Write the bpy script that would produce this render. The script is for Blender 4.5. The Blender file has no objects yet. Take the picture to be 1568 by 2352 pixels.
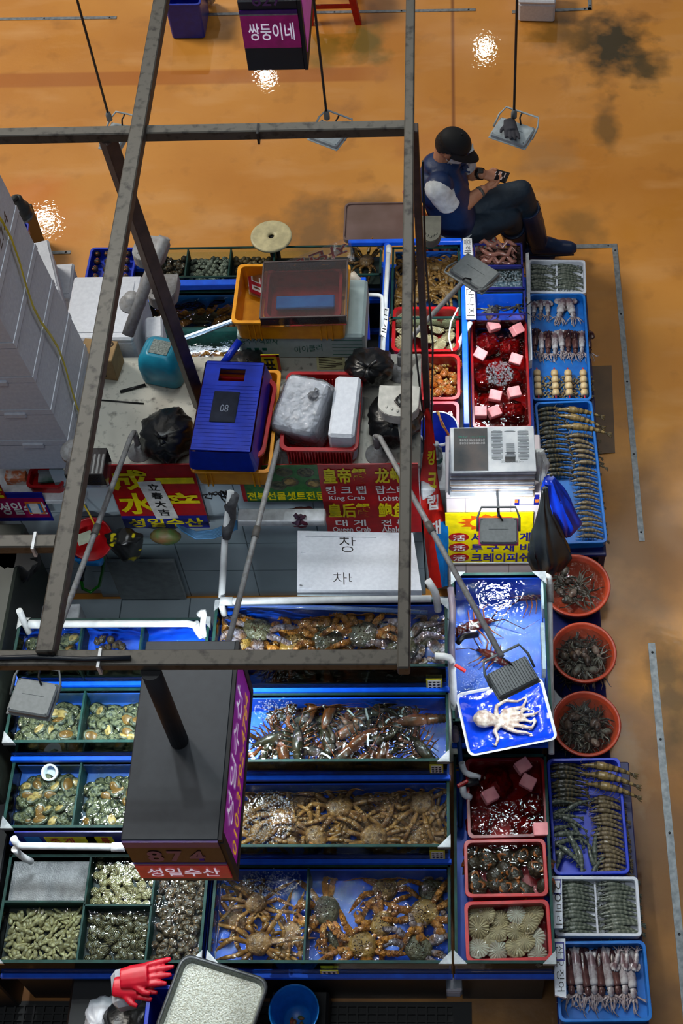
import bpy, bmesh, math, random
from mathutils import Vector as V, Matrix as MX, Euler
C = bpy.context.scene.collection
PI = math.pi
rnd = random.Random(11)
U = rnd.uniform
# ------------------------------------------------------------------ camera
CAMH = 6.6
FPX = 3434.2                                   # focal length in pixels of the 1568x2352 frame
PP = (784 + 163.19, 1176 - 354.7)              # principal point (the photograph is a crop)
_p, _r, _w = (math.radians(a) for a in (53.27574559, 3.33143347, 3.25725229))
_x = V((1, 0, 0)); _f = V((0, math.cos(_p), -math.sin(_p))); _d = V((0, -math.sin(_p), -math.cos(_p)))
_x2 = math.cos(_r)*_x + math.sin(_r)*_d; _d2 = -math.sin(_r)*_x + math.cos(_r)*_d
_Z = MX.Rotation(_w, 3, 'Z')
CX, CD, CF = _Z @ _x2, _Z @ _d2, _Z @ _f
cam = bpy.data.cameras.new('camera')
camo = bpy.data.objects.new('camera', cam); C.objects.link(camo)
camo.matrix_world = MX(((CX.x, -CD.x, -CF.x, 0), (CX.y, -CD.y, -CF.y, 0), (CX.z, -CD.z, -CF.z, CAMH), (0, 0, 0, 1)))
cam.sensor_width = 36; cam.lens = FPX/2352*36
cam.shift_x = -163.19/2352; cam.shift_y = -354.7/2352
cam.clip_end = 60
bpy.context.scene.camera = camo
def at(px, py, z):
    d = CX*((px-PP[0])/FPX) + CD*((py-PP[1])/FPX) + CF
    return V((0, 0, CAMH)) + d*((z-CAMH)/d.z)
# ------------------------------------------------------------------ light
sc = bpy.context.scene
sc.view_settings.view_transform = 'Standard'; sc.view_settings.look = 'None'
sc.view_settings.exposure = 0.0; sc.view_settings.gamma = 1; sc.view_settings.use_curve_mapping = False
cy = sc.cycles
cy.max_bounces = 6; cy.diffuse_bounces = 2; cy.glossy_bounces = 2; cy.transmission_bounces = 2
cy.transparent_max_bounces = 10; cy.caustics_reflective = False; cy.caustics_refractive = False
cy.sample_clamp_indirect = 3.0
w = bpy.data.worlds.new('hall'); sc.world = w; w.use_nodes = True
w.node_tree.nodes['Background'].inputs[0].default_value = (0.55, 0.70, 1.0, 1)
w.node_tree.nodes['Background'].inputs[1].default_value = 0.13
def area(name, loc, power, size, col=(1, 1, 1), tgt=None, sy=None, spread=180):
    l = bpy.data.lights.new(name, 'AREA'); l.energy = power; l.color = col
    l.shape = 'RECTANGLE' if sy else 'SQUARE'; l.size = size
    if sy: l.size_y = sy
    l.spread = math.radians(spread)
    o = bpy.data.objects.new(name, l); C.objects.link(o); o.location = loc
    d = (V(tgt) - V(loc)) if tgt is not None else V((0, 0, -1))
    o.rotation_euler = d.to_track_quat('-Z', 'Y').to_euler()
    return o
WARM = (1, .94, .84); COOL = (.90, .97, 1)
# high-bay lamps of the hall (their mirror images are the white spots on the wet floor)
def mirror_of(px, py, z):
    p = at(px, py, 0); k = 1 + z/CAMH
    return V((p.x*k, p.y*k, z))
for nm, px, py, pw, sz in (('hall_and_glint_lamp', 1113, 113, 40, .17), ('hall_and_glint_lamp', 610, 170, 45, .17), ('hall_and_glint_lamp', 105, 505, 55, .22)):
    L = mirror_of(px, py, 9.0)
    area(nm, L, pw, sz, WARM, (L.x*.7, L.y*.6, 0))
area('hall_and_glint_lamp', (-7.6, 8.4, 9.4), 900, 3.0, WARM, (-1.4, 5.6, 0))
area('hall_and_glint_lamp', (3.4, 9.0, 9.4), 70, 3.0, WARM, (.6, 5.6, 0))
area('hall_and_glint_lamp', (-1.0, .2, 9.4), 95, 2.6, COOL, (-.6, 3.0, 0))
for px, py, z0, pw, sz in ((640, 1885, .74, 26, .34), (1112, 1455, .87, 34, .55), (905, 1690, .91, 24, .34), (640, 2000, .57, 22, .34), (215, 1640, .91, 12, .3), (400, 2120, .57, 14, .3)):  # added lamps, placed and aimed to put glints on the tank water
    p_ = at(px, py, z0); k_ = 1+(9.2-z0)/(CAMH-z0); area('hall_and_glint_lamp', (p_.x*k_, p_.y*k_, 9.2), pw*.14, sz*.45, COOL, (p_.x, p_.y, 0), spread=34)
# ------------------------------------------------------------------ materials
def lin(c):
    return tuple(((v/255)/12.92 if v/255 <= .04045 else ((v/255+.055)/1.055)**2.4) for v in c) + (1,)
MATS = {}
def mat(n, c, rough=.5, metal=0, c2=None, sc_=25, bump=0, emis=0, spec=.5, alpha=1, det=4, lo=.35, hi=.65, coat=0, tex='NOISE', bsc=None, off=(0, 0, 0)):
    if n in MATS: return MATS[n]
    m = bpy.data.materials.new(n); m.use_nodes = True; nt = m.node_tree; b = nt.nodes['Principled BSDF']
    b.inputs['Roughness'].default_value = rough; b.inputs['Metallic'].default_value = metal
    b.inputs['Specular IOR Level'].default_value = spec; b.inputs['Alpha'].default_value = alpha
    b.inputs['Coat Weight'].default_value = coat; b.inputs['Coat Roughness'].default_value = .06
    if c2 is None: c2 = tuple(v*.86 for v in c)
    tc = nt.nodes.new('ShaderNodeTexCoord')
    nz = nt.nodes.new({'NOISE': 'ShaderNodeTexNoise', 'RINGS': 'ShaderNodeTexWave'}[tex])
    nz.inputs['Scale'].default_value = sc_
    nz.inputs['Detail'].default_value = det
    if tex == 'RINGS':
        nz.wave_type = 'RINGS'; nz.rings_direction = 'SPHERICAL'; nz.inputs['Distortion'].default_value = 1.5; mp = nt.nodes.new('ShaderNodeMapping'); mp.inputs['Location'].default_value = off
        nt.links.new(tc.outputs['Object'], mp.inputs[0]); nt.links.new(mp.outputs[0], nz.inputs['Vector'])
    else: nt.links.new(tc.outputs['Object'], nz.inputs['Vector'])
    mr = nt.nodes.new('ShaderNodeMapRange'); mr.inputs[1].default_value = lo; mr.inputs[2].default_value = hi
    nt.links.new(nz.outputs['Fac'], mr.inputs[0])
    mx = nt.nodes.new('ShaderNodeMix'); mx.data_type = 'RGBA'
    mx.inputs[6].default_value = lin(c); mx.inputs[7].default_value = lin(c2)
    nt.links.new(mr.outputs[0], mx.inputs[0]); nt.links.new(mx.outputs[2], b.inputs['Base Color'])
    if bump:
        bp = nt.nodes.new('ShaderNodeBump'); bp.inputs['Strength'].default_value = bump; bp.inputs['Distance'].default_value = .01
        src = nz
        if bsc:
            src = nt.nodes.new('ShaderNodeTexNoise'); src.inputs['Scale'].default_value = bsc; src.inputs['Detail'].default_value = 3
            nt.links.new(tc.outputs['Object'], src.inputs['Vector'])
        nt.links.new(src.outputs[0], bp.inputs['Height']); nt.links.new(bp.outputs[0], b.inputs['Normal'])
    if emis:
        nt.links.new(mx.outputs[2], b.inputs['Emission Color']); b.inputs['Emission Strength'].default_value = emis
    MATS[n] = m
    return m
def clear(n, tint=(1, 1, 1), bump=0, scale=30, rough=.03, ior=1.33, gl=1.0, haze=0, hcol=(200, 215, 225)):
    """see-through material (water, glass, film): clear body with a Fresnel reflection"""
    if n in MATS: return MATS[n]
    m = bpy.data.materials.new(n); m.use_nodes = True; nt = m.node_tree; nt.nodes.remove(nt.nodes['Principled BSDF'])
    out = nt.nodes['Material Output']; N = nt.nodes.new; L = nt.links.new
    tr = N('ShaderNodeBsdfTransparent'); tr.inputs[0].default_value = tint + (1,)
    g = N('ShaderNodeBsdfGlossy'); g.inputs['Roughness'].default_value = rough; g.inputs['Color'].default_value = (gl, gl, gl, 1)
    fr = N('ShaderNodeFresnel'); fr.inputs[0].default_value = ior
    mx = N('ShaderNodeMixShader'); body = tr
    if haze:
        df = N('ShaderNodeBsdfDiffuse'); df.inputs[0].default_value = lin(hcol)
        hx = N('ShaderNodeMixShader'); hx.inputs[0].default_value = haze
        L(tr.outputs[0], hx.inputs[1]); L(df.outputs[0], hx.inputs[2]); body = hx
    L(fr.outputs[0], mx.inputs[0]); L(body.outputs[0], mx.inputs[1]); L(g.outputs[0], mx.inputs[2]); L(mx.outputs[0], out.inputs[0])
    if bump:
        tc = N('ShaderNodeTexCoord'); nz = N('ShaderNodeTexNoise'); nz.inputs['Scale'].default_value = scale; nz.inputs['Detail'].default_value = 2.5
        bp = N('ShaderNodeBump'); bp.inputs['Strength'].default_value = bump; bp.inputs['Distance'].default_value = .02
        L(tc.outputs['Object'], nz.inputs['Vector']); L(nz.outputs[0], bp.inputs['Height'])
        L(bp.outputs[0], g.inputs['Normal']); L(bp.outputs[0], fr.inputs['Normal'])
    MATS[n] = m
    return m
# ------------------------------------------------------------------ mesh building
class MB:
    def __init__(s): s.v = []; s.f = []; s.m = []; s.s = []; s.mi = 0; s.X = None
    def add(s, vs, fs, sm=False):
        k = len(s.v)
        for p in vs:
            p = V(p); s.v.append(s.X @ p if s.X else p)
        for f in fs:
            s.f.append([i+k for i in f]); s.m.append(s.mi); s.s.append(sm)
        return s
    def box(s, c, d, R=None, bev=0):
        c = V(c); hx, hy, hz = (a/2 for a in d); R = R or MX.Identity(3)
        if bev <= 0:
            vs = [c + R @ V((x*hx, y*hy, z*hz)) for x in (-1, 1) for y in (-1, 1) for z in (-1, 1)]
            return s.add(vs, [(0, 1, 3, 2), (4, 6, 7, 5), (0, 4, 5, 1), (2, 3, 7, 6), (0, 2, 6, 4), (1, 5, 7, 3)])
        b = min(bev, hx*.98, hy*.98, hz*.98); vs = []; ix = {}
        for x in (-1, 1):
            for y in (-1, 1):
                for z in (-1, 1):
                    for a in range(3):
                        q = [x*(hx-b), y*(hy-b), z*(hz-b)]
                        q[a] = (x*hx, y*hy, z*hz)[a]
                        ix[x, y, z, a] = len(vs); vs.append(c + R @ V(q))
        fs = []
        for a in range(3):
            u, w_ = (a+1) % 3, (a+2) % 3
            for sg in (-1, 1):
                q = []
                for i, j in ((-1, -1), (1, -1), (1, 1), (-1, 1)):
                    k = [0, 0, 0]; k[a] = sg; k[u] = i; k[w_] = j; q.append(ix[k[0], k[1], k[2], a])
                fs.append(q)
            for i in (-1, 1):
                for j in (-1, 1):
                    k0 = [0, 0, 0]; k0[u] = i; k0[w_] = j; k1 = k0[:]; k0[a] = -1; k1[a] = 1
                    fs.append((ix[(*k0, u)], ix[(*k1, u)], ix[(*k1, w_)], ix[(*k0, w_)]))
        for x in (-1, 1):
            for y in (-1, 1):
                for z in (-1, 1): fs.append([ix[x, y, z, a] for a in range(3)])
        return s.add(vs, fs)
    def hexa(s, b, t): return s.add(list(b)+list(t), [(3, 2, 1, 0), (4, 5, 6, 7), (0, 1, 5, 4), (1, 2, 6, 5), (2, 3, 7, 6), (3, 0, 4, 7)])
    def loft(s, rings, c0=True, c1=True, sm=True, closed=True):
        n = len(rings[0]); vs = [p for r in rings for p in r]; fs = []
        for i in range(len(rings)-1):
            for j in range(n if closed else n-1):
                k = (j+1) % n; fs.append((i*n+j, i*n+k, (i+1)*n+k, (i+1)*n+j))
        s.add(vs, fs, sm)
        k = len(s.v)-len(vs)
        if c0: s.f.append([k+j for j in range(n)][::-1]); s.m.append(s.mi); s.s.append(False)
        if c1: s.f.append([k+(len(rings)-1)*n+j for j in range(n)]); s.m.append(s.mi); s.s.append(False)
        return s
    def tube(s, pts, r, n=8, cap=True, fl=1, up=None):
        pts = [V(p) for p in pts]; m = len(pts)
        rs = list(r) if hasattr(r, '__len__') else [r]*m
        t0 = (pts[1]-pts[0]).normalized()
        a = V(up) if up else (V((0, 0, 1)) if abs(t0.z) < .9 else V((1, 0, 0)))
        rings = []
        for i in range(m):
            t = (pts[min(i+1, m-1)]-pts[max(i-1, 0)])
            t = t.normalized() if t.length > 1e-9 else t0
            a = (a - t*a.dot(t)); a = a.normalized() if a.length > 1e-6 else t.orthogonal().normalized()
            b = t.cross(a)
            rings.append([pts[i] + (a*math.sin(2*PI*k/n)*fl + b*math.cos(2*PI*k/n))*rs[i] for k in range(n)])
        return s.loft(rings, cap, cap)
    def lathe(s, prof, c=(0, 0, 0), n=28, R=None, c0=False, c1=False, sx=1, sy=1):
        c = V(c); R = R or MX.Identity(3)
        return s.loft([[c + R @ V((r*sx*math.cos(2*PI*k/n), r*sy*math.sin(2*PI*k/n), z)) for k in range(n)] for r, z in prof], c0, c1)
    def ell(s, c, r, R=None, n=12, m=8, f=None):
        c = V(c); R = R or MX.Identity(3); rx, ry, rz = r if hasattr(r, '__len__') else (r, r, r); rings = []
        for i in range(m+1):
            th = PI*i/m; th = max(.02, min(PI-.02, th)); q = []
            for k in range(n):
                ph = 2*PI*k/n; u = V((math.sin(th)*math.cos(ph), math.sin(th)*math.sin(ph), math.cos(th)))
                g = f(u) if f else 1
                q.append(c + R @ V((u.x*rx*g, u.y*ry*g, u.z*rz*g)))
            rings.append(q)
        return s.loft(rings, True, True)
    def poly(s, pts, th, nrm=None):
        pts = [V(p) for p in pts]; n = len(pts)
        if nrm is None: nrm = (pts[1]-pts[0]).cross(pts[2]-pts[1]).normalized()
        b = [p - V(nrm)*th for p in pts]
        return s.add(pts+b, [list(range(n)), list(range(2*n-1, n-1, -1))] + [(i, i+n, (i+1) % n+n, (i+1) % n) for i in range(n)])
def mesh_of(mb, name, mats):
    me = bpy.data.meshes.new(name); me.from_pydata([tuple(p) for p in mb.v], [], mb.f)
    for m in (mats if isinstance(mats, (list, tuple)) else [mats]): me.materials.append(m)
    me.polygons.foreach_set('material_index', mb.m); me.polygons.foreach_set('use_smooth', mb.s)
    b = bmesh.new(); b.from_mesh(me); bmesh.ops.recalc_face_normals(b, faces=b.faces); b.to_mesh(me); b.free()
    me.update(); return me
def wm(o):
    m = o.matrix_basis.copy()
    while o.parent: o = o.parent; m = o.matrix_basis @ m
    return m
def tag(o, cat, label, group=None, kind=None):
    if label: o['label'] = label
    if cat: o['category'] = cat
    if group: o['group'] = group
    if kind: o['kind'] = kind
    return o
def T(name, cat, label, loc=(0, 0, 0), rz=0, group=None):
    o = bpy.data.objects.new(name, None); C.objects.link(o); o.empty_display_size = .05
    o.location = loc; o.rotation_euler = (0, 0, rz)
    return tag(o, cat, label, group)
def O(mb, name, mats, parent=None, local=False, label=None, kind=None):
    """one part mesh; vertices in world space unless local"""
    if parent is not None and not local:
        iv = wm(parent).inverted(); mb.v = [iv @ p for p in mb.v]
    o = bpy.data.objects.new(name, mesh_of(mb, name, mats)); C.objects.link(o)
    if parent is not None: o.parent = parent
    if label: o['label'] = label
    if kind: o['kind'] = kind
    return o
def S(mb, name, cat, label, mats, group=None, kind=None):
    """a thing that is one mesh, origin at its base"""
    lo = V([min(p[i] for p in mb.v) for i in range(3)]); hi = V([max(p[i] for p in mb.v) for i in range(3)])
    b = V(((lo.x+hi.x)/2, (lo.y+hi.y)/2, lo.z)); mb.v = [p-b for p in mb.v]
    o = O(mb, name, mats); o.location = b
    return tag(o, cat, label, group, kind)
def ST(mb, name, mats): return S(mb, name, None, None, mats, None, 'structure')
def dup(root, loc=None, rot=None, s=None, label=None, group=None, cat=None):
    def cp(o, p):
        c = o.copy(); C.objects.link(c)
        if p: c.parent = p
        for ch in KIDS.get(o.name, ()): cp(ch, c)
        return c
    r = cp(root, None)
    if loc is not None: r.location = loc
    if rot is not None: r.rotation_euler = rot
    if s is not None: r.scale = s if hasattr(s, '__len__') else (s, s, s)
    if label: r['label'] = label
    if group: r['group'] = group
    if cat: r['category'] = cat
    return r
KIDS = {}
def proto(root):
    """remember the tree of a first instance so that dup() can copy it"""
    def go(o):
        KIDS[o.name] = list(o.children)
        for c_ in o.children: go(c_)
    go(root); return root
def rect(tl, tr, br, bl, z):
    a, b, c, d = (at(*p, z) for p in (tl, tr, br, bl))
    ce = (a+b+c+d)/4; ux = ((b-a)+(c-d))/2; uy = ((a-d)+(b-c))/2
    return ce, ux.length, uy.length, math.atan2(ux.y, ux.x)
def rr(w_, d, r, z, n=4):
    r = min(r, w_/2*.99, d/2*.99); q = []
    for cx, cy_, a0 in ((1, 1, 0), (-1, 1, 90), (-1, -1, 180), (1, -1, 270)):
        for k in range(n+1):
            a = math.radians(a0+90*k/n); q.append(V((cx*(w_/2-r)+r*math.cos(a), cy_*(d/2-r)+r*math.sin(a), z)))
    return q
def tray_mb(w_, d, h, taper=.02, wall=.004, rim=.012, rh=.01, r=.03, mb=None, floor=.004):
    """open tub: base at z=0, rim at z=h"""
    mb = mb or MB()
    mb.loft([rr(w_-2*taper, d-2*taper, r, 0), rr(w_-2*rim, d-2*rim, r, h-rh), rr(w_, d, r+.005, h-rh), rr(w_, d, r+.005, h-.001),
             rr(w_-.004, d-.004, r, h), rr(w_-2*rim-2*wall, d-2*rim-2*wall, r, h), rr(w_-2*rim-2*wall-.002, d-2*rim-2*wall-.002, r, h-.003),
             rr(w_-2*taper-2*wall, d-2*taper-2*wall, r, floor)], True, True, False)
    return mb
_dg = None
def text_mesh(s, bold=0.0, ext=.0):
    cu = bpy.data.curves.new('lettering', 'FONT'); cu.body = s; cu.offset = bold; cu.resolution_u = 3; cu.extrude = ext
    o = bpy.data.objects.new('lettering', cu); C.objects.link(o)
    dg = bpy.context.evaluated_depsgraph_get(); dg.update()
    me = bpy.data.meshes.new_from_object(o.evaluated_get(dg)); bpy.data.objects.remove(o); bpy.data.curves.remove(cu)
    return me
def text(s, m, parent, o, x, y, bold=.02, lift=.0012, name='lettering', fit=True, label=None):
    """flat letters: o = world lower-left corner, x and y = world vectors spanning the text box"""
    me = text_mesh(s, bold); x, y, o = V(x), V(y), V(o); n = x.cross(y).normalized()
    co = [v.co.copy() for v in me.vertices]
    x0, x1 = min(c.x for c in co), max(c.x for c in co); y0, y1 = min(c.y for c in co), max(c.y for c in co)
    kx = 1/max(x1-x0, 1e-6); ky = 1/max(y1-y0, 1e-6); iv = wm(parent).inverted() if parent else MX.Identity(4)
    for v, c in zip(me.vertices, co): v.co = iv @ (o + x*((c.x-x0)*kx) + y*((c.y-y0)*ky) + n*lift)
    me.materials.clear(); me.materials.append(m)
    for p in me.polygons: p.material_index = 0
    me.name = name
    ob = bpy.data.objects.new(name, me); C.objects.link(ob)
    if parent: ob.parent = parent
    if label: ob['label'] = label
    return ob
# ------------------------------------------------------------------ palette
BLUE = mat('blue_paint', (10, 96, 240), .35, c2=(6, 84, 222))
BLUEF = mat('blue_liner', (14, 94, 232), .4, c2=(8, 78, 212), sc_=9)
DARK = mat('dark_panel', (14, 16, 20), .5)
STEEL = mat('galvanised', (150, 156, 160), .45, .6, c2=(120, 126, 130), sc_=40)
GLASS = clear('glass', (.90, .97, .95), rough=.02, ior=1.25, gl=.8)
GEDGE = mat('glass_edge', (12, 46, 42), .55, spec=.2, c2=(18, 62, 56))
WATER = clear('water', (.86, .96, .97), bump=.35, scale=26, rough=.03)
WATERB = clear('water_rough', (.84, .95, .96), bump=.9, scale=55, rough=.04)
PVC = mat('pvc_white', (222, 226, 228), .35, c2=(205, 210, 212))
PVCG = mat('pvc_grey', (150, 150, 152), .45, c2=(128, 126, 124), sc_=60)
WHITE = mat('white_plastic', (226, 230, 234), .4)
BLACK = mat('black_plastic', (14, 14, 16), .4)
REDP = mat('red_plastic', (176, 10, 18), .32, c2=(150, 8, 16))
YELP = mat('yellow_plastic', (236, 158, 8), .38, c2=(222, 142, 6))
BLUP = mat('blue_plastic', (0, 44, 176), .3, c2=(0, 36, 156))
SKYP = mat('sky_blue_plastic', (20, 126, 206), .35, c2=(14, 108, 188))
STYRO = mat('styrofoam', (214, 219, 228), .65, c2=(203, 208, 218), sc_=60, bump=.15)
RUST = mat('rusty_steel', (78, 74, 67), .55, .25, c2=(36, 31, 27), sc_=34, lo=.52, hi=.70, det=8)
RUSTB = mat('brown_steel', (78, 62, 54), .45, .25, c2=(58, 44, 40), sc_=20)
# ------------------------------------------------------------------ floor
def floor_mat():
    m = bpy.data.materials.new('epoxy_floor'); m.use_nodes = True; nt = m.node_tree; b = nt.nodes['Principled BSDF']
    N = nt.nodes.new; L = nt.links.new
    geo = N('ShaderNodeNewGeometry')
    def noise(s, d=5, st=None):
        n = N('ShaderNodeTexNoise'); n.inputs['Scale'].default_value = s; n.inputs['Detail'].default_value = d
        if st:
            mp = N('ShaderNodeMapping'); mp.inputs['Scale'].default_value = st; L(geo.outputs['Position'], mp.inputs[0]); L(mp.outputs[0], n.inputs['Vector'])
        else: L(geo.outputs['Position'], n.inputs['Vector'])
        return n.outputs[0]
    def rng(x, a, c, lo=0, hi=1):
        r = N('ShaderNodeMapRange'); r.inputs[1].default_value = a; r.inputs[2].default_value = c; r.inputs[3].default_value = lo; r.inputs[4].default_value = hi
        L(x, r.inputs[0]); return r.outputs[0]
    def math_(op, x, y):
        k = N('ShaderNodeMath'); k.operation = op
        for i, q in enumerate((x, y)):
            if isinstance(q, (int, float)): k.inputs[i].default_value = q
            else: L(q, k.inputs[i])
        return k.outputs[0]
    def mix(f, a, c):
        k = N('ShaderNodeMix'); k.data_type = 'RGBA'
        L(f, k.inputs[0])
        for i, q in ((6, a), (7, c)):
            if isinstance(q, tuple): k.inputs[i].default_value = lin(q)
            else: L(q, k.inputs[i])
        return k.outputs[2]
    col = mix(rng(noise(.9, 6), .35, .65), (226, 156, 66), (204, 132, 44))
    col = mix(rng(noise(3.2, 7, (.5, 1.6, 1)), .52, .72, 0, .75), col, (226, 164, 94))
    col = mix(rng(noise(5, 8), .56, .8, 0, .55), col, (142, 88, 30))
    sep = N('ShaderNodeSeparateXYZ'); L(geo.outputs['Position'], sep.inputs[0])
    def stain_and_shade(px, py, rx, ry, c, k=.9, ns=7):  # ragged colour patch: floor dirt, and in places dimmer light painted in
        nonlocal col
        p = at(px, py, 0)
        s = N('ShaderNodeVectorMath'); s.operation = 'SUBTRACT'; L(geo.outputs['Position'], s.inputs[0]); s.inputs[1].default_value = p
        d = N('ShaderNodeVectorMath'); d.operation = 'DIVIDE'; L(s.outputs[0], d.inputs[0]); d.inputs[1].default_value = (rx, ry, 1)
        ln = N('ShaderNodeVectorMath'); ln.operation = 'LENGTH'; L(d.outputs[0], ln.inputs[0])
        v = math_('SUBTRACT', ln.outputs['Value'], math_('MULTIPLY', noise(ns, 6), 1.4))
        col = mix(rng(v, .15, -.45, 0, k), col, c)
    stain_and_shade(1400, 100, .36, .5, (44, 44, 16), .95)
    stain_and_shade(1480, 150, .22, .3, (60, 54, 18), .85)
    stain_and_shade(1290, 80, .3, .3, (120, 84, 22), .8)
    stain_and_shade(840, 100, .22, .3, (112, 96, 26), .85)
    stain_and_shade(750, 120, .2, .3, (130, 104, 30), .7)
    stain_and_shade(720, 520, .35, .35, (120, 92, 56), .75)
    stain_and_shade(860, 500, .3, .3, (110, 86, 50), .7)
    stain_and_shade(1390, 290, .12, .3, (96, 76, 36), .7)
    stain_and_shade(1250, 360, .3, .25, (180, 130, 74), .6)
    stain_and_shade(1330, 530, .2, .25, (140, 100, 44), .7)
    stain_and_shade(1500, 1250, .5, .9, (140, 92, 36), .8, 3)  # brown wear, with the weaker light on the right-hand floor painted in
    stain_and_shade(1500, 1900, .5, 1.0, (124, 82, 34), .85, 2)  # same to the front: worn brown plus painted-in dimness
    stain_and_shade(1350, 2320, .9, .35, (120, 80, 34), .85, 3)
    stain_and_shade(150, 2320, .8, .3, (140, 84, 30), .8, 3)
    stain_and_shade(1430, 800, .2, .9, (176, 116, 44), .7, 3)
    stain_and_shade(60, 480, .5, .4, (216, 124, 24), .8, 3)
    stain_and_shade(700, 2310, .7, .2, (128, 80, 34), .8, 3)
    stain_and_shade(1440, 1760, .12, .3, (176, 140, 96), .6, 12)
    stain_and_shade(1450, 2100, .12, .5, (96, 62, 22), .7)
    stain_and_shade(1540, 1600, .15, .5, (104, 76, 24), .8)
    stain_and_shade(1300, 2300, .5, .12, (120, 76, 30), .8)
    stain_and_shade(1000, 330, .5, .35, (206, 130, 54), .6, 4)
    xs = at(1040, 150, 0).x
    seam = rng(math_('ABSOLUTE', math_('SUBTRACT', sep.outputs[0], xs), 0), .004, .016, 1, 0)
    seam = math_('MULTIPLY', seam, rng(sep.outputs[1], 5.6, 5.7, 0, 1)); col = mix(math_('MULTIPLY', seam, .8), col, (128, 68, 14))
    yb = at(300, 180, 0).y
    band = rng(math_('ABSOLUTE', math_('SUBTRACT', sep.outputs[1], yb), 0), .055, .075, 1, 0)
    band = math_('MULTIPLY', band, rng(sep.outputs[0], -.7, -.4, 1, 0))
    col = mix(math_('MULTIPLY', band, .7), col, (178, 98, 22))
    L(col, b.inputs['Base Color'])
    L(rng(noise(2.2, 4), .35, .65, .30, .55), b.inputs['Roughness'])
    L(rng(noise(1.7, 6), .42, .58, .25, 1), b.inputs['Coat Weight']); b.inputs['Coat Roughness'].default_value = .007; b.inputs['Coat IOR'].default_value = 1.4
    b2 = N('ShaderNodeBump'); b2.inputs['Strength'].default_value = .014; b2.inputs['Distance'].default_value = .02; L(noise(40, 2), b2.inputs['Height']); L(b2.outputs[0], b.inputs['Coat Normal'])
    bp = N('ShaderNodeBump'); bp.inputs['Strength'].default_value = .05; bp.inputs['Distance'].default_value = .02
    L(noise(26, 3), bp.inputs['Height']); L(bp.outputs[0], b.inputs['Normal'])
    b.inputs['Specular IOR Level'].default_value = .5
    return m
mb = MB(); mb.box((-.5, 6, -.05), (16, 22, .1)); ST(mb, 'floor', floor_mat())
mb = MB(); mb.box((-.5, 6, 10.05), (16, 22, .1)); ST(mb, 'ceiling', mat('hall_ceiling', (70, 74, 80), .8))
# steel drain and edging strips let into the floor
def strip(n, pts, w_, z=.004):
    mb = MB(); P = [at(x, y, 0) for x, y in pts]
    for a, b in zip(P, P[1:]):
        d = b-a; R = MX.Rotation(math.atan2(d.y, d.x), 3, 'Z'); mb.box(((a+b)/2)+V((0, 0, z/2)), (d.length+w_*.9, w_, z), R)
        k = max(1, int(d.length/.45))
        mb.mi = 1
        for i in range(k+1):
            q = a + d*((i+.08)/(k+.16)); mb.lathe([(.006, z), (.006, z+.002), (.001, z+.0025)], q, 8)
        mb.mi = 0
    ST(mb, n, [STEEL, DARK])
strip('trim_1', [(-60, 45), (264, 41)], .026)
strip('trim_2', [(450, 34), (1088, 23)], .024)
strip('trim_3', [(1200, 570), (1411, 565), (1473, 1238)], .03)
strip('trim_4', [(1496, 1484), (1585, 2420)], .034)
strip('trim_5', [(60, 582), (158, 580)], .024)
strip('trim_6', [(1180, 28), (1354, 21), (1352, -90)], .026)
# ------------------------------------------------------------------ overhead steel frame (one welded grid, its members are parts)
ZF = 2.97
fr = T('steel_frame', 'frame', 'rust-specked grey steel grid overhead that spans the whole stall', (-.15, 1.7, ZF))
def beam(p, q, w_, h, name, z=ZF, over=0):
    a, b = at(*p, z), at(*q, z); d = b-a; mb = MB()
    R = MX.Rotation(math.atan2(d.y, d.x), 3, 'Z')
    mb.box((a+b)/2 - V((0, 0, h/2)), (d.length+over, w_, h), R, .004)
    mb.mi = 1
    return O(mb, name, RUST, fr)
beam((400, -190), (101, 1497), .05, .05, 'long_tube', ZF+.03)
beam((944, -190), (926, 1534), .033, .045, 'long_tube', ZF+.012)
beam((-90, 304), (932, 284), .042, .045, 'cross_tube')
beam((-90, 1510), (936, 1508), .046, .035, 'cross_tube')
beam((-90, 1242), (128, 1241), .042, .04, 'cross_tube')
mb = MB(); a = at(951, 292, ZF-.04)
mb.box((a.x, a.y, (a.z+.03)/2), (.028, .045, a.z-.03), None, .003); O(mb, 'post', RUSTB, fr)
mb = MB(); a, b = at(247, 318, ZF-.04), at(462, 935, 1.2)
R = (b-a).to_track_quat('Z', 'Y').to_matrix(); mb.box((a+b)/2, (.05, .05, (b-a).length), R, .003); O(mb, 'post', RUSTB, fr)
for px, py in ((228, 1512), (78, 1243)):                     # cable ties
    a = at(px, py, ZF); mb = MB(); mb.box(a + V((0, 0, -.018)), (.008, .056, .046)); O(mb, 'cable_tie', WHITE, fr)
mb = MB(); a, b = at(-60, 1513, ZF+.006), at(300, 1511, ZF+.006)
mb.tube([a, a.lerp(b, .4)+V((0, .004, 0)), a.lerp(b, .7)-V((0, .003, 0)), b], .007, 8)
O(mb, 'cable', mat('navy_cable', (14, 22, 34), .4), fr)
mb = MB(); a = at(592, 297, ZF); mb.box(a + V((0, 0, -.022)), (.008, .05, .052)); O(mb, 'cable_tie', BLACK, fr)
for dx in (-.026, .026):
    mb = MB(); a = at(951, 300, ZF-.05); mb.tube([(a.x+dx, a.y-.03, 2.8), (a.x+dx*.8, a.y-.035, 2.3), (a.x+dx*1.4, a.y-.04, 1.75), (a.x+dx*.7, a.y-.03, 1.2), (a.x+dx, a.y-.02, .9)], .0045, 6)
    O(mb, 'cable', BLACK, fr)
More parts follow.
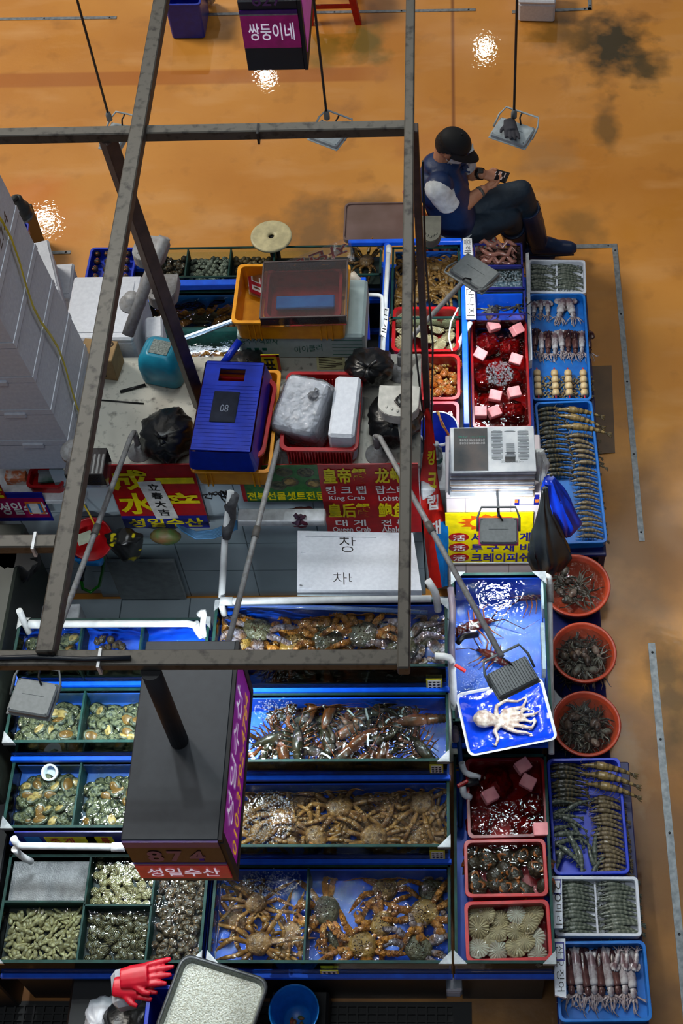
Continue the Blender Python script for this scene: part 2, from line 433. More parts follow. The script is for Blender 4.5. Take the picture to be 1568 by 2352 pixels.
# ------------------------------------------------------------------ stands (painted steel racks that carry the tanks)
def stand(label, name, steps):
    t = T(name, 'stand', label, (sum(s[0]+s[1] for s in steps)/2/len(steps), steps[0][2], 0))
    for x0, x1, y0, y1, z in steps:
        mb = MB(); mb.box(((x0+x1)/2, (y0+y1)/2, (z-.03+.0)/2), (x1-x0-.05, y1-y0-.03, z-.03)); O(mb, 'panel', DARK, t)
        mb = MB()
        for y in (y0+.0125, y1-.0125): mb.box(((x0+x1)/2, y, z-.016), (x1-x0, .025, .03), None, .002)
        for x in (x0+.0125, x1-.0125): mb.box((x, (y0+y1)/2, z-.0165), (.025, y1-y0-.05, .029), None, .002)
        O(mb, 'rail', BLUE, t)
    return t
XL0, XL1, XC0, XC1, XR0, XR1 = -1.86, -1.045, -1.02, -.078, -.062, .318
stand('black panelled stand with blue rails under the stepped shellfish tanks', 'tank_stand',
      [(XL0, XL1, 1.565, 1.985, .42), (XL0, XL1, 2.03, 2.315, .61), (XL0, XL1, 2.315, 2.555, .77), (XL0, XL1, 2.57, 2.79, .93)])
stand('black panelled stand with blue rails under the stepped crab and lobster tanks', 'tank_stand',
      [(XC0, XC1, 1.565, 1.945, .42), (XC0, XC1, 1.955, 2.235, .6), (XC0, XC1, 2.235, 2.53, .77), (XC0, XC1, 2.54, 2.85, .93)])
# ------------------------------------------------------------------ glass tanks
TANKS = {}
def tank(key, label, x0, x1, y0, y1, zr, h, div=(), liner=None, water=None, wl=.03, br=('fl', 'fr'), back=True, brs=.05, cat='tank', name='glass_tank', bed=.01):
    t = T(name, cat, label, ((x0+x1)/2, (y0+y1)/2, zr-h)); zb = zr-h; g = .008
    mb = MB(); mb.box(((x0+x1)/2, (y0+y1)/2, zb+bed/2), (x1-x0-.02, y1-y0-.02, bed)); O(mb, 'base', liner or BLUEF, t)
    if back:
        mb = MB(); mb.box(((x0+x1)/2, y1-.014, zb+.01+(h-.03)/2), (x1-x0-.03, .004, h-.035)); O(mb, 'back_liner', liner or BLUEF, t)
    for c_, d in ((((x0+x1)/2, y0+g/2, zb+h/2+.005), (x1-x0, g, h-.01)), (((x0+x1)/2, y1-g/2, zb+h/2+.005), (x1-x0, g, h-.01)),
                  ((x0+g/2, (y0+y1)/2, zb+h/2+.005), (g, y1-y0-2*g, h-.01)), ((x1-g/2, (y0+y1)/2, zb+h/2+.005), (g, y1-y0-2*g, h-.01))):
        mb = MB(); mb.box(c_, d); O(mb, 'glass_pane', GLASS, t)
    mb = MB(); e = .010
    for c_, d in ((((x0+x1)/2, y0+e/2, zr-.002), (x1-x0+.002, e+.001, .006)), (((x0+x1)/2, y1-e/2, zr-.002), (x1-x0+.002, e+.001, .006)),
                  ((x0+e/2, (y0+y1)/2, zr-.002), (e+.001, y1-y0, .006)), ((x1-e/2, (y0+y1)/2, zr-.002), (e+.001, y1-y0, .006))): mb.box(c_, d)
    O(mb, 'rim', GEDGE, t)
    mb = MB(); mb.box(((x0+x1)/2, y0-.008, zb+.004), (x1-x0+.01, .018, .022), None, .002); O(mb, 'front_rail', BLUE, t)
    for dv in div:                          # ('x', pos, lo, hi) or ('y', pos, lo, hi)
        mb = MB()
        if dv[0] == 'x': mb.box((dv[1], (dv[2]+dv[3])/2, zb+.01+(h-.012)/2), (.008, dv[3]-dv[2], h-.012))
        else: mb.box(((dv[2]+dv[3])/2, dv[1], zb+.01+(h-.012)/2), (dv[3]-dv[2], .008, h-.012))
        O(mb, 'divider', GEDGE, t)
    for k in br:
        sx = 1 if k[1] == 'l' else -1; sy = 1 if k[0] == 'f' else -1
        cx, cy_ = (x0-.003 if k[1] == 'l' else x1+.003), (y0-.003 if k[0] == 'f' else y1+.003)
        mb = MB(); q = [V((cx, cy_, zr+.004)), V((cx+sx*brs, cy_, zr+.004)), V((cx, cy_+sy*brs, zr+.004))]
        mb.poly(q, .003, (0, 0, 1))
        mb.box((cx+sx*brs/2, cy_, zr-.008), (brs, .002, .024)); mb.box((cx, cy_+sy*brs/2, zr-.008), (.002, brs, .024))
        O(mb, 'corner_bracket', STEEL if k != 'w' else WHITE, t)
    if water is not False:
        mb = MB(); n = 2; mb.add([(x0+g, y0+g, zr-wl), (x1-g, y0+g, zr-wl), (x1-g, y1-g, zr-wl), (x0+g, y1-g, zr-wl)], [(0, 1, 2, 3)], True)
        O(mb, 'water', water or WATER, t)
    TANKS[key] = (x0, x1, y0, y1, zb+bed, zr-wl); return t
DKL = mat('dark_liner', (24, 30, 28), .5, c2=(40, 46, 40), sc_=12)
GRNL = mat('mossy_liner', (34, 58, 46), .5, c2=(18, 78, 170), sc_=5)
xd1, xd2 = at(190, 2100, .6).x, at(345, 2100, .6).x
yd = at(260, 2078, .6).y
tank('L1', 'low glass tank of clams and cockles with three steel-edged compartments', XL0, XL1, 1.565, 1.985, .6, .17,
     [('x', xd1, 1.575, 1.975), ('x', xd2, 1.575, 1.975), ('y', yd, xd1, xd2), ('y', at(100, 2070, .6).y, XL0, xd1)], DKL, br=('fl', 'fr'), back=False, bed=.085)
xd3 = at(175, 1830, .77).x
tank('L2', 'glass tank of abalone one step above the clam tank, white pipe socket inside', XL0, XL1, 2.035, 2.315, .77, .16, [('x', xd3, 2.045, 2.305)], GRNL, br=('fl',), bed=.05)
xd4 = at(185, 1650, .94).x
tank('L3', 'glass tank of abalone second step up, below the grey floodlight', XL0, XL1, 2.32, 2.552, .94, .16, [('x', xd4, 2.33, 2.545)], GRNL, br=('fl',), bed=.05)
tank('L4', 'top glass tank of the shellfish steps with the long white pipe behind', XL0+.03, XL1, 2.575, 2.78, 1.11, .17,
     [('x', at(180, 1500, 1.1).x, 2.58, 2.77), ('x', at(320, 1500, 1.1).x, 2.58, 2.77)], BLUEF, br=('bl', 'br'), bed=.05)
xd5 = at(703, 2090, .6).x
tank('C1', 'bottom glass tank of snow crabs and king crabs with one glass divider', XC0, XC1, 1.565, 1.943, .6, .17, [('x', xd5, 1.575, 1.93)], BLUEF)
tank('C2', 'glass tank crammed with brown snow crabs, second step from the bottom', XC0, XC1, 1.957, 2.233, .77, .16, (), BLUEF, WATERB, br=('fr',))
tank('C3', 'glass tank of dark lobsters, third step from the bottom', XC0, XC1, 2.237, 2.527, .94, .16, (), BLUEF, br=('fr',))
tank('C4', 'top glass tank of big king crabs under the long white pipe', XC0, XC1, 2.542, 2.835, 1.15, .21, (), BLUEF, br=('bl', 'br'))
# ------------------------------------------------------------------ sea creatures (each kind modelled once, then copied)
class Kind:
    def __init__(s, root): s.root = proto(root); s.used = False
    def put(s, loc, rot=(0, 0, 0), sca=1, label=None, group=None):
        sca = sca if hasattr(sca, '__len__') else (sca,)*3
        if not s.used:
            s.used = True; r = s.root; r.location = loc; r.rotation_euler = rot; r.scale = sca
            if label: r['label'] = label
            if group: r['group'] = group
            return r
        return dup(s.root, loc, rot, sca, label, group)
def one(mb, name, cat, mats):
    o = O(mb, name, mats); tag(o, cat, 'x'); return Kind(o)
EYE = mat('eye_black', (8, 8, 8), .15)
SNOW = mat('snow_crab_shell', (152, 106, 54), .3, c2=(86, 54, 26), sc_=38, bump=.5, bsc=120)
SNOWL = mat('snow_crab_leg', (160, 110, 54), .28, c2=(98, 60, 28), sc_=30, bump=.2)
KING = mat('king_crab_shell', (158, 116, 52), .32, c2=(106, 74, 34), sc_=24, bump=.9, bsc=80)
KINGD = mat('king_crab_dark', (96, 84, 58), .32, c2=(66, 62, 46), sc_=24, bump=.9, bsc=80)
KINGS = mat('king_crab_spot', (74, 44, 24), .4)
KINGL = mat('king_crab_leg', (186, 116, 34), .32, c2=(120, 64, 22), sc_=34, bump=.9, bsc=110)
KINGP = mat('king_crab_pale_leg', (134, 122, 134), .32, c2=(118, 78, 46), sc_=24, bump=.8, bsc=110)
def crab(seed, R=.05, legk=3.1, thick=.011, shell=SNOW, legm=SNOWL, spiny=False, name='snow_crab', belly=None):
    q = random.Random(seed); t = T(name, 'crab', 'x')
    mb = MB()
    def shp(u):
        a = math.atan2(u.y, u.x); g = 1 - .10*max(0, math.cos(a-PI/2))**6 + .03*math.cos(5*a)
        if spiny: g += .05*math.sin(7*a)*math.sin(9*u.z+2)
        return g
    mb.ell((0, 0, R*.42), (R*1.08, R*1.0, R*.46), None, 20, 10, shp)
    for sx in (-1, 1): mb.ell((sx*R*.22, R*.98, R*.5), R*.09, None, 6, 4)
    if spiny:
        mb.mi = 1
        for i in range(34):
            a, b = q.uniform(0, 2*PI), q.uniform(.1, .92)
            x, y = R*1.0*b*math.cos(a), R*.92*b*math.sin(a); z = R*.42 + R*.45*math.sqrt(max(0, 1-b*b))
            mb.lathe([(R*.055, -R*.02), (R*.045, R*.03), (R*.012, R*.085)], (x, y, z), 6)
    O(mb, 'carapace', [shell, KINGS], t)
    for sd in (-1, 1):
        for i in range(4 if not spiny else 3):
            a = math.radians((38, 8, -24, -54)[i] + q.uniform(-10, 10)); Ln = R*legk*(1, 1.08, 1, .8)[i]*q.uniform(.88, 1.08)
            d = V((sd*math.cos(a), math.sin(a), 0)); b = a + math.radians(q.uniform(-34, 30)); d2 = V((sd*math.cos(b), math.sin(b), 0))
            p0 = d*R*.82 + V((0, 0, R*.35)); kz = q.uniform(.35, .85)*R
            p1 = p0 + d*Ln*.40 + V((0, 0, kz)); p2 = p1 + d2*Ln*.13 + V((0, 0, -kz*.15)); p3 = p2 + d2*Ln*.34 + V((0, 0, -kz*.8)); p4 = p3 + d2*Ln*.22 - V((0, 0, min(p3.z-.003, R*.35)))
            mb = MB(); w_ = thick*(1.25 if spiny else 1)
            for (u, v, r0, r1) in ((p0, p1, w_*.85, w_*1.0), (p1, p2, w_*.8, w_*.85), (p2, p3, w_*.9, w_*.62)):
                m = u.lerp(v, .5); mb.tube([u, u.lerp(v, .08), m, u.lerp(v, .93), v], [r0*.6, r0*.92, (r0+r1)/2*1.06, r1, r1*.6], 6, True, .72)
            mb.tube([p3, p3.lerp(p4, .5), p4], [w_*.55, w_*.34, w_*.08], 6, True, .8)
            if spiny:
                for (u, v) in ((p0, p1), (p2, p3)):
                    for k in range(5):
                        c_ = u.lerp(v, .1+.18*k) + V((q.uniform(-1, 1), q.uniform(-1, 1), 1.2))*w_*.6
                        mb.lathe([(w_*.28, -w_*.25), (w_*.04, w_*.5)], c_, 5)
            O(mb, 'leg', legm, t)
        a = math.radians(66 + q.uniform(-12, 8)); d = V((sd*math.cos(a), math.sin(a), 0)); w_ = thick*(1.5 if spiny else 1.05)
        p0 = d*R*.8 + V((0, 0, R*.35)); p1 = p0 + d*R*.8 + V((sd*R*.2, 0, R*.25)); p2 = p1 + V((-sd*R*.42, R*.52, -R*.15))
        mb = MB(); mb.tube([p0, p0.lerp(p1, .5), p1], [w_*.7, w_, w_*.8], 6); mb.tube([p1, p1.lerp(p2, .45), p2], [w_*.8, w_*1.35, w_*.9], 8, True, .75)
        e = (p2-p1).normalized(); s_ = V((-e.y, e.x, 0))
        for k in (-1, 1): mb.tube([p2-e*w_*.4+s_*k*w_*.4, p2+e*R*.26+s_*k*w_*.75, p2+e*R*.55+s_*k*w_*.1], [w_*.6, w_*.42, w_*.08], 6)
        O(mb, 'claw', legm, t)
    return Kind(t)
SN = [crab(i) for i in (3, 8, 14)]
KG = [crab(20, .058, 2.5, .0125, KING, KINGL, True, 'king_crab'), crab(27, .06, 2.5, .0125, KINGD, KINGL, True, 'king_crab'), crab(33, .058, 2.6, .0125, KINGD, KINGP, True, 'king_crab')]
# lobster
LOB = mat('lobster_shell', (58, 48, 30), .22, c2=(28, 30, 20), sc_=22, bump=.3)
LOBR = mat('lobster_rust', (112, 58, 24), .22, c2=(50, 34, 18), sc_=18, bump=.3)
BAND = mat('white_band', (222, 222, 210), .5)
def lobster(seed, m1=LOB, m2=LOBR, name='lobster', claws=True):
    q = random.Random(seed); t = T(name, 'lobster', 'x'); mb = MB()
    mb.tube([(-.085, 0, .024), (-.06, 0, .026), (-.02, 0, .028), (.015, 0, .024), (.045, 0, .018), (.068, 0, .016)], [.019, .026, .027, .022, .012, .003], 12)
    O(mb, 'carapace', m1, t)
    mb = MB(); pts = []; rs = []
    for i in range(7):
        u = i/6; x = -.08-.095*u; z = .024-.008*u*u
        pts += [(x, 0, z), (x-.012, 0, z)]; rs += [.021-.006*u, .0245-.007*u]
    mb.tube(pts, rs, 12)
    for k in (-2, -1, 0, 1, 2): mb.ell((-.195-.008*(2-abs(k)), k*.014, .014), (.022, .010, .004), MX.Rotation(k*-.32, 3, 'Z'), 8, 5)
    O(mb, 'tail', m1, t)
    for sd in (-1, 1):
        if claws:
            mb = MB(); b = q.uniform(-.2, .25)
            p0 = V((.03, sd*.02, .02)); p1 = V((.065, sd*(.05+b*.03), .03)); p2 = V((.10, sd*(.05+b*.1), .026)); p3 = p2 + V((.06, sd*.02*b-.012*sd, 0))
            mb.tube([p0, p1, p2], [.008, .011, .014], 8)
            mb.tube([p2, p2.lerp(p3, .35), p2.lerp(p3, .75), p3], [.014, .029, .024, .014], 10, True, .6)
            e = (p3-p2).normalized(); s_ = V((-e.y, e.x, 0))
            for k in (-1, 1): mb.tube([p3-e*.01+s_*k*.011, p3+e*.03+s_*k*.013, p3+e*.058+s_*k*.002], [.014, .010, .002], 8, True, .7)
            c_ = O(mb, 'claw', m2, t)
            mb = MB(); mb.loft([[(p3+e*x) + s_*math.cos(2*PI*k/12)*.0265 + V((0, 0, math.sin(2*PI*k/12)*.019)) for k in range(12)] for x in (.004, .012)], False, False); O(mb, 'band', BAND, c_)
        for i in range(4):
            mb = MB(); x = -.05+.024*i; mb.tube([(x, sd*.02, .02), (x+.01, sd*.06, .034), (x+.02+.01*i, sd*.095, .004)], [.004, .0035, .0012], 5); O(mb, 'leg', m2, t)
        mb = MB(); mb.tube([(.055, sd*.008, .02), (.10, sd*.03, .05), (.17, sd*(.06+q.uniform(0, .08)), .03), (.26, sd*(.02+q.uniform(0, .14)), .02)], [.0035, .0026, .0018, .0008], 5); O(mb, 'antenna', LOBR, t)
    return Kind(t)
LB = [lobster(2), lobster(5, LOBR, LOB)]
SPRED = mat('spiny_lobster_shell', (120, 36, 22), .25, c2=(70, 22, 18), sc_=30, bump=.5)
SPORG = mat('spiny_lobster_feeler', (186, 88, 44), .3)
SPL = lobster(9, SPRED, SPORG, 'spiny_lobster', False)
# abalone: shell up, and foot up
ABS = mat('abalone_shell', (104, 102, 70), .3, c2=(20, 30, 18), sc_=46, det=8, lo=.42, hi=.58, bump=.8, bsc=90)
ABF = mat('abalone_foot', (176, 146, 86), .35, c2=(104, 84, 44), sc_=46, det=7, lo=.4, hi=.6)
ABR = mat('abalone_frill', (46, 48, 34), .4, c2=(110, 108, 84), sc_=90)
ABT = mat('abalone_brown_foot', (138, 98, 44), .35, c2=(92, 64, 28), sc_=30)
def abalone(up, fm=ABF):
    mb = MB(); t = T('abalone', 'abalone', 'x')
    mb.ell((0, 0, .010), (.046, .034, .015), None, 18, 8, lambda u: 1+.025*math.sin(9*math.atan2(u.y, u.x))+.03*math.sin(20*u.z))
    if up:
        for k in range(5): mb.lathe([(.003, 0), (.003, .003), (.0012, .0032)], (-.02+.011*k, .018-.002*(k-2)**2*.6, .0185), 6)
    O(mb, 'shell', ABS, t)
    if not up:
        mb = MB(); mb.ell((0, 0, .017), (.0425, .031, .009), None, 22, 6, lambda u: 1+.06*math.sin(11*math.atan2(u.y, u.x))); O(mb, 'frill', ABR, t)
        mb = MB(); mb.ell((.001, 0, .021), (.033, .0225, .010), None, 16, 8, lambda u: 1-.10*max(0, u.z)*(abs(u.y) < .18)); O(mb, 'foot', fm, t)
    return Kind(t)
AB = [abalone(True), abalone(False), abalone(False, ABT)]
def clam(name, cat, L, Wd, H, c, c2, rings=7, sc_=70, rough=.3, op=0, ring=False):
    m = mat(name+'_shell', c, rough, c2=c2, sc_=120 if ring else sc_, bump=.4, bsc=140, tex='RINGS' if ring else 'NOISE', off=(0, -.016, 0), lo=.35 if ring else .42, hi=.65 if ring else .58); mb = MB()
    f = lambda u: 1 + .025*math.sin(rings*2*PI*u.length*u.y) - .10*max(0, u.y)**3
    for s_ in (1, -1):
        R = MX.Rotation(s_*op, 3, 'X')
        mb.ell((0, 0, H*.95+s_*H*.12), (L/2, Wd/2, H*.88), R, 14, 6, lambda u: (1+.03*math.sin(rings*PI*u.y)) * (1-.12*max(0, u.y)**3))
    mb.ell((0, Wd*.42, H), (L*.12, Wd*.1, H*.5), None, 6, 4)
    return one(mb, name, cat, m)
CL_EL = clam('softshell_clam', 'clam', .034, .017, .007, (168, 154, 110), (112, 100, 68))
CL_RZ = clam('razor_clam', 'clam', .048, .011, .005, (176, 164, 116), (128, 112, 70))
CL_CK = clam('striped_cockle', 'cockle', .030, .028, .011, (186, 170, 120), (84, 70, 44), ring=True)
CL_DK = clam('dark_clam', 'clam', .036, .029, .010, (108, 96, 68), (30, 28, 22), sc_=36, rough=.12, ring=True)
CL_WC = clam('white_cockle', 'cockle', .034, .028, .010, (178, 176, 156), (46, 56, 46), sc_=40, op=.25, ring=True)
CL_BR = clam('brown_clam', 'clam', .034, .028, .010, (150, 124, 84), (92, 70, 44), sc_=40, ring=True)
# whelk: spiral shell with an orange lip
WHS = mat('whelk_shell', (92, 74, 54), .28, c2=(44, 36, 30), sc_=40, bump=.6, bsc=90)
WHO = mat('whelk_lip', (178, 100, 46), .25, c2=(130, 66, 30), sc_=40)
WHD = mat('whelk_mouth', (30, 22, 18), .2)
def whelk(L, name='whelk', m=WHS, lp=None):
    mb = MB(); t = T(name, 'whelk', 'x'); prof = []
    for i in range(15):
        u = i/14; r = (.02 + .42*math.sin(PI*min(1, u*1.05)**.75))*(1-.25*u) if u < .6 else .42*(1-u)/.4*.72+.01
        r *= 1 + .10*math.sin(u*34); prof.append((max(.006, r)*L, (u-.5)*L))
    R = MX.Rotation(PI/2, 3, 'Y'); mb.lathe(prof, (0, 0, .30*L), 14, R, True, True)
    for k in range(7):
        a = k*.9; mb.lathe([(L*.06, -L*.03), (L*.015, L*.07)], V((L*(-.02), math.cos(a)*.36*L, .30*L+math.sin(a)*.36*L)), 6, MX.Rotation(-a+PI/2, 3, 'X'))
    O(mb, 'shell', m, t)
    mb = MB(); n = 18; ri = []
    for s_, z in ((.26, .50), (.30, .57), (.25, .62), (.18, .58)):
        ri.append([V((-.10*L+math.cos(2*PI*k/n)*L*s_*1.2, math.sin(2*PI*k/n)*L*s_*.68, (z+.03)*L)) for k in range(n)])
    mb.loft(ri, True, False); O(mb, 'lip', lp or WHO, t)
    mb = MB(); mb.ell((-.10*L, 0, .605*L), (L*.25, L*.15, L*.03), None, 14, 4); O(mb, 'mouth', WHD, t)
    return Kind(t)
WH = whelk(.085); WHT = whelk(.042, 'turban_shell', WHS, mat('turban_lip', (128, 96, 66), .2, c2=(78, 56, 40), sc_=60))
# scallop
SCM = mat('scallop_shell', (204, 178, 136), .35, c2=(150, 120, 86), sc_=18, bump=.2)
SCM2 = mat('scallop_pale', (214, 206, 188), .35, c2=(176, 150, 132), sc_=14)
def scallop(m, m2):
    mb = MB(); n, k = 90, 8; R = .042
    for s_ in (1, -1):
        ri = []
        for i in range(k+1):
            b = max(.02, i/k); q = []
            for j in range(n):
                a = 2*PI*j/n; rib = .0022*math.cos(18*a)*b
                rr_ = R*b*(1 + .025*math.cos(18*a)*b); x, y = rr_*math.cos(a), rr_*math.sin(a)*.96
                q.append(V((x, y, .012 + s_*(.011*math.sqrt(max(0, 1-b*b*.98)) + rib))))
            ri.append(q)
        mb.loft(ri, True, False)
    for i, f in enumerate(mb.f):
        if len(f) == 4:
            c_ = sum((mb.v[k_] for k_ in f), V((0, 0, 0)))/4
            if math.cos(18*math.atan2(c_.y, c_.x)) < -.2: mb.m[i] = 1
    mb.box((0, R*.86, .012), (.036, .016, .006), None, .002)
    return one(mb, 'scallop', 'scallop', [m, m2])
SCA = [scallop(SCM, mat('scallop_groove', (150, 126, 92), .4)), scallop(SCM2, mat('scallop_pale_groove', (182, 158, 136), .4))]
# shrimps and prawns
def shrimp(name, L, col, col2, bands, curl=.5, wd=.085):
    m1 = mat(name+'_shell', col, .22, c2=col2, sc_=70); m2 = mat(name+'_dark', bands, .25, c2=col2, sc_=60); m3 = mat(name+'_feeler', tuple(min(255, v+26) for v in col), .4)
    mb = MB(); n = 17; P = []; Rr = []
    for i in range(n):
        u = i/(n-1); a = -curl*(u-.35); x = -L/2 + L*u; y = -curl*.30*L*(u-.4)**2*2
        P.append(V((x, y, .0)))
        r = wd*L*(.35+1.9*u if u < .22 else (.98 if u < .4 else .98-(u-.4)*1.15)); r *= 1 + (.09*math.sin((u-.36)*46) if .36 < u < .92 else 0); Rr.append(max(.0015, r))
    zc = wd*L*.95
    for i in range(n-1):
        mb.mi = 1 if (i < 5 and i % 2) or (i >= 6 and i % 2) else 0
        mb.tube([P[i]+V((0, 0, zc)), P[i+1]+V((0, 0, zc))], [Rr[i], Rr[i+1]], 8, False, .92)
    mb.mi = 0; mb.tube([P[0]+V((.004, 0, zc)), P[0]+V((-L*.09, 0, zc+.004))], [Rr[0], .0008], 6)
    e = P[-1]; d = (P[-1]-P[-2]).normalized(); mb.mi = 1
    for k in (-1, 0, 1): mb.ell(e + d*L*.06 + V((0, k*L*.03, zc*.7)), (L*.075, L*.022, .0025), MX.Rotation(k*.35+math.atan2(d.y, d.x), 3, 'Z'), 6, 4)
    mb.mi = 3
    for k in (-1, 1): mb.ell(P[1]+V((0, k*Rr[1]*1.3, zc*1.2)), L*.018, None, 6, 4)
    mb.mi = 2
    for k in range(6):
        u = .2+.1*k; p = P[int(u*(n-1))]
        mb.tube([p+V((0, -Rr[int(u*(n-1))]*.8, zc*.6)), p+V((-L*.03, -wd*L*1.7, zc*.3)), p+V((-L*.07, -wd*L*2.1, .001))], [.0016, .0013, .0006], 4)
    for k in (-1, 1): mb.tube([P[0]+V((0, k*.002, zc)), P[0]+V((-L*.10, k*L*.05, zc*1.4)), P[0]+V((-L*.06, k*L*.14, zc)), P[0]+V((L*.1, k*L*.15, zc*.6))], [.0011, .0009, .0007, .0005], 4)
    return one(mb, name, 'shrimp', [m1, m2, m3, EYE])
SHR = shrimp('shrimp', .135, (112, 118, 104), (70, 78, 70), (84, 90, 78))
SHB = shrimp('brown_shrimp', .15, (134, 118, 88), (88, 76, 56), (104, 92, 70), .7)
SHD = shrimp('dark_prawn', .165, (66, 66, 54), (36, 38, 34), (98, 86, 60), .45, .095)
SHT = shrimp('tiger_prawn', .235, (150, 126, 76), (120, 100, 60), (40, 38, 32), .35, .088)
# squid
SQA = mat('squid_pale', (190, 186, 186), .2, c2=(104, 80, 84), sc_=24, det=8, lo=.42, hi=.62)
SQB = mat('squid_dark', (104, 70, 66), .16, c2=(44, 20, 22), sc_=20, det=8, lo=.4, hi=.6)
SQT = mat('squid_arm', (176, 166, 166), .25, c2=(128, 108, 108), sc_=60)
def squid(seed, L, m):
    q = random.Random(seed); t = T('squid', 'squid', 'x'); mb = MB()
    mb.tube([(0, L*(.5-u), L*.085+.002) for u in (0, .06, .18, .35, .5, .6, .64)], [.002, L*.05, L*.085, L*.10, L*.098, L*.088, L*.075], 14, True, .8); O(mb, 'mantle', m, t)
    for sd in (-1, 1):
        mb = MB(); mb.ell((sd*L*.10, L*.33, L*.085), (L*.11, L*.16, .003), MX.Rotation(sd*.35, 3, 'Z'), 10, 4); O(mb, 'fin', m, t)
    mb = MB(); mb.ell((0, -L*.2, L*.08), (L*.075, L*.10, L*.07), None, 12, 8); mb.mi = 1
    for sd in (-1, 1): mb.ell((sd*L*.06, -L*.19, L*.10), L*.024, None, 8, 6)
    O(mb, 'head', [m, EYE], t)
    for k in range(8):
        a = -.9+.26*k+q.uniform(-.1, .1); l = L*q.uniform(.22, .36); mb = MB(); b = q.uniform(-1, 1)
        p0 = V((math.sin(a)*L*.05, -L*.26, L*.06)); d = V((math.sin(a), -math.cos(a), 0)); s_ = V((d.y, -d.x, 0))
        mb.tube([p0, p0+d*l*.35+s_*b*l*.1+V((0, 0, .004)), p0+d*l*.7+s_*b*l*.35-V((0, 0, L*.03)), p0+d*l*.85+s_*b*l*.75-V((0, 0, L*.045))], [L*.02, L*.017, L*.012, L*.004], 6)
        O(mb, 'arm', SQT, t)
    return Kind(t)
SQ = [squid(1, .2, SQA), squid(2, .2, SQB), squid(3, .19, SQA)]
# small octopus
OCT = mat('small_octopus_skin', (84, 70, 58), .16, c2=(40, 33, 29), sc_=40, bump=.3)
OCP = mat('small_octopus_pale', (136, 120, 106), .16, c2=(84, 68, 58), sc_=40, bump=.3)
def small_octopus(seed, m):
    q = random.Random(seed); mb = MB()
    mb.ell((0, .026, .018), (.017, .026, .016), None, 10, 8); mb.ell((0, -.002, .014), (.012, .012, .012), None, 8, 6)
    for k in range(8):
        a = -PI/2 + (k-3.5)*.5 + q.uniform(-.2, .2); P = [V((0, -.004, .012))]; r = [.0065]
        for i in range(1, 10):
            a += q.uniform(-.55, .55); P.append(P[-1]+V((math.cos(a), math.sin(a), 0))*.0095 + V((0, 0, q.uniform(-.004, .004)))); P[-1].z = max(.003, P[-1].z); r.append(.006*(1-i/10.5))
        mb.tube(P, r, 6)
    mb.mi = 1
    for s_ in (-1, 1): mb.ell((s_*.010, .004, .020), .0028, None, 6, 4)
    return one(mb, 'small_octopus', 'octopus', [m, EYE])
SO = [small_octopus(4, OCT), small_octopus(6, OCP), small_octopus(9, OCT)]
# sea squirt
SSQ = mat('sea_squirt_skin', (200, 96, 24), .3, c2=(120, 70, 26), sc_=26, bump=.8, bsc=70)
def sea_squirt():
    q = random.Random(5); t = T('sea_squirt', 'sea squirt', 'x'); mb = MB()
    mb.ell((0, 0, .02), (.024, .032, .021), None, 14, 10, lambda u: 1+.12*math.sin(7*u.x+3)*math.sin(8*u.y+1))
    for i in range(26):
        a, b = q.uniform(0, 2*PI), q.uniform(.1, 1.2); u = V((math.sin(b)*math.cos(a), math.sin(b)*math.sin(a), math.cos(b)))
        mb.ell((u.x*.023, u.y*.031, .02+u.z*.02), q.uniform(.003, .006), None, 6, 4)
    O(mb, 'body', SSQ, t)
    for s_ in (-1, 1):
        mb = MB(); mb.lathe([(.007, 0), (.006, .008), (.0035, .0085), (.003, .003)], (s_*.010, .024, .03), 8, MX.Rotation(s_*.5, 3, 'Y')); O(mb, 'siphon', mat('squirt_siphon', (196, 150, 80), .35), t)
    return Kind(t)
SQT_ = sea_squirt()
def fill(kinds, x0, x1, y0, y1, z, s, label, group, tilt=.5, zj=.012, sc=(.85, 1.15), mask=None, rz=None, jit=.38):
    ny = max(1, round((y1-y0)/(s*.87))); c_ = 0
    for j in range(ny):
        nx = max(1, round((x1-x0)/s))
        for i in range(nx):
            x = x0 + (x1-x0)*(i+.5+(.25 if j % 2 else -.25)+U(-jit, jit)*.6)/nx; y = y0 + (y1-y0)*(j+.5+U(-jit, jit))/ny
            if mask and not mask(x, y): continue
            k = rnd.choice(kinds)
            k.put((x, y, z+U(0, zj)), (U(-tilt, tilt), U(-tilt, tilt), U(0, 2*PI) if rz is None else rz+U(-.2, .2)), U(*sc), label, group); c_ += 1
    return c_

def confine(r, key, mg=.012, up=.6):
    """fold limbs up along the glass where they would reach past the tank wall"""
    x0, x1, y0, y1, zb, zt = TANKS[key]
    def go(o):
        if o.type == 'MESH':
            M = wm(o); iv = M.inverted(); me = o.data.copy(); ch = False
            for v in me.vertices:
                p = M @ v.co; q = p.copy(); q.x = min(max(p.x, x0+mg), x1-mg); q.y = min(max(p.y, y0+mg), y1-mg-.012)
                e = abs(q.x-p.x)+abs(q.y-p.y)
                if e > 0:
                    k = 1+.0*e; q.z = min(q.z + e*up, zt+.006)
                    if abs(q.x-p.x) > 0: q.x += (-1 if q.x > p.x-1e-9 and p.x > q.x else 1)*min(.02, .12*e)
                    if abs(q.y-p.y) > 0: q.y += (-1 if p.y > q.y else 1)*min(.02, .12*e)
                q.z = max(q.z, zb+.001)
                if (q-p).length > 1e-6: ch = True; v.co = iv @ q
            if ch: o.data = me
            else: bpy.data.meshes.remove(me)
        for c_ in o.children if o.name not in KIDS else KIDS[o.name]: go(c_)
    go(r)
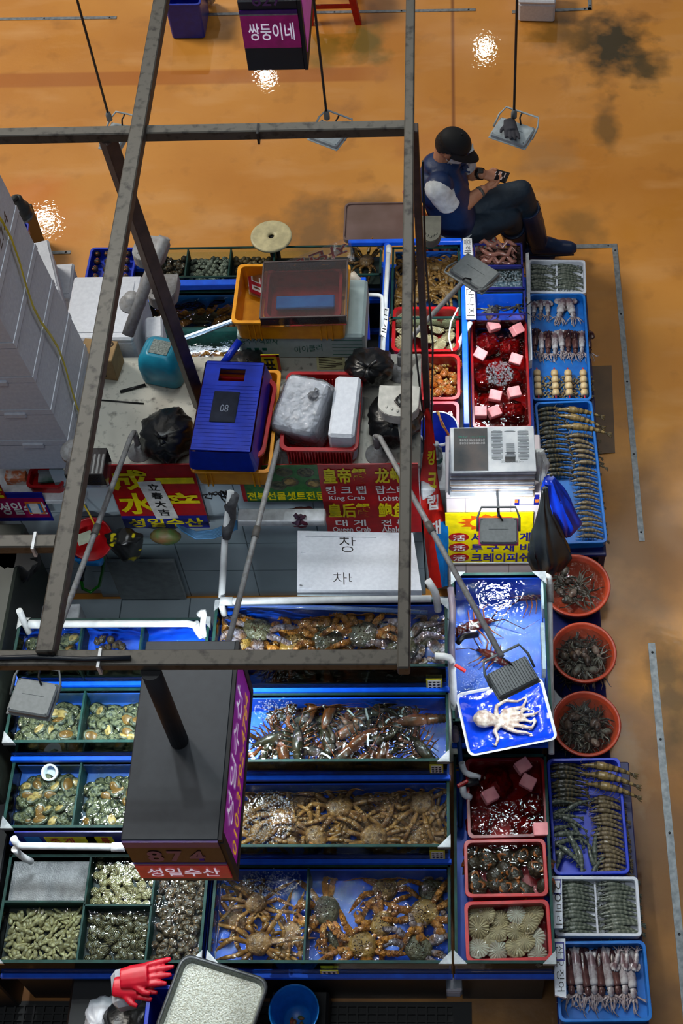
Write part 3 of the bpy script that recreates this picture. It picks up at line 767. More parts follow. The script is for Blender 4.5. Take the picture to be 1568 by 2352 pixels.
# ------------------------------------------------------------------ what lies in the tanks
TODO = []
def crabs(key, rows, base_label, group):
    x0, x1, y0, y1, zb, zt = TANKS[key]
    for px, py, dz, rot, kd, sca, lab in rows:
        p = at(px, py, zb+.05+dz)
        m_ = .055*sca; p.x = min(max(p.x, x0+m_), x1-m_); p.y = min(max(p.y, y0+m_), y1-m_-.01)
        TODO.append((kd.put((p.x, p.y, zb+.002+dz), (0, 0, math.radians(rot)), sca, lab, group), key))
g = 'snow crabs in the bottom tank'
crabs('C1', [(592, 2162, .035, 5, SN[0], 1, 'snow crab with spread legs at the front left of the bottom crab tank'),
  (586, 2072, .03, 190, SN[1], .85, 'smaller snow crab near the middle of the bottom left crab tank'),
  (666, 2136, .0, 60, SN[2], .85, 'snow crab pressed against the glass divider in the bottom tank'),
  (540, 2112, .0, 130, SN[1], .9, 'snow crab against the left glass wall of the bottom crab tank'),
  (648, 2180, .0, 280, SN[0], .75, 'snow crab in the front right corner beside the glass divider'),
  (560, 2020, .0, 30, SN[2], .8, 'snow crab under bubbles at the back of the bottom left tank')], '', g)
g = 'king crabs in the bottom tank'
crabs('C1', [(748, 2087, .015, 95, KG[1], .92, 'dark king crab alone at the left of the bottom right tank'),
  (832, 2168, .03, 160, KG[0], .95, 'spotted king crab at the front centre of the bottom right tank'),
  (876, 2118, .02, 60, KG[0], .85, 'pale spotted king crab behind the front one in the bottom tank'),
  (973, 2093, .035, 200, KG[0], .95, 'orange spotted king crab by the right glass of the bottom tank'),
  (960, 2172, .03, 330, KG[2], .95, 'purplish king crab in the front right corner of the bottom tank'),
  (884, 2030, .01, 20, KG[0], .85, 'king crab at the back centre of the bottom right tank'),
  (990, 2010, .0, 250, KG[2], .9, 'king crab in the back right corner of the bottom tank'),
  (770, 2150, .0, 120, KG[1], .6, 'small dark king crab with banded legs at the front left')], '', g)
g = 'snow crabs heaped in the second tank'
R2 = [(779, 1848, .035, 10, 0, 1.05, 'snow crab with wide round shell on top of the heap in the second tank'),
  (858, 1918, .04, 170, 1, 1.05, 'snow crab at the front centre of the heap, legs pointing right'),
  (966, 1825, .035, 75, 2, 1.0, 'snow crab on bare blue floor at the back right of the heap'),
  (1000, 1868, .02, 260, 1, .85, 'snow crab against the right glass of the second tank'),
  (725, 1915, .035, 300, 0, .95, 'snow crab at the front left of the heap in the second tank'),
  (925, 1922, .01, 40, 2, .9, 'snow crab with long legs lying at the front right of the heap')]
for px, py, dz, rot, k, s_, lab in R2: crabs('C2', [(px, py, dz, rot, SN[k], s_, lab)], '', g)
for i, (px, py) in enumerate([(560, 1860), (600, 1905), (610, 1835), (650, 1870), (660, 1925), (690, 1840), (700, 1880), (830, 1835), (880, 1860), (820, 1880), (900, 1835), (930, 1880), (960, 1910), (780, 1905), (500, 1870), (480, 1905), (400, 1850), (1000, 1915)]):
    if px < 540: continue
    crabs('C2', [(px, py, U(0, .02), U(0, 360), SN[i % 3], U(.85, 1), 'brown snow crab buried among others in the heap of the second tank')], '', g)
g = 'king crabs in the top tank'
crabs('C4', [(832, 1450, .07, 5, KG[1], 1.0, 'king crab with round brown shell at the centre of the top tank'),
  (752, 1462, .05, 30, KG[1], 1.0, 'dark king crab left of the round brown one in the top tank'),
  (921, 1482, .06, 40, KG[2], 1.05, 'king crab with pale purple legs at the right of the top tank'),
  (590, 1425, .05, 150, KG[2], 1.0, 'purple legged king crab at the back left of the top tank'),
  (672, 1480, .03, 70, KG[0], 1.1, 'bright orange king crab left of centre in the top tank'),
  (545, 1465, .03, 100, KG[0], 1.0, 'king crab in the left corner of the top tank'),
  (735, 1415, .02, 190, KG[0], .9, 'king crab at the back wall of the top tank'),
  (975, 1440, .01, 250, KG[2], 1.05, 'king crab with arched legs by the right glass of the top tank'),
  (880, 1415, .0, 120, KG[1], .85, 'dark king crab at the back right of the top tank'),
  (620, 1535, .0, 10, KG[1], 1.0, 'king crab behind the front glass at the left of the top tank'),
  (800, 1545, .0, 350, KG[0], 1.0, 'king crab behind the front glass at the middle of the top tank'),
  (930, 1540, .0, 20, KG[2], .95, 'king crab behind the front glass at the right of the top tank')], '', g)
g = 'lobsters in the third tank'
x0, x1, y0, y1, zb, zt = TANKS['C3']
for px, py, dz, rot, k, s_, lab in [(683, 1690, .05, 95, 0, 1.0, 'dark lobster with head to the front, left of centre in the lobster tank'),
  (840, 1690, .05, 40, 1, 1.05, 'rust coloured lobster curled at the centre of the lobster tank'),
  (935, 1655, .06, 185, 1, 1.05, 'rust coloured lobster with white banded claw at the right'),
  (750, 1650, .03, 250, 1, .95, 'rust coloured lobster at the back centre of the lobster tank'),
  (610, 1700, .02, 200, 0, 1.0, 'dark lobster at the left end of the lobster tank by the sign'),
  (960, 1710, .03, 130, 0, 1.0, 'dark lobster in the front right corner of the lobster tank'),
  (880, 1640, .0, 20, 0, 1.0, 'dark lobster against the back of the lobster tank'),
  (760, 1715, .01, 300, 0, 1.05, 'dark lobster lying along the front glass of the lobster tank')]:
    p = at(px, py, zb+.03+dz); p.y = min(max(p.y, y0+.05), y1-.06); TODO.append((LB[k].put((p.x, p.y, zb+dz), (0, 0, math.radians(rot)), s_*.92, lab, g), 'C3'))
for i in range(12):
    TODO.append((LB[i % 2].put((U(x0+.1, x1-.12), U(y0+.05, y1-.06), zb+U(0, .02)), (0, 0, U(0, 6.28)), .9, 'lobster half hidden under others at the bottom of the lobster tank', g), 'C3'))
# shellfish
x0, x1, y0, y1, zb, zt = TANKS['L1']; b_ = at(100, 2070, .6).y
fill([CL_EL, CL_EL, CL_RZ], x0+.03, xd1-.02, y0+.025, b_-.02, zb+.006, .0195, 'slender beige clam in the front left compartment of the clam tank', 'slender clams, front left', .5, .018, (1.0, 1.4))
fill([CL_CK], xd1+.02, xd2-.015, yd+.015, y1-.02, zb+.004, .0255, 'round striped cockle in the middle back compartment of the clam tank', 'striped cockles, middle back', .5, .012, (1.1, 1.35))
fill([CL_DK], xd1+.02, xd2-.015, y0+.025, yd-.02, zb+.004, .0275, 'wet dark clam in the middle front compartment of the clam tank', 'dark clams, middle front', .55, .014, (1.1, 1.4))
fill([WHT], xd2+.02, x1-.025, y0+.025, y1-.025, zb, .025, 'small dark turban shell in the right compartment of the clam tank', 'turban shells, right compartment', .9, .014)
AB3 = [AB[0], AB[0], AB[0], AB[2], AB[0], AB[1], AB[0]]
for key, xd, nm in (('L2', xd3, 'abalone tank with the white pipe socket'), ('L3', xd4, 'abalone tank below the grey floodlight')):
    x0, x1, y0, y1, zb, zt = TANKS[key]
    for a, b, sd in ((x0+.035, xd-.03, 'left'), (xd+.03, -1.32, 'right')):
        for lay in (0, 1):
            fill(AB3, a, b, y0+.035, y1-.04-.02*lay, zb+.02*lay, .037+.006*lay, 'abalone in the %s half of the %s' % (sd, nm), 'abalone, %s half, %s' % (sd, nm[13:]), .55, .012, (.62, .95))
x0, x1, y0, y1, zb, zt = TANKS['L4']
fill(AB3, x0+.03, at(170, 1500, 1.1).x-.02, y0+.03, y1-.04, zb, .038, 'abalone in the left end of the top shellfish tank', 'abalone, top shellfish tank', .5, .02, (.7, .95))
fill([WHT], at(190, 1500, 1.1).x+.02, at(268, 1500, 1.1).x, y0+.03, y1-.04, zb, .03, 'brown whelk beside the bare blue floor of the top shellfish tank', 'whelks, top shellfish tank', .9, .02)
# white pipe socket standing in the abalone tank
p = at(117, 1775, .72); mb = MB(); mb.lathe([(.028, -.06), (.028, .0), (.034, 0), (.034, .03), (.026, .03), (.026, -.02), (.012, -.02)], p, 24, MX.Rotation(.3, 3, 'X'), True, True)
S(mb, 'pipe_socket', 'pipe', 'white plastic pipe socket standing among abalone', PVC)
# ------------------------------------------------------------------ bubbles and foam
BUB = clear('bubble_film', (.93, .97, .98), rough=.05, ior=1.5, haze=.12, hcol=(220, 232, 240))
def foam(label, x0, x1, y0, y1, z, n, r=(.0012, .0042), ell=True):
    mb = MB()
    for i in range(n):
        u, v = U(-1, 1), U(-1, 1)
        if ell and u*u+v*v > 1: continue
        q = V(((x0+x1)/2+(x1-x0)/2*u, (y0+y1)/2+(y1-y0)/2*v, z)); k = U(*r)
        mb.lathe([(k, 0), (k*.8, k*.5), (k*.3, k*.78)], q, 6, None, False, True)
    S(mb, 'water_bubbles', 'bubbles', label, BUB, None, 'stuff')
def foam_px(label, pts, z, n, **k):
    a, b = at(*pts[0], z), at(*pts[1], z); foam(label, min(a.x, b.x), max(a.x, b.x), min(a.y, b.y), max(a.y, b.y), z, n, **k)
mb = MB(); a, b = V((XL0+.012, at(100, 2070, .6).y+.008, 0)), V((xd1-.008, 1.968, 0)); mb.box(((a.x+b.x)/2, (a.y+b.y)/2, .545), (b.x-a.x, b.y-a.y, .052), None, .003); S(mb, 'froth', 'froth', 'grey froth covering the back left compartment of the clam tank', mat('grey_froth', (128, 134, 136), .25, c2=(92, 98, 100), sc_=14, det=8, bump=.4, bsc=170), None, 'stuff')
foam_px('bubbles over the left end of the snow crab heap', ((560, 1815), (670, 1940)), .741, 900)
foam_px('bubbles at the back of the bottom snow crab compartment', ((560, 1985), (690, 2060)), .571, 800)
foam_px('bubbles rising at the left of the lobster tank', ((585, 1600), (680, 1660)), .911, 350)
# ------------------------------------------------------------------ right-hand column: spiny lobsters, octopus tray, red tubs
tank('R1', 'blue lobster tank with steel corners in front of the yellow notice', XR0, XR1+.02, 2.42, 3.09, .9, .24, (), BLUEF, br=('bl', 'br'), brs=.06, bed=.02)
tank('R2', 'low glass surround holding red tubs and scallops at the front corner', XR0, XR1+.005, 1.565, 2.40, .6, .17, (), BLUEF, water=False, back=False)
stand('black stand with blue rails under the lobster tank and the red tubs', 'tank_stand', [(XR0, XR1, 1.565, 2.40, .42), (XR0, XR1+.02, 2.42, 3.09, .65)])
SKY = (20, 120, 224)
x0, x1, y0, y1, zb, zt = TANKS['R1']
for px, py, rot, s_, lab in ((1105, 1430, 20, .95, 'dark red spiny lobster with long orange feelers, near the water jet'), (1215, 1365, 200, .9, 'brown spiny lobster in the back right corner of the blue tank'), (1120, 1500, 150, .8, 'spiny lobster partly under the big finned floodlight')):
    p = at(px, py, zb+.03); TODO.append((SPL.put((p.x, p.y, zb), (0, 0, math.radians(rot)), s_, lab, 'spiny lobsters'), 'R1'))
foam_px('white froth where water pours into the spiny lobster tank', ((1050, 1425), (1100, 1465)), zt+.001, 260)
foam_px('fine bubbles in front of the spiny lobsters', ((1050, 1520), (1120, 1590)), zt+.001, 300, r=(.001, .003))
# octopus tray lying across the tank
oc, ow, od, oa = rect((1052, 1600), (1246, 1552), (1275, 1703), (1072, 1733), .93)
t = T('octopus_tray', 'tray', 'white-edged tray lined with blue sheet, an octopus lying on it', oc-V((0, 0, .03)), oa)
mb = MB(); mb.loft([rr(ow-.03, od-.03, .02, 0), rr(ow, od, .025, .03), rr(ow+.008, od+.008, .028, .034), rr(ow-.004, od-.004, .024, .036), rr(ow-.03, od-.03, .02, .012)], True, True, False); O(mb, 'rim', WHITE, t, True)
mb = MB(); N_ = 16; vs = []
for j in range(N_+1):
    for i in range(N_+1):
        u, v = i/N_*2-1, j/N_*2-1
        vs.append((u*(ow/2-.008), v*(od/2-.008), .016+.012*max(abs(u), abs(v))**8+.0025*math.sin(9*u+4*v)*math.cos(7*v-3*u)))
mb.add(vs, [(j*(N_+1)+i, j*(N_+1)+i+1, (j+1)*(N_+1)+i+1, (j+1)*(N_+1)+i) for j in range(N_) for i in range(N_)], True)
O(mb, 'blue_sheet', mat('blue_sheet', (10, 62, 200), .12, c2=(8, 50, 180), bump=.5, bsc=14), t, True)
def voxel(mb, name, mats, size, smooth=2, dec=1):
    """weld overlapping shapes into one continuous skin"""
    me = mesh_of(mb, name, mats); o = bpy.data.objects.new(name, me); C.objects.link(o)
    m = o.modifiers.new('r', 'REMESH'); m.mode = 'VOXEL'; m.voxel_size = size; m.use_smooth_shade = True
    if smooth: s_ = o.modifiers.new('s', 'SMOOTH'); s_.iterations = smooth; s_.factor = .5
    if dec < 1: d_ = o.modifiers.new('d', 'DECIMATE'); d_.ratio = dec
    dg = bpy.context.evaluated_depsgraph_get(); dg.update()
    m2 = bpy.data.meshes.new_from_object(o.evaluated_get(dg)); bpy.data.objects.remove(o); bpy.data.meshes.remove(me)
    m2.name = name; return m2
def OM(me, name, parent=None, cat=None, label=None, group=None, loc=None):
    """object from a ready mesh in world space"""
    iv = wm(parent).inverted() if parent else MX.Translation(-V(loc)) if loc is not None else MX.Identity(4)
    me.transform(iv); o = bpy.data.objects.new(name, me); C.objects.link(o)
    if parent: o.parent = parent
    elif loc is not None: o.location = loc
    return tag(o, cat, label, group)
zo = .926
def oz(px, py, dz=.008): return at(px, py, zo+dz)
mb = MB(); mb.tube([oz(1088, 1650, .024), oz(1098, 1650, .030), oz(1113, 1651, .031), oz(1130, 1654, .024), oz(1144, 1657, .016)], [.014, .034, .038, .026, .016], 14, True, .8)
mb.ell(oz(1147, 1656, .014), .016, None, 12, 8)
for P in ([(1146, 1652), (1139, 1640), (1140, 1622), (1160, 1609), (1188, 1611), (1207, 1601)], [(1150, 1650), (1158, 1634), (1182, 1628), (1200, 1624), (1209, 1606), (1202, 1600)], [(1152, 1652), (1172, 1641), (1195, 1637), (1207, 1628), (1218, 1632)],
          [(1154, 1654), (1177, 1649), (1207, 1643), (1228, 1640), (1236, 1634)], [(1154, 1658), (1180, 1655), (1205, 1653), (1219, 1658), (1228, 1650)], [(1152, 1660), (1174, 1664), (1198, 1668), (1221, 1672), (1230, 1656), (1226, 1648)],
          [(1149, 1662), (1168, 1674), (1186, 1681), (1207, 1682), (1222, 1688)], [(1146, 1664), (1136, 1680), (1144, 1696), (1138, 1712), (1130, 1708)]):
    n = len(P); mb.tube([oz(*P[0], .014)] + [oz(*p, .009) for p in P[1:]], [.0125]+[.0128*(1-.74*i/(n-1)) for i in range(1, n)], 8)
    for i in range(1, n-1):
        for k in range(3): a_, b_ = oz(*P[i], .016-.003*i), oz(*P[i+1], .013-.003*i); mb.ell(a_.lerp(b_, k/3), .0034, None, 6, 4)
OM(voxel(mb, 'octopus', mat('octopus_skin', (196, 188, 176), .25, c2=(146, 124, 112), sc_=44, bump=.25), .0028, 1), 'octopus', None, 'octopus', 'pale octopus with spread arms lying on the blue sheet of the tray', None, oz(1150, 1655, -.002))
# red tub with floats
REDW = clear('red_tub_water', (.84, .34, .34), bump=.5, scale=22, rough=.03)
REDL = mat('red_tub_inside', (150, 6, 12), .3, c2=(96, 4, 10), sc_=7)
NET = mat('red_net_bag', (116, 10, 13), .3, c2=(60, 8, 10), sc_=50, bump=.6)
PINK = mat('pink_foam', (240, 158, 160), .6, c2=(226, 138, 142), sc_=30)
def tub(label, q, z, h, m, water=None, wl=.02, taper=.012, rim=.010, r=.02, name='plastic_tub', cat='tub', inner=None, ribs=0):
    ce, w_, d, a = rect(*q, z); t = T(name, cat, label, ce-V((0, 0, h)), a)
    O(tray_mb(w_, d, h, taper, .003, rim, .012, r), 'body', m, t, True)
    if water is not None:
        mb = MB(); mb.loft([rr(w_-2*rim-.008, d-2*rim-.008, r, h-wl)], True, False, True); O(mb, 'water', water, t, True)
    t['_'] = 0; del t['_']
    return t, ce, w_, d, a
tub('red tub of red water with four pink foam blocks, in front of the octopus', ((1073, 1742), (1254, 1738), (1256, 1922), (1068, 1926)), .59, .15, REDL, REDW)
for px, py, s_, lab in ((1140, 1800, .17, ''), (1220, 1850, .12, ''), (1100, 1890, .13, ''), (1200, 1900, .11, '')):
    p = at(px, py, .5); mb = MB(); mb.ell(p, (s_*.45, s_*.4, .045), MX.Rotation(U(0, 3), 3, 'Z'), 18, 10, lambda u: 1+.14*math.sin(6*u.x+2)*math.sin(7*u.y+1))
    S(mb, 'net_bag', 'net bag', 'dark red net bag under the water of the front red tub', NET, 'net bags in the front red tub')
def float_(px, py, rot, z, lab, g, s_=.05, tl=.3):
    p = at(px, py, z); mb = MB(); mb.box((0, 0, 0), (s_*1.15, s_, s_*.8), None, .003); R = Euler((tl, tl*.5, rot)).to_matrix(); mb.v = [R @ v + p for v in mb.v]
    S(mb, 'foam_float', 'float', lab, PINK, g)
for px, py, rot, lab in ((1200, 1760, .6, 'pink foam block furthest back in the front red tub'), (1212, 1797, -.5, 'pink foam block by the right side of the front red tub'), (1125, 1828, .5, 'pink foam block at the left of the front red tub'), (1241, 1906, .05, 'pink foam block in the front right corner of the red tub')):
    float_(px, py, rot, .585, lab, 'pink floats in the front red tub', .052, .12)
tub('red crate of whelks in water, behind the scallop crate', ((1066, 1928), (1254, 1926), (1258, 2058), (1066, 2062)), .60, .12, REDP, WATER, .015)
tub('red crate of fan scallops at the front corner', ((1066, 2070), (1262, 2066), (1268, 2205), (1070, 2212)), .60, .12, REDP, WATER, .018)
for i, (px, py, rz, tl) in enumerate([(1085, 1950, .4, .1), (1112, 1962, 1.8, .2), (1158, 1952, 2.6, -.6), (1198, 1962, 1.1, .15), (1232, 1948, .6, .4), (1090, 1992, 3.9, .9), (1130, 2004, .9, .8), (1180, 2005, 1.9, .1), (1228, 1993, 2.5, .1), (1098, 2030, .2, .2), (1160, 2032, .4, .25), (1212, 2035, 2, -.7), (1242, 2028, 1.3, .9), (1135, 2040, 2.9, .7), (1190, 1985, 4, .9), (1150, 1985, 1, .9), (1110, 1982, 2.2, .3), (1205, 1945, 3.3, .8), (1132, 1975, 5, .6), (1085, 2015, 1.4, .2), (1245, 1970, .3, .8), (1185, 2045, 3.6, .5), (1108, 2048, 4.4, .9)]):
    p = at(px, py, .54); WH.put((p.x, p.y, .5), (tl, tl*.4, rz), U(.95, 1.15), 'knobbly whelk with an orange mouth in the front red crate', 'whelks in the front red crate')
for i, (px, py) in enumerate([(1093, 2098), (1118, 2102), (1148, 2110), (1185, 2100), (1225, 2096), (1098, 2130), (1145, 2140), (1182, 2140), (1228, 2150), (1098, 2180), (1142, 2180), (1185, 2178), (1232, 2190), (1215, 2120), (1120, 2160), (1205, 2165)]):
    p = at(px, py, .56); SCA[1 if i in (3, 9, 10, 12, 8) else 0].put((p.x, p.y, .535+.012*(i % 2)), (U(-.3, .3), U(-.3, .3), PI+U(-.5, .5)), U(.9, 1.05), 'fan scallop with a ribbed cream shell in the front red crate', 'scallops in the front red crate')
# ------------------------------------------------------------------ right-hand display: shelf boxes, bowls, trays of shrimp and squid
def shelf(label, x0, x1, y0, y1, z, m):
    t = T('display_shelf', 'shelf', label, ((x0+x1)/2, (y0+y1)/2, 0)); mb = MB(); mb.box(((x0+x1)/2, (y0+y1)/2, z-.012), (x1-x0, y1-y0, .024), None, .004); O(mb, 'top', m, t)
    for sx in (x0+.02, x1-.02):
        for sy in (y0+.02, y1-.02): mb = MB(); mb.box((sx, sy, (z-.024)/2), (.03, .03, z-.024)); O(mb, 'leg', m, t)
    mb = MB(); mb.box(((x0+x1)/2, (y0+y1)/2, z*.45), (x1-x0-.06, y1-y0-.06, z*.8)); O(mb, 'crate', DARK, t); return t
NAVY = mat('navy_plastic', (8, 22, 92), .35, c2=(6, 18, 74))
shelf('navy plastic shelf under the three terracotta bowls', .345, .62, 2.48, 3.44, .3, NAVY)
shelf('navy shelf under the front shrimp and squid trays', .335, .69, 1.34, 2.46, .36, NAVY)
shelf('navy shelf under the back shrimp and squid trays', .345, .66, 3.46, 5.2, .38, NAVY)
TERR = mat('terracotta_plastic', (186, 66, 34), .38, c2=(172, 58, 30)); TERD = mat('bowl_red', (150, 22, 12), .3)
for px, py, r, lab, nn in ((1322, 1343, 80, 'terracotta bowl of small octopus nearest the blue and black bags', 7), (1340, 1497, 76, 'terracotta bowl of small octopus, middle of three', 15), (1346, 1661, 80, 'terracotta bowl of small octopus beside the octopus tray', 15)):
    p = at(px, py, .43); rad = (at(px+r, py, .43)-p).length
    t = T('terracotta_bowl', 'bowl', lab, (p.x, p.y, .301), 0, 'terracotta bowls'); mb = MB()
    mb.lathe([(rad*.72, 0), (rad*.93, .115), (rad, .117), (rad, .127), (rad*.97, .129), (rad*.90, .125), (rad*.70, .006), (.001, .006)], (0, 0, 0), 48, None, True, True); O(mb, 'bowl', TERR, t, True)
    mb = MB(); mb.lathe([(rad*.87, .104), (.001, .104)], (0, 0, 0), 36); O(mb, 'water', WATERB if nn > 10 else WATER, t, True)
    for i in range(nn):
        a = i*2.4+U(-.3, .3); rr_ = rad*.5*math.sqrt((i+.5)/nn); SO[(i*7+nn) % 3].put((p.x+rr_*math.cos(a)-(rad*.14 if nn < 10 else 0), p.y+rr_*math.sin(a), .35+.035*U(0, 1)), (U(-.2, .2), U(-.2, .2), U(0, 6.28)), U(.9, 1.2), 'small octopus heaped in the '+lab[11:], 'octopuses, '+lab[36:])
    for i in range(nn): 
        if nn > 10: SO[i % 3].put((p.x+U(-.45, .45)*rad, p.y+U(-.45, .45)*rad, .312+.02*U(0, 1)), (0, 0, U(0, 6.28)), 1.2, 'small octopus heaped in the '+lab[11:], 'octopuses, '+lab[36:])
def rows(kd, p0, p1, n, z, label, group, rot=0, sca=(.92, 1.06), flip=False, zt=0, jx=3, tl=.12):
    for i in range(n):
        u = i/(n-1) if n > 1 else 0; p = at(p0[0]+(p1[0]-p0[0])*u+U(-jx, jx), p0[1]+(p1[1]-p0[1])*u+U(-1, 1), z)
        kd.put((p.x, p.y, z+zt*(n-1-i)+U(0, .003)), (U(-tl, tl)+.35, U(-.05, .05), rot+U(-.1, .1)), U(*sca), label, group)
def styro_tray(label, q, z, h=.05, name='styrofoam_tray', mid=True):
    ce, w_, d, a = rect(*q, z); t = T(name, 'tray', label, ce-V((0, 0, h)), a); O(tray_mb(w_, d, h, .004, .008, .003, .02, .012, None, .008), 'body', STYRO, t, True)
    if mid: mb = MB(); mb.box((0, 0, .016), (.008, d-.03, .02)); O(mb, 'divider', STYRO, t, True)
    return t
SKYT = mat('sky_blue_tray', (14, 112, 196), .35, c2=(10, 96, 180)); BLUT = mat('royal_blue_tray', (10, 56, 200), .35, c2=(8, 46, 184))
def btray(label, q, z, m, h=.06): return tub(label, q, z, h, m, None, 0, .008, .008, .02, 'plastic_tray', 'tray')
styro_tray('white foam tray of grey shrimps beside the boots', ((1212, 596), (1342, 597), (1348, 674), (1214, 672)), .44)
rows(SHR, (1236, 606), (1240, 664), 11, .40, 'small grey shrimp in the left row of the foam tray beside the boots', 'shrimps, back foam tray, left row')
rows(SHR, (1300, 606), (1306, 664), 11, .40, 'small grey shrimp in the right row of the foam tray beside the boots', 'shrimps, back foam tray, right row')
btray('sky blue tray of squid and skewers', ((1214, 674), (1340, 674), (1363, 918), (1220, 920)), .44, SKYT)
g = 'squid in the back sky blue tray'
for px, py, rot, k, s_, lab in ((1226, 708, 175, 0, .85, 'pale squid'), (1242, 702, 178, 2, .85, 'pale squid'), (1258, 706, 178, 0, .85, 'pale squid'), (1288, 716, 170, 2, .85, 'pale squid')):
    p = at(px, py, .42); SQ[k].put((p.x, p.y, .388), (0, 0, math.radians(rot-180)), s_*.8, 'pale squid lying head down at the back left of the sky blue tray', g)
for px, rot, lab in ((1288, -14, 'left of two big pointed squid in the sky blue tray'), (1312, 10, 'right of two big pointed squid in the sky blue tray')):
    p = at(px, 705, .43); SQ[2].put((p.x, p.y, .392), (0, 0, math.radians(rot)), (1.15, .95, 1), lab, g)
for i in range(9):
    p = at(1228+i*15.5, 785+U(-4, 4), .42); SQ[(1, 2, 1, 0, 2, 1, 1, 2, 1)[i]].put((p.x, p.y, .388), (0, 0, U(-.08, .08)), (.85, .95, .9), 'dark squid in the close row of nine across the sky blue tray', 'row of nine squid')
# skewers on a bed of small shells
SKW = mat('sausage_roll', (222, 196, 148), .4, c2=(204, 172, 120), sc_=20); STK = mat('pink_stick', (226, 60, 84), .4)
for i, px in enumerate((1233, 1273, 1304, 1339)):
    t = T('skewer', 'skewer', ('leftmost', 'second', 'third', 'rightmost')[i] + ' of four skewers of cream rolls on pink sticks', at(px, 885, .40), 0, 'skewers')
    a, b = at(px-1, 845, .425), at(px+4, 918, .425); mb = MB(); mb.tube([a, b], .004, 8); O(mb, 'stick', STK, t)
    for k in range(4):
        u = .17+.205*k; p = a.lerp(b, u); mb = MB(); mb.lathe([(.006, -.0165), (.016, -.015), (.019, -.004), (.018, .010), (.013, .0165), (.005, .0165)], p, 14, MX.Rotation(PI/2+.15, 3, 'X')); O(mb, 'roll', SKW, t)
x_ = [at(1222, 916, .4), at(1360, 862, .4)]
fill([CL_BR, CL_EL], x_[0].x, x_[1].x, x_[0].y, x_[1].y, .388, .017, 'tiny clam meat in the bed under the skewers', 'bed of tiny clams under the skewers', .6, .008, (.45, .6))
btray('long blue tray of striped prawns and shrimps beside the newspapers', ((1222, 922), (1362, 920), (1392, 1244), (1260, 1252)), .44, SKYT)
rows(SHD, (1256, 930), (1282, 1090), 16, .395, 'dark prawn in the left row of the long blue tray', 'prawns, long blue tray, left row', .1, (.76, .86))
rows(SHT, (1330, 945), (1340, 985), 3, .42, 'big striped prawn at the back of the long blue tray', 'three big striped prawns at the back', -.18, (.88, .95))
rows(SHB, (1336, 1003), (1352, 1062), 6, .395, 'brown banded prawn in the right row of the long blue tray', 'prawns, long blue tray, right row', -.12)
rows(SHB, (1344, 1078), (1357, 1232), 13, .395, 'plump grey brown shrimp at the front of the long blue tray', 'shrimps, front of the long blue tray', -.1, (.8, .9))
btray('royal blue tray of loose shrimps in front of the last bowl', ((1258, 1742), (1420, 1740), (1450, 2006), (1268, 2010)), .43, BLUT)
rows(SHD, (1300, 1755), (1306, 1845), 10, .385, 'dark prawn in the left row of the royal blue tray', 'prawns, royal blue tray, back left', .0, (.8, .9))
for i, (px, py, rz) in enumerate([(1300, 1860, .2), (1290, 1875, .1), (1310, 1888, -.4), (1285, 1900, .3), (1322, 1905, -1.0), (1300, 1918, .1), (1335, 1925, -.6), (1290, 1935, .4), (1318, 1945, -1.2), (1363, 1940, 1.5), (1290, 1960, .0), (1310, 1965, -.7), (1355, 1970, 1.9), (1285, 1980, -1.8), (1335, 1980, -1.4), (1370, 1985, 1.0), (1320, 1850, .5), (1280, 1845, .1)]):
    p = at(px, py, .39); SHR.put((p.x, p.y, .385+.012*(i % 3)), (.3, 0, rz), U(.95, 1.1), 'curled grey shrimp lying loose in the royal blue tray', 'loose shrimps, royal blue tray')
rows(SHB, (1394, 1832), (1410, 1998), 17, .385, 'shrimp in the straight right row of the royal blue tray', 'shrimps, royal blue tray, right row', -.08, (.86, .95))
rows(SHT, (1398, 1762), (1408, 1810), 3, .425, 'big striped prawn overhanging the edge of the royal blue tray', 'three big striped prawns overhanging', -.2, (.86, .9))
styro_tray('white foam tray of shrimps behind the front squid tray', ((1268, 2012), (1464, 2014), (1474, 2150), (1274, 2150)), .43)
rows(SHR, (1322, 2024), (1330, 2140), 14, .392, 'grey shrimp in the left row of the front foam tray', 'shrimps, front foam tray, left row', .0, (.95, 1.05))
rows(SHR, (1416, 2022), (1428, 2140), 14, .392, 'grey shrimp in the right row of the front foam tray', 'shrimps, front foam tray, right row', .0, (1.05, 1.15))
btray('sky blue tray of dark squid at the front right', ((1276, 2162), (1480, 2160), (1500, 2345), (1280, 2348)), .43, SKYT, .07)
for i in range(9):
    p = at(1310+i*17.5, 2246+U(-6, 6), .40); SQ[(1, 0, 1, 2, 1, 0, 1, 2, 0)[i]].put((p.x, p.y, .368+.004*(i % 2)), (0, 0, U(-.07, .07)+(.06)), (1.02, 1.12+.05*(i % 3), 1), 'squid in the close row in the front right tray', 'squid in the front right tray')
for i in range(3):
    p = at(1418+i*22, 2196, .43); SQ[(0, 2, 0)[i]].put((p.x, p.y, .395), (0, 0, PI+U(-.3, .3)), (.5, .55, .6), 'small squid draped over the back of the front right tray', 'small draped squid')

for r_, k_ in TODO: confine(r_, k_)
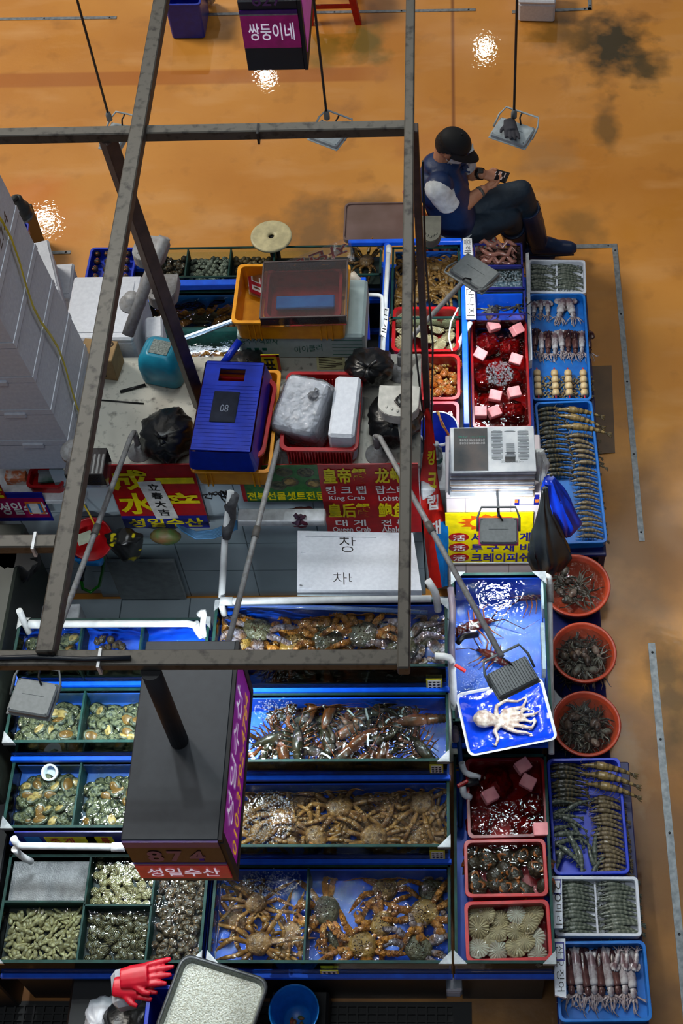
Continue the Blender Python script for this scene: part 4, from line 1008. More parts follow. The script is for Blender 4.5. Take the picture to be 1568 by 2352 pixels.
# ------------------------------------------------------------------ work bench in the middle of the stall
def aty(px, py, Y):
    d = CX*((px-PP[0])/FPX) + CD*((py-PP[1])/FPX) + CF
    return V((0, 0, CAMH)) + d*(Y/d.y)
def proj(p):
    q = V(p)-V((0, 0, CAMH)); z = q.dot(CF); return PP[0]+FPX*q.dot(CX)/z, PP[1]+FPX*q.dot(CD)/z
BZ = 1.2; BY = 3.445
BENCH = mat('worn_white_board', (186, 184, 172), .55, c2=(84, 82, 76), sc_=30, lo=.55, hi=.75, det=9)
def tile_mat(n, c, line, w_=.3, h=.2):
    m = mat(n, c, .22, c2=tuple(v*.93 for v in c), sc_=3); nt = m.node_tree; b = nt.nodes['Principled BSDF']
    br = nt.nodes.new('ShaderNodeTexBrick'); br.offset = 0; br.inputs['Scale'].default_value = 1
    br.inputs['Brick Width'].default_value = w_; br.inputs['Row Height'].default_value = h; br.inputs['Mortar Size'].default_value = .003
    g = nt.nodes.new('ShaderNodeNewGeometry'); mp = nt.nodes.new('ShaderNodeMapping'); mp.inputs['Rotation'].default_value = (PI/2, 0, 0)
    nt.links.new(g.outputs['Position'], mp.inputs[0]); nt.links.new(mp.outputs[0], br.inputs['Vector'])
    old = b.inputs['Base Color'].links[0].from_socket; nt.links.new(old, br.inputs['Color1']); nt.links.new(old, br.inputs['Color2'])
    br.inputs['Mortar'].default_value = lin(line); nt.links.new(br.outputs[0], b.inputs['Base Color']); return m
TILE = tile_mat('grey_tile', (184, 200, 210), (96, 110, 118), .34, .26)
TILEW = tile_mat('white_tile', (226, 214, 218), (170, 160, 166), .2, .25)
t = T('work_bench', 'bench', 'tiled work bench with a worn white top loaded with crates and bags', (-1.1, 3.75, 0))
mb = MB(); mb.box((-1.0, 3.74, BZ/2-.015), (1.6, .56, BZ-.03)); O(mb, 'body', TILE, t)
mb = MB(); mb.box((-.96, 3.745, BZ-.012), (1.54, .6, .024), None, .003); O(mb, 'top', BENCH, t)
mb = MB(); a, b = aty(222, 1287, BY-.01), aty(440, 1371, BY-.01); mb.box(((a.x+b.x)/2+.01, BY-.012, (a.z+b.z)/2), (b.x-a.x-.07, .02, a.z-b.z), None, .004); O(mb, 'access_panel', mat('panel_grey', (150, 158, 160), .35), t)
t = T('side_bench', 'bench', 'lower white side bench at the left below the foam box tower', (-2.1, 3.6, 0))
mb = MB(); mb.box((-2.1, 3.75, 1.0), (.86, .7, .03), None, .003); O(mb, 'top', WHITE, t)
mb = MB(); mb.box((-2.1, 3.78, .49), (.8, .6, .98)); O(mb, 'body', TILE, t)
GRET = mat('stall_aisle_tile', (120, 130, 134), .3)
mb = MB(); mb.box((-1.35, 3.02, .008), (2.7, .84, .016)); ST(mb, 'floor_mat_1', TILE)
mb = MB(); mb.box((-2.2, 2.75, .5), (.56, 1.1, 1.0), None, .01); S(mb, 'side_cabinet', 'cabinet', 'dark olive cabinet at the far left beside the shellfish steps', mat('olive_panel', (46, 52, 44), .5, c2=(36, 42, 36), sc_=4))
mb = MB(); mb.box((-2.02, 1.9, .29), (.26, .72, .58), None, .006); S(mb, 'dark_board', 'board', 'black board at the far left beside the clam tank', DARK)
# ------------------------------------------------------------------ signs on the bench front
RED = mat('sign_red', (176, 14, 22), .35); YEL = mat('sign_yellow', (246, 226, 12), .4); SBLUE = mat('sign_blue', (24, 30, 140), .35); SWH = mat('sign_white', (236, 236, 236), .4); SBK = mat('ink_black', (16, 16, 18), .5)
MAR = mat('sign_maroon', (150, 14, 84), .35)
def vsign(name, label, tl, br, m, Y=BY-.03, tx=(), th=.006, cat='sign', group=None, strips=(), kx=0):
    """upright board facing the aisle; tl, br: frame pixels of its corners on the plane y = Y"""
    a, b = aty(*tl, Y), aty(*br, Y); x0, x1 = a.x, b.x; z1, z0 = a.z, b.z
    t = T(name, cat, label, ((x0+x1)/2, Y, z0), 0, group); mb = MB(); mb.box(((x0+x1)/2, Y+th/2, (z0+z1)/2), (x1-x0, th, z1-z0)); O(mb, 'board', m, t)
    W_, H_ = x1-x0, z1-z0
    for (u0, v0, u1, v1, ms) in strips: mb = MB(); mb.box((x0+W_*(u0+u1)/2, Y-.001, z1-H_*(v0+v1)/2), (W_*(u1-u0), .002, H_*(v1-v0))); O(mb, 'panel', ms, t)
    for (s, u0, v0, u1, v1, mt, bold) in tx: text(s, mt, t, (x0+W_*u0, Y-.002, z1-H_*v1), (W_*(u1-u0), 0, 0), (0, 0, H_*(v1-v0)), bold)
    return t, x0, x1, z0, z1
t, x0, x1, z0, z1 = vsign('shop_sign', 'red sign with big yellow characters and a blue strip below', (235, 1069), (482, 1211), RED, strips=((0, .8, 1, 1, SBLUE),),
  tx=(('成', .03, .06, .46, .38, YEL, .03), ('一', .54, .19, .97, .28, YEL, .03), ('水', .03, .42, .46, .76, YEL, .03), ('产', .54, .42, .97, .76, YEL, .03), ('성일수산', .06, .83, .94, .98, YEL, .03)))
W_ = x1-x0; H_ = z1-z0; mb = MB(); p = V((x0+W_*.5, BY-.036, z0+H_*.47)); R = MX.Rotation(-.10, 3, 'Y'); mb.box(p, (W_*.26, .002, H_*.60), R)
pp = S(mb, 'paper_charm', 'paper', 'white paper strip with four black characters on the red shop sign', mat('rice_paper', (222, 220, 216), .8))
for i, ch in enumerate('立春大吉'): text(ch, SBK, pp, p + V((-W_*.07+.004*i, -.0015, H_*(.165-.135*i))), (W_*.13, 0, -.004), (0, 0, H_*.105), .02)
GRN = mat('sign_green', (24, 96, 44), .4, c2=(60, 120, 60), sc_=30)
t, x0, x1, z0, z1 = vsign('abalone_sign', 'green sign with pictures of abalone and a line of yellow words', (540, 1069), (751, 1150), RED, Y=BY-.024, strips=((.05, 0, 1, 1, GRN),),
  tx=(('전복선물셋트전문', .06, .72, .99, .96, YEL, .03),))
for i, (u, v) in enumerate([(.3, .5), (.32, .2), (.55, .18), (.6, .45), (.8, .2), (.88, .5), (.45, .55), (.17, .3)]):
    c_ = V((x0+(x1-x0)*u, BY-.026, z1-(z1-z0)*v)); mb = MB()
    mb.ell(c_, ((x1-x0)*.105, .002, (z1-z0)*.13), None, 14, 6); mb.mi = 1; mb.ell(c_-V((0, .0015, 0)), ((x1-x0)*.075, .002, (z1-z0)*.085), None, 14, 6); O(mb, 'printed_abalone', [ABR, ABF if i % 2 else ABS], t)
vsign('menu_sign', 'big red menu sign listing crab, lobster and abalone in yellow characters', (728, 1068), (968, 1222), RED, Y=BY-.036,
  tx=(('皇帝蟹', .04, .04, .48, .26, YEL, .03), ('킹 크 랩', .05, .29, .46, .41, SWH, .02), ('King Crab', .07, .43, .44, .51, SWH, .01), ('龙虾', .56, .04, .86, .26, YEL, .03), ('랍스터', .56, .29, .86, .41, SWH, .02), ('Lobster', .58, .43, .86, .51, SWH, .01),
      ('皇后蟹', .04, .54, .48, .76, YEL, .03), ('대 게', .10, .79, .42, .89, SWH, .02), ('Queen Crab', .06, .90, .46, .99, SWH, .01), ('鲍鱼', .56, .54, .86, .76, YEL, .03), ('전 복', .58, .79, .86, .89, SWH, .02), ('Abalone', .58, .90, .88, .985, SWH, .01)))
LY = 3.40
t, x0, x1, z0, z1 = vsign('shop_sign', 'blue and maroon sign with white words, below the left side bench', (-60, 1134), (124, 1196), SBLUE, Y=LY, strips=((0, .17, .98, .86, MAR),),
  tx=(('성일수산', .28, .3, .98, .74, SWH, .03),))
mb = MB(); mb.box((x0+(x1-x0)*.81, LY-.004, z0+(z1-z0)*.5), ((x1-x0)*.24, .002, (z1-z0)*.42)); st = S(mb, 'sticker', 'sticker', 'orange and blue sticker on the maroon sign', mat('sticker_orange', (226, 120, 40), .4))
mb = MB(); mb.box((x0+(x1-x0)*.81, LY-.0055, z0+(z1-z0)*.5), ((x1-x0)*.2, .0016, (z1-z0)*.3)); O(mb, 'panel', mat('sticker_blue', (60, 130, 200), .4), st)
mb = MB(); mb.box((x0+(x1-x0)*.81, LY-.0068, z0+(z1-z0)*.5), ((x1-x0)*.13, .0012, (z1-z0)*.36)); O(mb, 'panel', SWH, st)
vsign('shop_sign', 'corner of a red sign with one yellow character above the maroon sign', (-40, 1098), (15, 1146), RED, Y=LY-.012, tx=(('문', .5, .1, .98, .9, YEL, .03),))
# big foam lid propped between bench and king crab tank
def leaned(name, cat, label, quad, th, m, tx=()):
    P = [V(q) for q in quad]; n = (P[1]-P[0]).cross(P[3]-P[0]).normalized()
    if n.z < 0: n = -n
    t = T(name, cat, label, (P[2]+P[3])/2); mb = MB(); mb.hexa([p-n*th for p in P], P); O(mb, 'body', m, t)
    for s, u0, v0, u1, v1, mt, bold in tx:
        X_ = P[1]-P[0]; Y_ = P[0]-P[3]; text(s, mt, t, P[3]+X_*u0+Y_*(1-v1), X_*(u1-u0), Y_*(v1-v0), bold, .002)
    return t, P, n
t, P, n = leaned('foam_slab', 'foam slab', 'large white foam slab with two handwritten words, leaning behind the king crab tank', [at(683, 1219, .98), at(948, 1224, .98), at(968, 1356, 1.13), at(682, 1356, 1.13)], .03, STYRO,
  (('창', .36, .08, .5, .36, SBK, -.01), ('차바', .30, .70, .54, .90, SBK, -.01)))
mb = MB(); k = .012
for (u0, v0, u1, v1) in ((.02, .03, .12, .09), (.02, .05, .05, .4), (.03, .62, .07, .95), (.06, .9, .68, .96)):
    X_, Y_ = P[1]-P[0], P[0]-P[3]; o = P[3]; q = [o+X_*u0+Y_*v0, o+X_*u1+Y_*v0, o+X_*u1+Y_*v1, o+X_*u0+Y_*v1]; mb.hexa([p_ for p_ in q], [p_+n*.004 for p_ in q])
O(mb, 'raised_edge', STYRO, t)
# ------------------------------------------------------------------ foam box tower at the left, crossed by a yellow strap
ST_X = -1.643; lean = -.088
for i in range(7):
    z0 = 1.2+.225*i if i else 1.2; ox = lean*(z0-1.2); nm = 'foam box in the tall tower at the left, %s' % ('resting on the bench', 'second from the bottom', 'third from the bottom', 'fourth from the bottom', 'fifth from the bottom', 'second from the top', 'topmost')[i]
    t = T('foam_box', 'box', nm, (ST_X-.29+ox, 3.70, z0), 0, 'foam box tower')
    def slab(za, zc, e=0):
        q = []
        for z_ in (za, zc):
            o_ = lean*(z_-1.2); q.append([V((x_, y_, z_)) for x_, y_ in ((ST_X-.58+o_-e, 3.45-e), (ST_X+o_+e, 3.45-e), (ST_X+o_+e, 3.95+e), (ST_X-.58+o_-e, 3.95+e))])
        return q
    mb = MB(); mb.hexa(*slab(z0, z0+.180)); O(mb, 'body', STYRO, t)
    mb = MB(); mb.hexa(*slab(z0+.180, z0+.188, -.007)); mb.hexa(*slab(z0+.188, z0+.222, .003)); mb.hexa(*slab(z0+.222, z0+.2249, -.006))
    for sx in (-.17, .12): mb.box((ST_X-.29+ox+sx, 3.446, z0+.19), (.09, .016, .03), None, .004)
    O(mb, 'lid', STYRO, t)
    if i == 5: text('27-4', SBK, t, (ST_X+.0065+ox, 3.66, z0+.06), (0, .16, 0), (0, 0, .06), 0, .004)
mb = MB(); P = []
for k in range(15):
    z = 1.22+.1*k; P.append((ST_X+.012+lean*(z-1.2), 3.62+.11*(z-1.2)-.03*math.sin(k), z))
for a, b in zip(P, P[1:]): mb.hexa([V(a)+V((0, 0, 0)), V(a)+V((0, .014, 0)), V(b)+V((0, .014, 0)), V(b)], [V(a)+V((.002, 0, 0)), V(a)+V((.002, .014, 0)), V(b)+V((.002, .014, 0)), V(b)+V((.002, 0, 0))])
S(mb, 'strap', 'strap', 'yellow packing strap down the side of the foam box tower', mat('yellow_strap', (220, 200, 30), .4))
def fbox(label, tl, tr, br, bl, z, h, m=STYRO, name='foam_box', lid=True, bev=.012):
    ce, w_, d, a = rect(tl, tr, br, bl, z); t = T(name, 'box', label, ce-V((0, 0, h)), a)
    lh = min(.03, h*.25) if lid else 0
    mb = MB(); mb.box((0, 0, (h-lh)/2), (w_-.006 if lid else w_, d-.006 if lid else d, h-lh), None, bev); O(mb, 'body', m, t, True)
    if lid:
        mb = MB(); mb.box((0, 0, h-lh/2), (w_, d, lh), None, bev*.8); mb.box((0, 0, h+.001), (w_*.8, d*.8, .004)); O(mb, 'lid', m, t, True)
    return t, w_, d, h
fbox('narrow white foam box standing behind the box tower', (53, 563), (112, 546), (137, 669), (102, 676), 1.2, .22)
fbox('white foam box behind the narrow one, by the blue whelk tray', (118, 606), (160, 604), (172, 680), (126, 684), 1.0, .3)
c = at(146, 640, 1.0); mb = MB(); mb.box((c.x, c.y, .345), (.18, .3, .69)); S(mb, 'dark_crate', 'crate', 'dark crate under the white foam box by the whelk tray', DARK)
fbox('big white foam box on the back of the bench, behind the brown carton', (168, 634), (338, 632), (294, 778), (144, 780), 1.3, .30)
fbox('small white foam box between the big one and the flatfish tank', (336, 726), (368, 724), (378, 775), (330, 782), 1.2, .2)
CARD = mat('carton', (150, 122, 82), .8, c2=(138, 110, 72))
t, w_, d, h = fbox('brown printed carton on the bench in front of the big foam box', (193, 776), (270, 783), (257, 830), (180, 822), BZ+.15, .149, CARD, 'cardboard_box', False, .003)
INK = mat('carton_ink', (66, 52, 34), .7)
mb = MB(); mb.box((0, .0, h+.0006), (w_*.25, d*.18, .001)); O(mb, 'handle_slot', SBK, t, True)
mb = MB(); mb.lathe([(.008, 0), (.016, 0), (.016, .001), (.008, .001)], (w_*.3, d*.3, h), 14); mb.box((0, -d/2-.0006, h*.4), (w_*.4, .001, h*.5)); O(mb, 'print', INK, t, True)
# ------------------------------------------------------------------ bin bags
BAG = mat('black_bag', (13, 14, 15), .34, c2=(20, 21, 23), sc_=9, bump=.7, bsc=17)
def bag(label, px, py, z, w_, d, h, m=BAG, knot=(0, 0, 1), name='bin_bag', seed=1, kl=1):
    q = random.Random(seed); c = at(px, py, z+h*.45); ph = [q.uniform(0, 6) for _ in range(8)]; mb = MB(); n, k = 56, 30; rings = []
    for i in range(k+1):
        th = PI*(.02+.96*i/k); ring = []
        for j in range(n):
            a = 2*PI*j/n; u = V((math.sin(th)*math.cos(a), math.sin(th)*math.sin(a), math.cos(th)))
            wr = math.exp(-th*1.3)
            g = 1 + .07*wr*math.sin(13*a+ph[0]+2*th)*math.sin(th)**.5 + .05*math.sin(5*a+ph[1]+3*th) + .04*math.sin(9*a-4*th+ph[2]) + .03*math.sin(17*a+7*th+ph[3])
            zz = u.z*(1 + .1*(u.z > .6)) if u.z > -.55 else -.55-(abs(u.z)-.55)*.25
            x_, y_, z_ = u.x*w_/2*g, u.y*d/2*g, (zz+.66)*h*.56; tl = .55*max(0, z_/h); ring.append(V((x_, y_*math.cos(tl)-(z_)*math.sin(tl)*.9, z_*math.cos(tl)+y_*math.sin(tl)*.3)))
        rings.append(ring)
    mb.loft(rings, True, True)
    zk = rings[0][0].z; k0 = sum(rings[0], V((0, 0, 0)))/n
    t = T(name, 'bag', label, (c.x, c.y, z)); O(mb, 'body', m, t, True)
    mb = MB()
    for j in range(3):
        a = j*2.1+q.uniform(0, 1); kd = V((0, -.5, .85)); s1 = V((math.cos(a), math.sin(a)*.85, math.sin(a)*.5)); mb.tube([k0-kd*.01, k0+kd*.010+s1*.006, k0+kd*.014*kl+s1*.03*kl], [.010, .008, .014], 7, True, .5)
    O(mb, 'knot', m, t, True); return t
bag('big black bin bag with a blue scrap on its knot, left of the blue crate', 384, 985, BZ, .235, .27, .24, seed=3)
bag('small black bag behind the blue crate by the blue pipe', 566, 830, BZ, .2, .16, .14, seed=5)
bag('upper of two black bin bags at the right end of the bench', 848, 830, BZ+.04, .215, .2, .2, seed=8, kl=1.6)
bag('lower black bin bag behind the cable-draped lamp at the bench end', 905, 950, BZ, .23, .27, .2, seed=11)
# ------------------------------------------------------------------ crates on the bench
def rail_tub(label, q, z, h, m, **k): return tub(label, q, z, h, m, None, 0, **k)
t, ce, w_, d, a = rail_tub('yellow crate on the bench holding a red tub and a blue crate', ((470, 848), (652, 850), (616, 1085), (434, 1085)), BZ+.13, .129, YELP, taper=.022, rim=.012, r=.02, name='plastic_crate', cat='crate')
mb = MB()
for sx in (-.32, -.26, .26, .32):
    mb.box((w_*sx, -d/2+.013, .055), (.006, .012, .10))
O(mb, 'rib', YELP, t, True)
rail_tub('red tub standing in the yellow crate under the blue crate', ((484, 864), (640, 868), (604, 1056), (436, 1040)), BZ+.19, .17, REDP, taper=.03, rim=.012, r=.045)
bc, bw, bd, ba = rect((473, 827), (611, 831), (575, 1041), (432, 1034), BZ+.28)
t = T('plastic_crate', 'crate', 'royal blue crate upside down on the red tub, a label window in its base', bc-V((0, 0, .12)), ba)
hx0, hx1, hy0, hy1 = -.06, .05, bd*.27, bd*.41
mb = MB(); mb.loft([rr(bw+.03, bd+.03, .02, 0), rr(bw+.03, bd+.03, .02, .012), rr(bw, bd, .015, .116)], False, False, False)
X_ = [-bw/2+.006, hx0, hx1, bw/2-.006]; Y_ = [-bd/2+.006, hy0, hy1, bd/2-.006]
for i in range(3):
    for j in range(3):
        if i == 1 and j == 1: continue
        mb.box(((X_[i]+X_[i+1])/2, (Y_[j]+Y_[j+1])/2, .116), (X_[i+1]-X_[i], Y_[j+1]-Y_[j], .008))
for k in range(24):
    y = -bd*.46+bd*.92*k/23
    if hy0-.008 < y < hy1+.008: continue
    mb.box((0, y, .1205), (bw*.92, .0035, .002))
O(mb, 'body', BLUP, t, True)
mb = MB(); mb.box((-.012, -bd*.02, .1225), (bw*.42, bd*.34, .006), None, .003); O(mb, 'label_window', mat('smoky_window', (40, 44, 56), .15), t, True)
text('08', mat('pale_mark', (130, 140, 160), .4), t, wm(t) @ V((-.028, -bd*.08, .1262)), MX.Rotation(ba, 3, 'Z') @ V((.034, 0, 0)), MX.Rotation(ba, 3, 'Z') @ V((0, .035, 0)), -.01)
# blue pipe behind the crate
mb = MB(); mb.tube([at(508, 842, BZ+.16), at(550, 783, BZ+.20)], .017, 14); S(mb, 'blue_pipe', 'pipe', 'short blue pipe poking out behind the blue crate', BLUP)
t, ce, w_, d, a = rail_tub('red slotted basket on the bench holding a wrapped foam block and a foam box', ((656, 853), (832, 853), (824, 1036), (642, 1034)), BZ+.14, .139, REDP, taper=.022, rim=.013, r=.03, name='plastic_basket', cat='basket')
mb = MB()
for k in range(22): mb.box((-w_*.40+w_*.8*k/21, -d/2+.0105, .066), (.0036, .010, .088), MX.Rotation(-.12, 3, 'X'))
for k in range(20): mb.box((-w_*.36+w_*.72*k/19, d/2-.026, .08), (.0036, .006, .07))
O(mb, 'slat', mat('red_slat', (214, 60, 62), .35), t, True)
FILM = clear('plastic_film', (.98, .98, .99), bump=.8, scale=34, rough=.12, ior=1.4, haze=.16, hcol=(222, 226, 234))
c = at(702, 945, BZ+.13); R = Euler((.28, -.12, -.35)).to_matrix()
t = T('wrapped_foam_block', 'foam block', 'white foam block wrapped in clear film lying in the red basket', (c.x, c.y, BZ+.02)); mb = MB(); mb.box(c, (.20, .25, .17), R, .015); O(mb, 'block', STYRO, t)
mb = MB(); mb.ell(c+V((0, 0, -.002)), (.112, .138, .096), R, 44, 28, lambda u: (abs(u.x)**6+abs(u.y)**6+abs(u.z)**6)**(-1/6)*(1+.03*math.sin(13*u.x+9*u.y)*math.sin(11*u.z))); O(mb, 'film', FILM, t)
mb = MB(); mb.tube([c+V((.045, .01, .10)), c+V((.05, .012, .125)), c+V((.06, .02, .135))], [.03, .006, .012], 9); O(mb, 'film_knot', FILM, t)
fbox('tall white foam box in the right half of the red basket', (766, 858), (824, 866), (818, 1000), (757, 1003), BZ+.21, .19, STYRO, 'foam_box', False)
# crate with the acrylic case, on printed foam boxes
PRN = mat('green_print', (28, 110, 92), .6); PALE = mat('pale_green_foam', (176, 196, 196), .7, c2=(166, 186, 186))
t, w_, d, h = fbox('pale foam box with green printing under the yellow crate', (545, 640), (842, 640), (838, 771), (556, 771), BZ+.17, .169, PALE, 'foam_box', False)
x_ = MX.Rotation(t.rotation_euler.z, 3, 'Z')
for s, u0, v0, u1, v1 in (('공주주식회사', .02, .64, .32, .92), ('아이쿨러', .44, .25, .66, .55)):
    text(s, PRN, t, wm(t) @ V((-w_/2+w_*u0, -d/2-.001, h*v0)), x_ @ V((w_*(u1-u0), 0, .02 if u0 > .4 else 0)), V((0, 0, h*(v1-v0))), .0)
mb = MB()
for k in range(5): mb.box((w_*.36, -d/2-.0008, h*(.2+.15*k)), (w_*.24, .001, .0025))
for k in range(3): mb.box((-w_*.42+.035*k, -d/2-.0008, h*.42), (.02, .001, .018))
O(mb, 'print', PRN, t, True)
t, ce, w_, d, a = rail_tub('orange yellow crate holding a red crate and a clear case', ((546, 606), (804, 606), (798, 742), (530, 742)), BZ+.31, .139, YELP, taper=.02, rim=.012, r=.02, name='plastic_crate', cat='crate')
mb = MB()
for sx in (-.36, -.31, -.26, .26, .31, .36): mb.box((w_*sx, -d/2+.012, .062), (.006, .012, .11))
O(mb, 'rib', YELP, t, True)
rail_tub('red crate under the clear case in the orange yellow crate', ((612, 618), (784, 616), (786, 728), (606, 734)), BZ+.30, .11, REDP, taper=.012, rim=.01, r=.03, name='plastic_crate', cat='crate')
mb = MB(); a_, b_ = at(632, 700, BZ+.235), at(770, 690, BZ+.235); mb.box((a_+b_)/2, (.26, .07, .02), MX.Rotation(.02, 3, 'Z'), .004); S(mb, 'blue_block', 'block', 'blue block lying in the red crate under the clear case', SKYP)
ce, w_, d, a = rect((598, 600), (797, 600), (795, 722), (604, 733), BZ+.37); ACR = clear('acrylic', (.95, .94, .94), bump=.1, scale=18, rough=.08, ior=1.45, haze=.05, hcol=(200, 190, 190))
t = T('acrylic_case', 'case', 'scratched clear acrylic case lying over the red crate', ce-V((0, 0, .07)), a)
for c_, s_ in (((0, 0, .068), (w_, d, .004)), ((0, -d/2+.002, .034), (w_, .004, .064)), ((0, d/2-.002, .034), (w_, .004, .064)), ((-w_/2+.002, 0, .034), (.004, d-.01, .064)), ((w_/2-.002, 0, .034), (.004, d-.01, .064))): mb = MB(); mb.box(c_, s_); O(mb, 'pane', ACR, t, True)
mb = MB()
for sx in (-1, 1): mb.box((sx*w_/2, 0, .069), (.006, d, .006)); mb.box((0, sx*d/2, .069), (w_, .006, .006)); 
O(mb, 'edge', mat('acrylic_edge', (96, 84, 82), .3), t, True)
RW = mat('red_marker', (176, 20, 40), .4)
def acryl(label, quad, word, flip=False):
    P = [V(q) for q in quad]; n = (P[1]-P[0]).cross(P[3]-P[0]).normalized(); n = n if n.z > 0 else -n
    t = T('acrylic_sheet', 'sheet', label, (P[2]+P[3])/2); mb = MB(); mb.hexa([p-n*.004 for p in P], P); O(mb, 'sheet', ACR, t)
    X_, Y_ = (P[1]-P[0]), (P[0]-P[3]); o = P[3]+X_*.06+Y_*.12
    if flip: o = P[1]-X_*.06-Y_*.12; X_, Y_ = -X_, -Y_
    for m_, b_, l_ in ((SWH, .06, .001), (RW, .015, .002)): text(word, m_, t, o, X_*.88, Y_*.72, b_, l_ if not flip else l_)
acryl('clear sheet with red and white lettering sticking out behind the yellow crate', [at(650, 603, BZ+.28), at(802, 545, BZ+.36), at(816, 600, BZ+.30), at(660, 640, BZ+.20)], '자연산', True)
acryl('clear sheet with one red letter standing in the left of the yellow crate', [at(566, 618, BZ+.26), at(606, 634, BZ+.26), at(612, 690, BZ+.2), at(572, 676, BZ+.2)], 'ㅂ')
# paper scraps on the bench
mb = MB(); q = [at(726, 818, BZ+.001), at(790, 814, BZ+.001), at(795, 848, BZ+.001), at(728, 850, BZ+.001)]; mb.hexa(q, [p+V((0, 0, .002)) for p in q])
t = S(mb, 'printed_slip', 'paper', 'yellowish printed slip behind the red basket', mat('slip_yellow', (206, 200, 150), .8))
mb = MB(); X_, Y_ = q[1]-q[0], q[0]-q[3]
for k in range(7): o = q[3]+X_*.08+Y_*(.1+.12*k)+V((0, 0, .0022)); r_ = X_*(.84 if k % 3 else .6); mb.hexa([o, o+r_, o+r_+Y_*.05, o+Y_*.05], [v+V((0, 0, .0006)) for v in (o, o+r_, o+r_+Y_*.05, o+Y_*.05)])
O(mb, 'print', INK, t)
vsign('small_sign', 'small red and yellow sign standing behind the crates', (598, 816), (646, 850), YEL, Y=3.93, strips=((0, 0, 1, .1, RED), (.85, 0, 1, 1, RED)), tx=(('표', .1, .2, .75, .95, SBK, .03),))
# cyan jerrycan
CYAN = mat('cyan_plastic', (20, 136, 166), .35, c2=(16, 120, 150)); c = at(384, 856, BZ)
t = T('jerrycan', 'jerrycan', 'cyan plastic jerrycan on the bench beside the leaning post', c); ra = -.25; mb = MB()
mb.loft([rr(.17, .15, .035, 0), rr(.19, .17, .04, .012), rr(.20, .18, .045, .10), rr(.185, .165, .04, .15), rr(.12, .11, .03, .185), rr(.10, .095, .02, .188)], True, True, True); mb.v = [MX.Rotation(ra, 3, 'Z') @ v for v in mb.v]; O(mb, 'body', CYAN, t, True)
mb = MB(); mb.box((0, 0, .1895), (.085, .075, .003)); mb.v = [MX.Rotation(ra, 3, 'Z') @ v for v in mb.v]; O(mb, 'lid_plate', mat('gritty_plate', (140, 150, 146), .8, c2=(90, 100, 98), sc_=120), t, True)
mb = MB(); a_, b_ = at(276, 900, BZ+.005), at(334, 884, BZ+.005); mb.tube([a_, b_], .008, 6); S(mb, 'black_bar', 'bar', 'short black bar on the bench beside the jerrycan', BLACK)
mb = MB(); mb.tube([at(218, 918, BZ+.003), at(270, 922, BZ+.003), at(330, 927, BZ+.003)], .004, 6); S(mb, 'black_cable', 'cable', 'black cable across the bench behind the bin bag', BLACK)
# ------------------------------------------------------------------ floodlights
GREY = mat('lamp_grey', (122, 128, 130), .5, c2=(112, 118, 120), sc_=60); GREYD = mat('lamp_dark_grey', (96, 104, 108), .45, c2=(84, 92, 96))
LENS = mat('lamp_lens', (240, 246, 255), .3, emis=7)
def flood(label, quad, z, power, m=GREY, up=(0, 1), fins=False, th=.03, group='floodlights', br=.05, on=True, tilt=0, lcol=COOL, spread=150, fm=None):
    ce, w_, d, a = rect(*quad, z); t = T('floodlight', 'floodlight', label, ce-V((0, 0, th)), a, group); t.rotation_euler = (tilt, 0, a)
    mb = MB(); mb.box((0, 0, th*.55), (w_*.94, d*.92, th*.9), None, .006); O(mb, 'body', m, t, True)
    mb = MB(); mb.box((0, 0, .004), (w_, d, .008), None, .003); O(mb, 'front_frame', fm or m, t, True)
    mb = MB()
    if fins:
        for k in range(15): mb.box((-w_*.43+w_*.86*k/14, 0, th+.003), (.0035, d*.86, .008))
        O(mb, 'fin', m, t, True)
    else:
        mb.box((0, d*.05, th+.001), (w_*.5, d*.004+.001, .001)); 
        for sx in (-1, 1):
            for sy in (-1, 1): mb.lathe([(.003, 0), (.003, .002), (.0, .002)], (sx*w_*.41, sy*d*.40, th), 6)
        O(mb, 'screw', GREYD, t, True)
    mb = MB(); e = d/2*up[1]; zz = th*.5
    mb.tube([(-w_/2-.004, 0, zz), (-w_/2-.004, e*.9, zz+br*.5), (-w_/2+.012, e+br*.7*up[1], zz+br*.8), (w_/2-.012, e+br*.7*up[1], zz+br*.8), (w_/2+.004, e*.9, zz+br*.5), (w_/2+.004, 0, zz)], .005, 6); O(mb, 'bracket', m, t, True)
    mb = MB(); mb.tube([(w_*.1, e*.7, th+.002), (w_*.02, e*1.0, th+.02), (-w_*.02, e+br*.5*up[1], th+.012), (0, e+br*.7*up[1], zz+br*.8)], .004, 6); O(mb, 'cable', BLACK, t, True)
    mb = MB(); mb.box((0, 0, -.0005), (w_*.84, d*.8, .001)); O(mb, 'lens', LENS if on else SWH, t, True)
    if on:
        R = MX.Rotation(a, 3, 'Z') @ MX.Rotation(tilt, 3, 'X'); o = ce + R @ V((0, 0, -th-.006)); dd = R @ V((0, 0, -1))
        area('floodlight_glow', o, power, w_*.8, lcol, o+dd, d*.76, spread)
    return t, ce, w_, d, a
flood('dusty grey floodlight over the abalone tanks at the left', ((38, 1552), (136, 1566), (114, 1652), (10, 1632)), 1.55, 6)
flood('finned grey floodlight over the blue lobster tank, above the octopus', ((1112, 1547), (1212, 1500), (1238, 1560), (1148, 1606)), 1.35, 1.6, GREYD, fins=True)
flood('tilted grey floodlight above the eel tanks near the seated man', ((1074, 576), (1155, 626), (1105, 668), (1026, 618)), 1.35, 6, GREY, up=(0, -1))
flood('glowing floodlight in front of the yellow notice', ((1103, 1184), (1189, 1184), (1192, 1240), (1094, 1240)), 1.2, 3.4, GREY, up=(0, 1), tilt=.35, th=.035, fm=mat('pink_lit_frame', (226, 40, 130), .3))
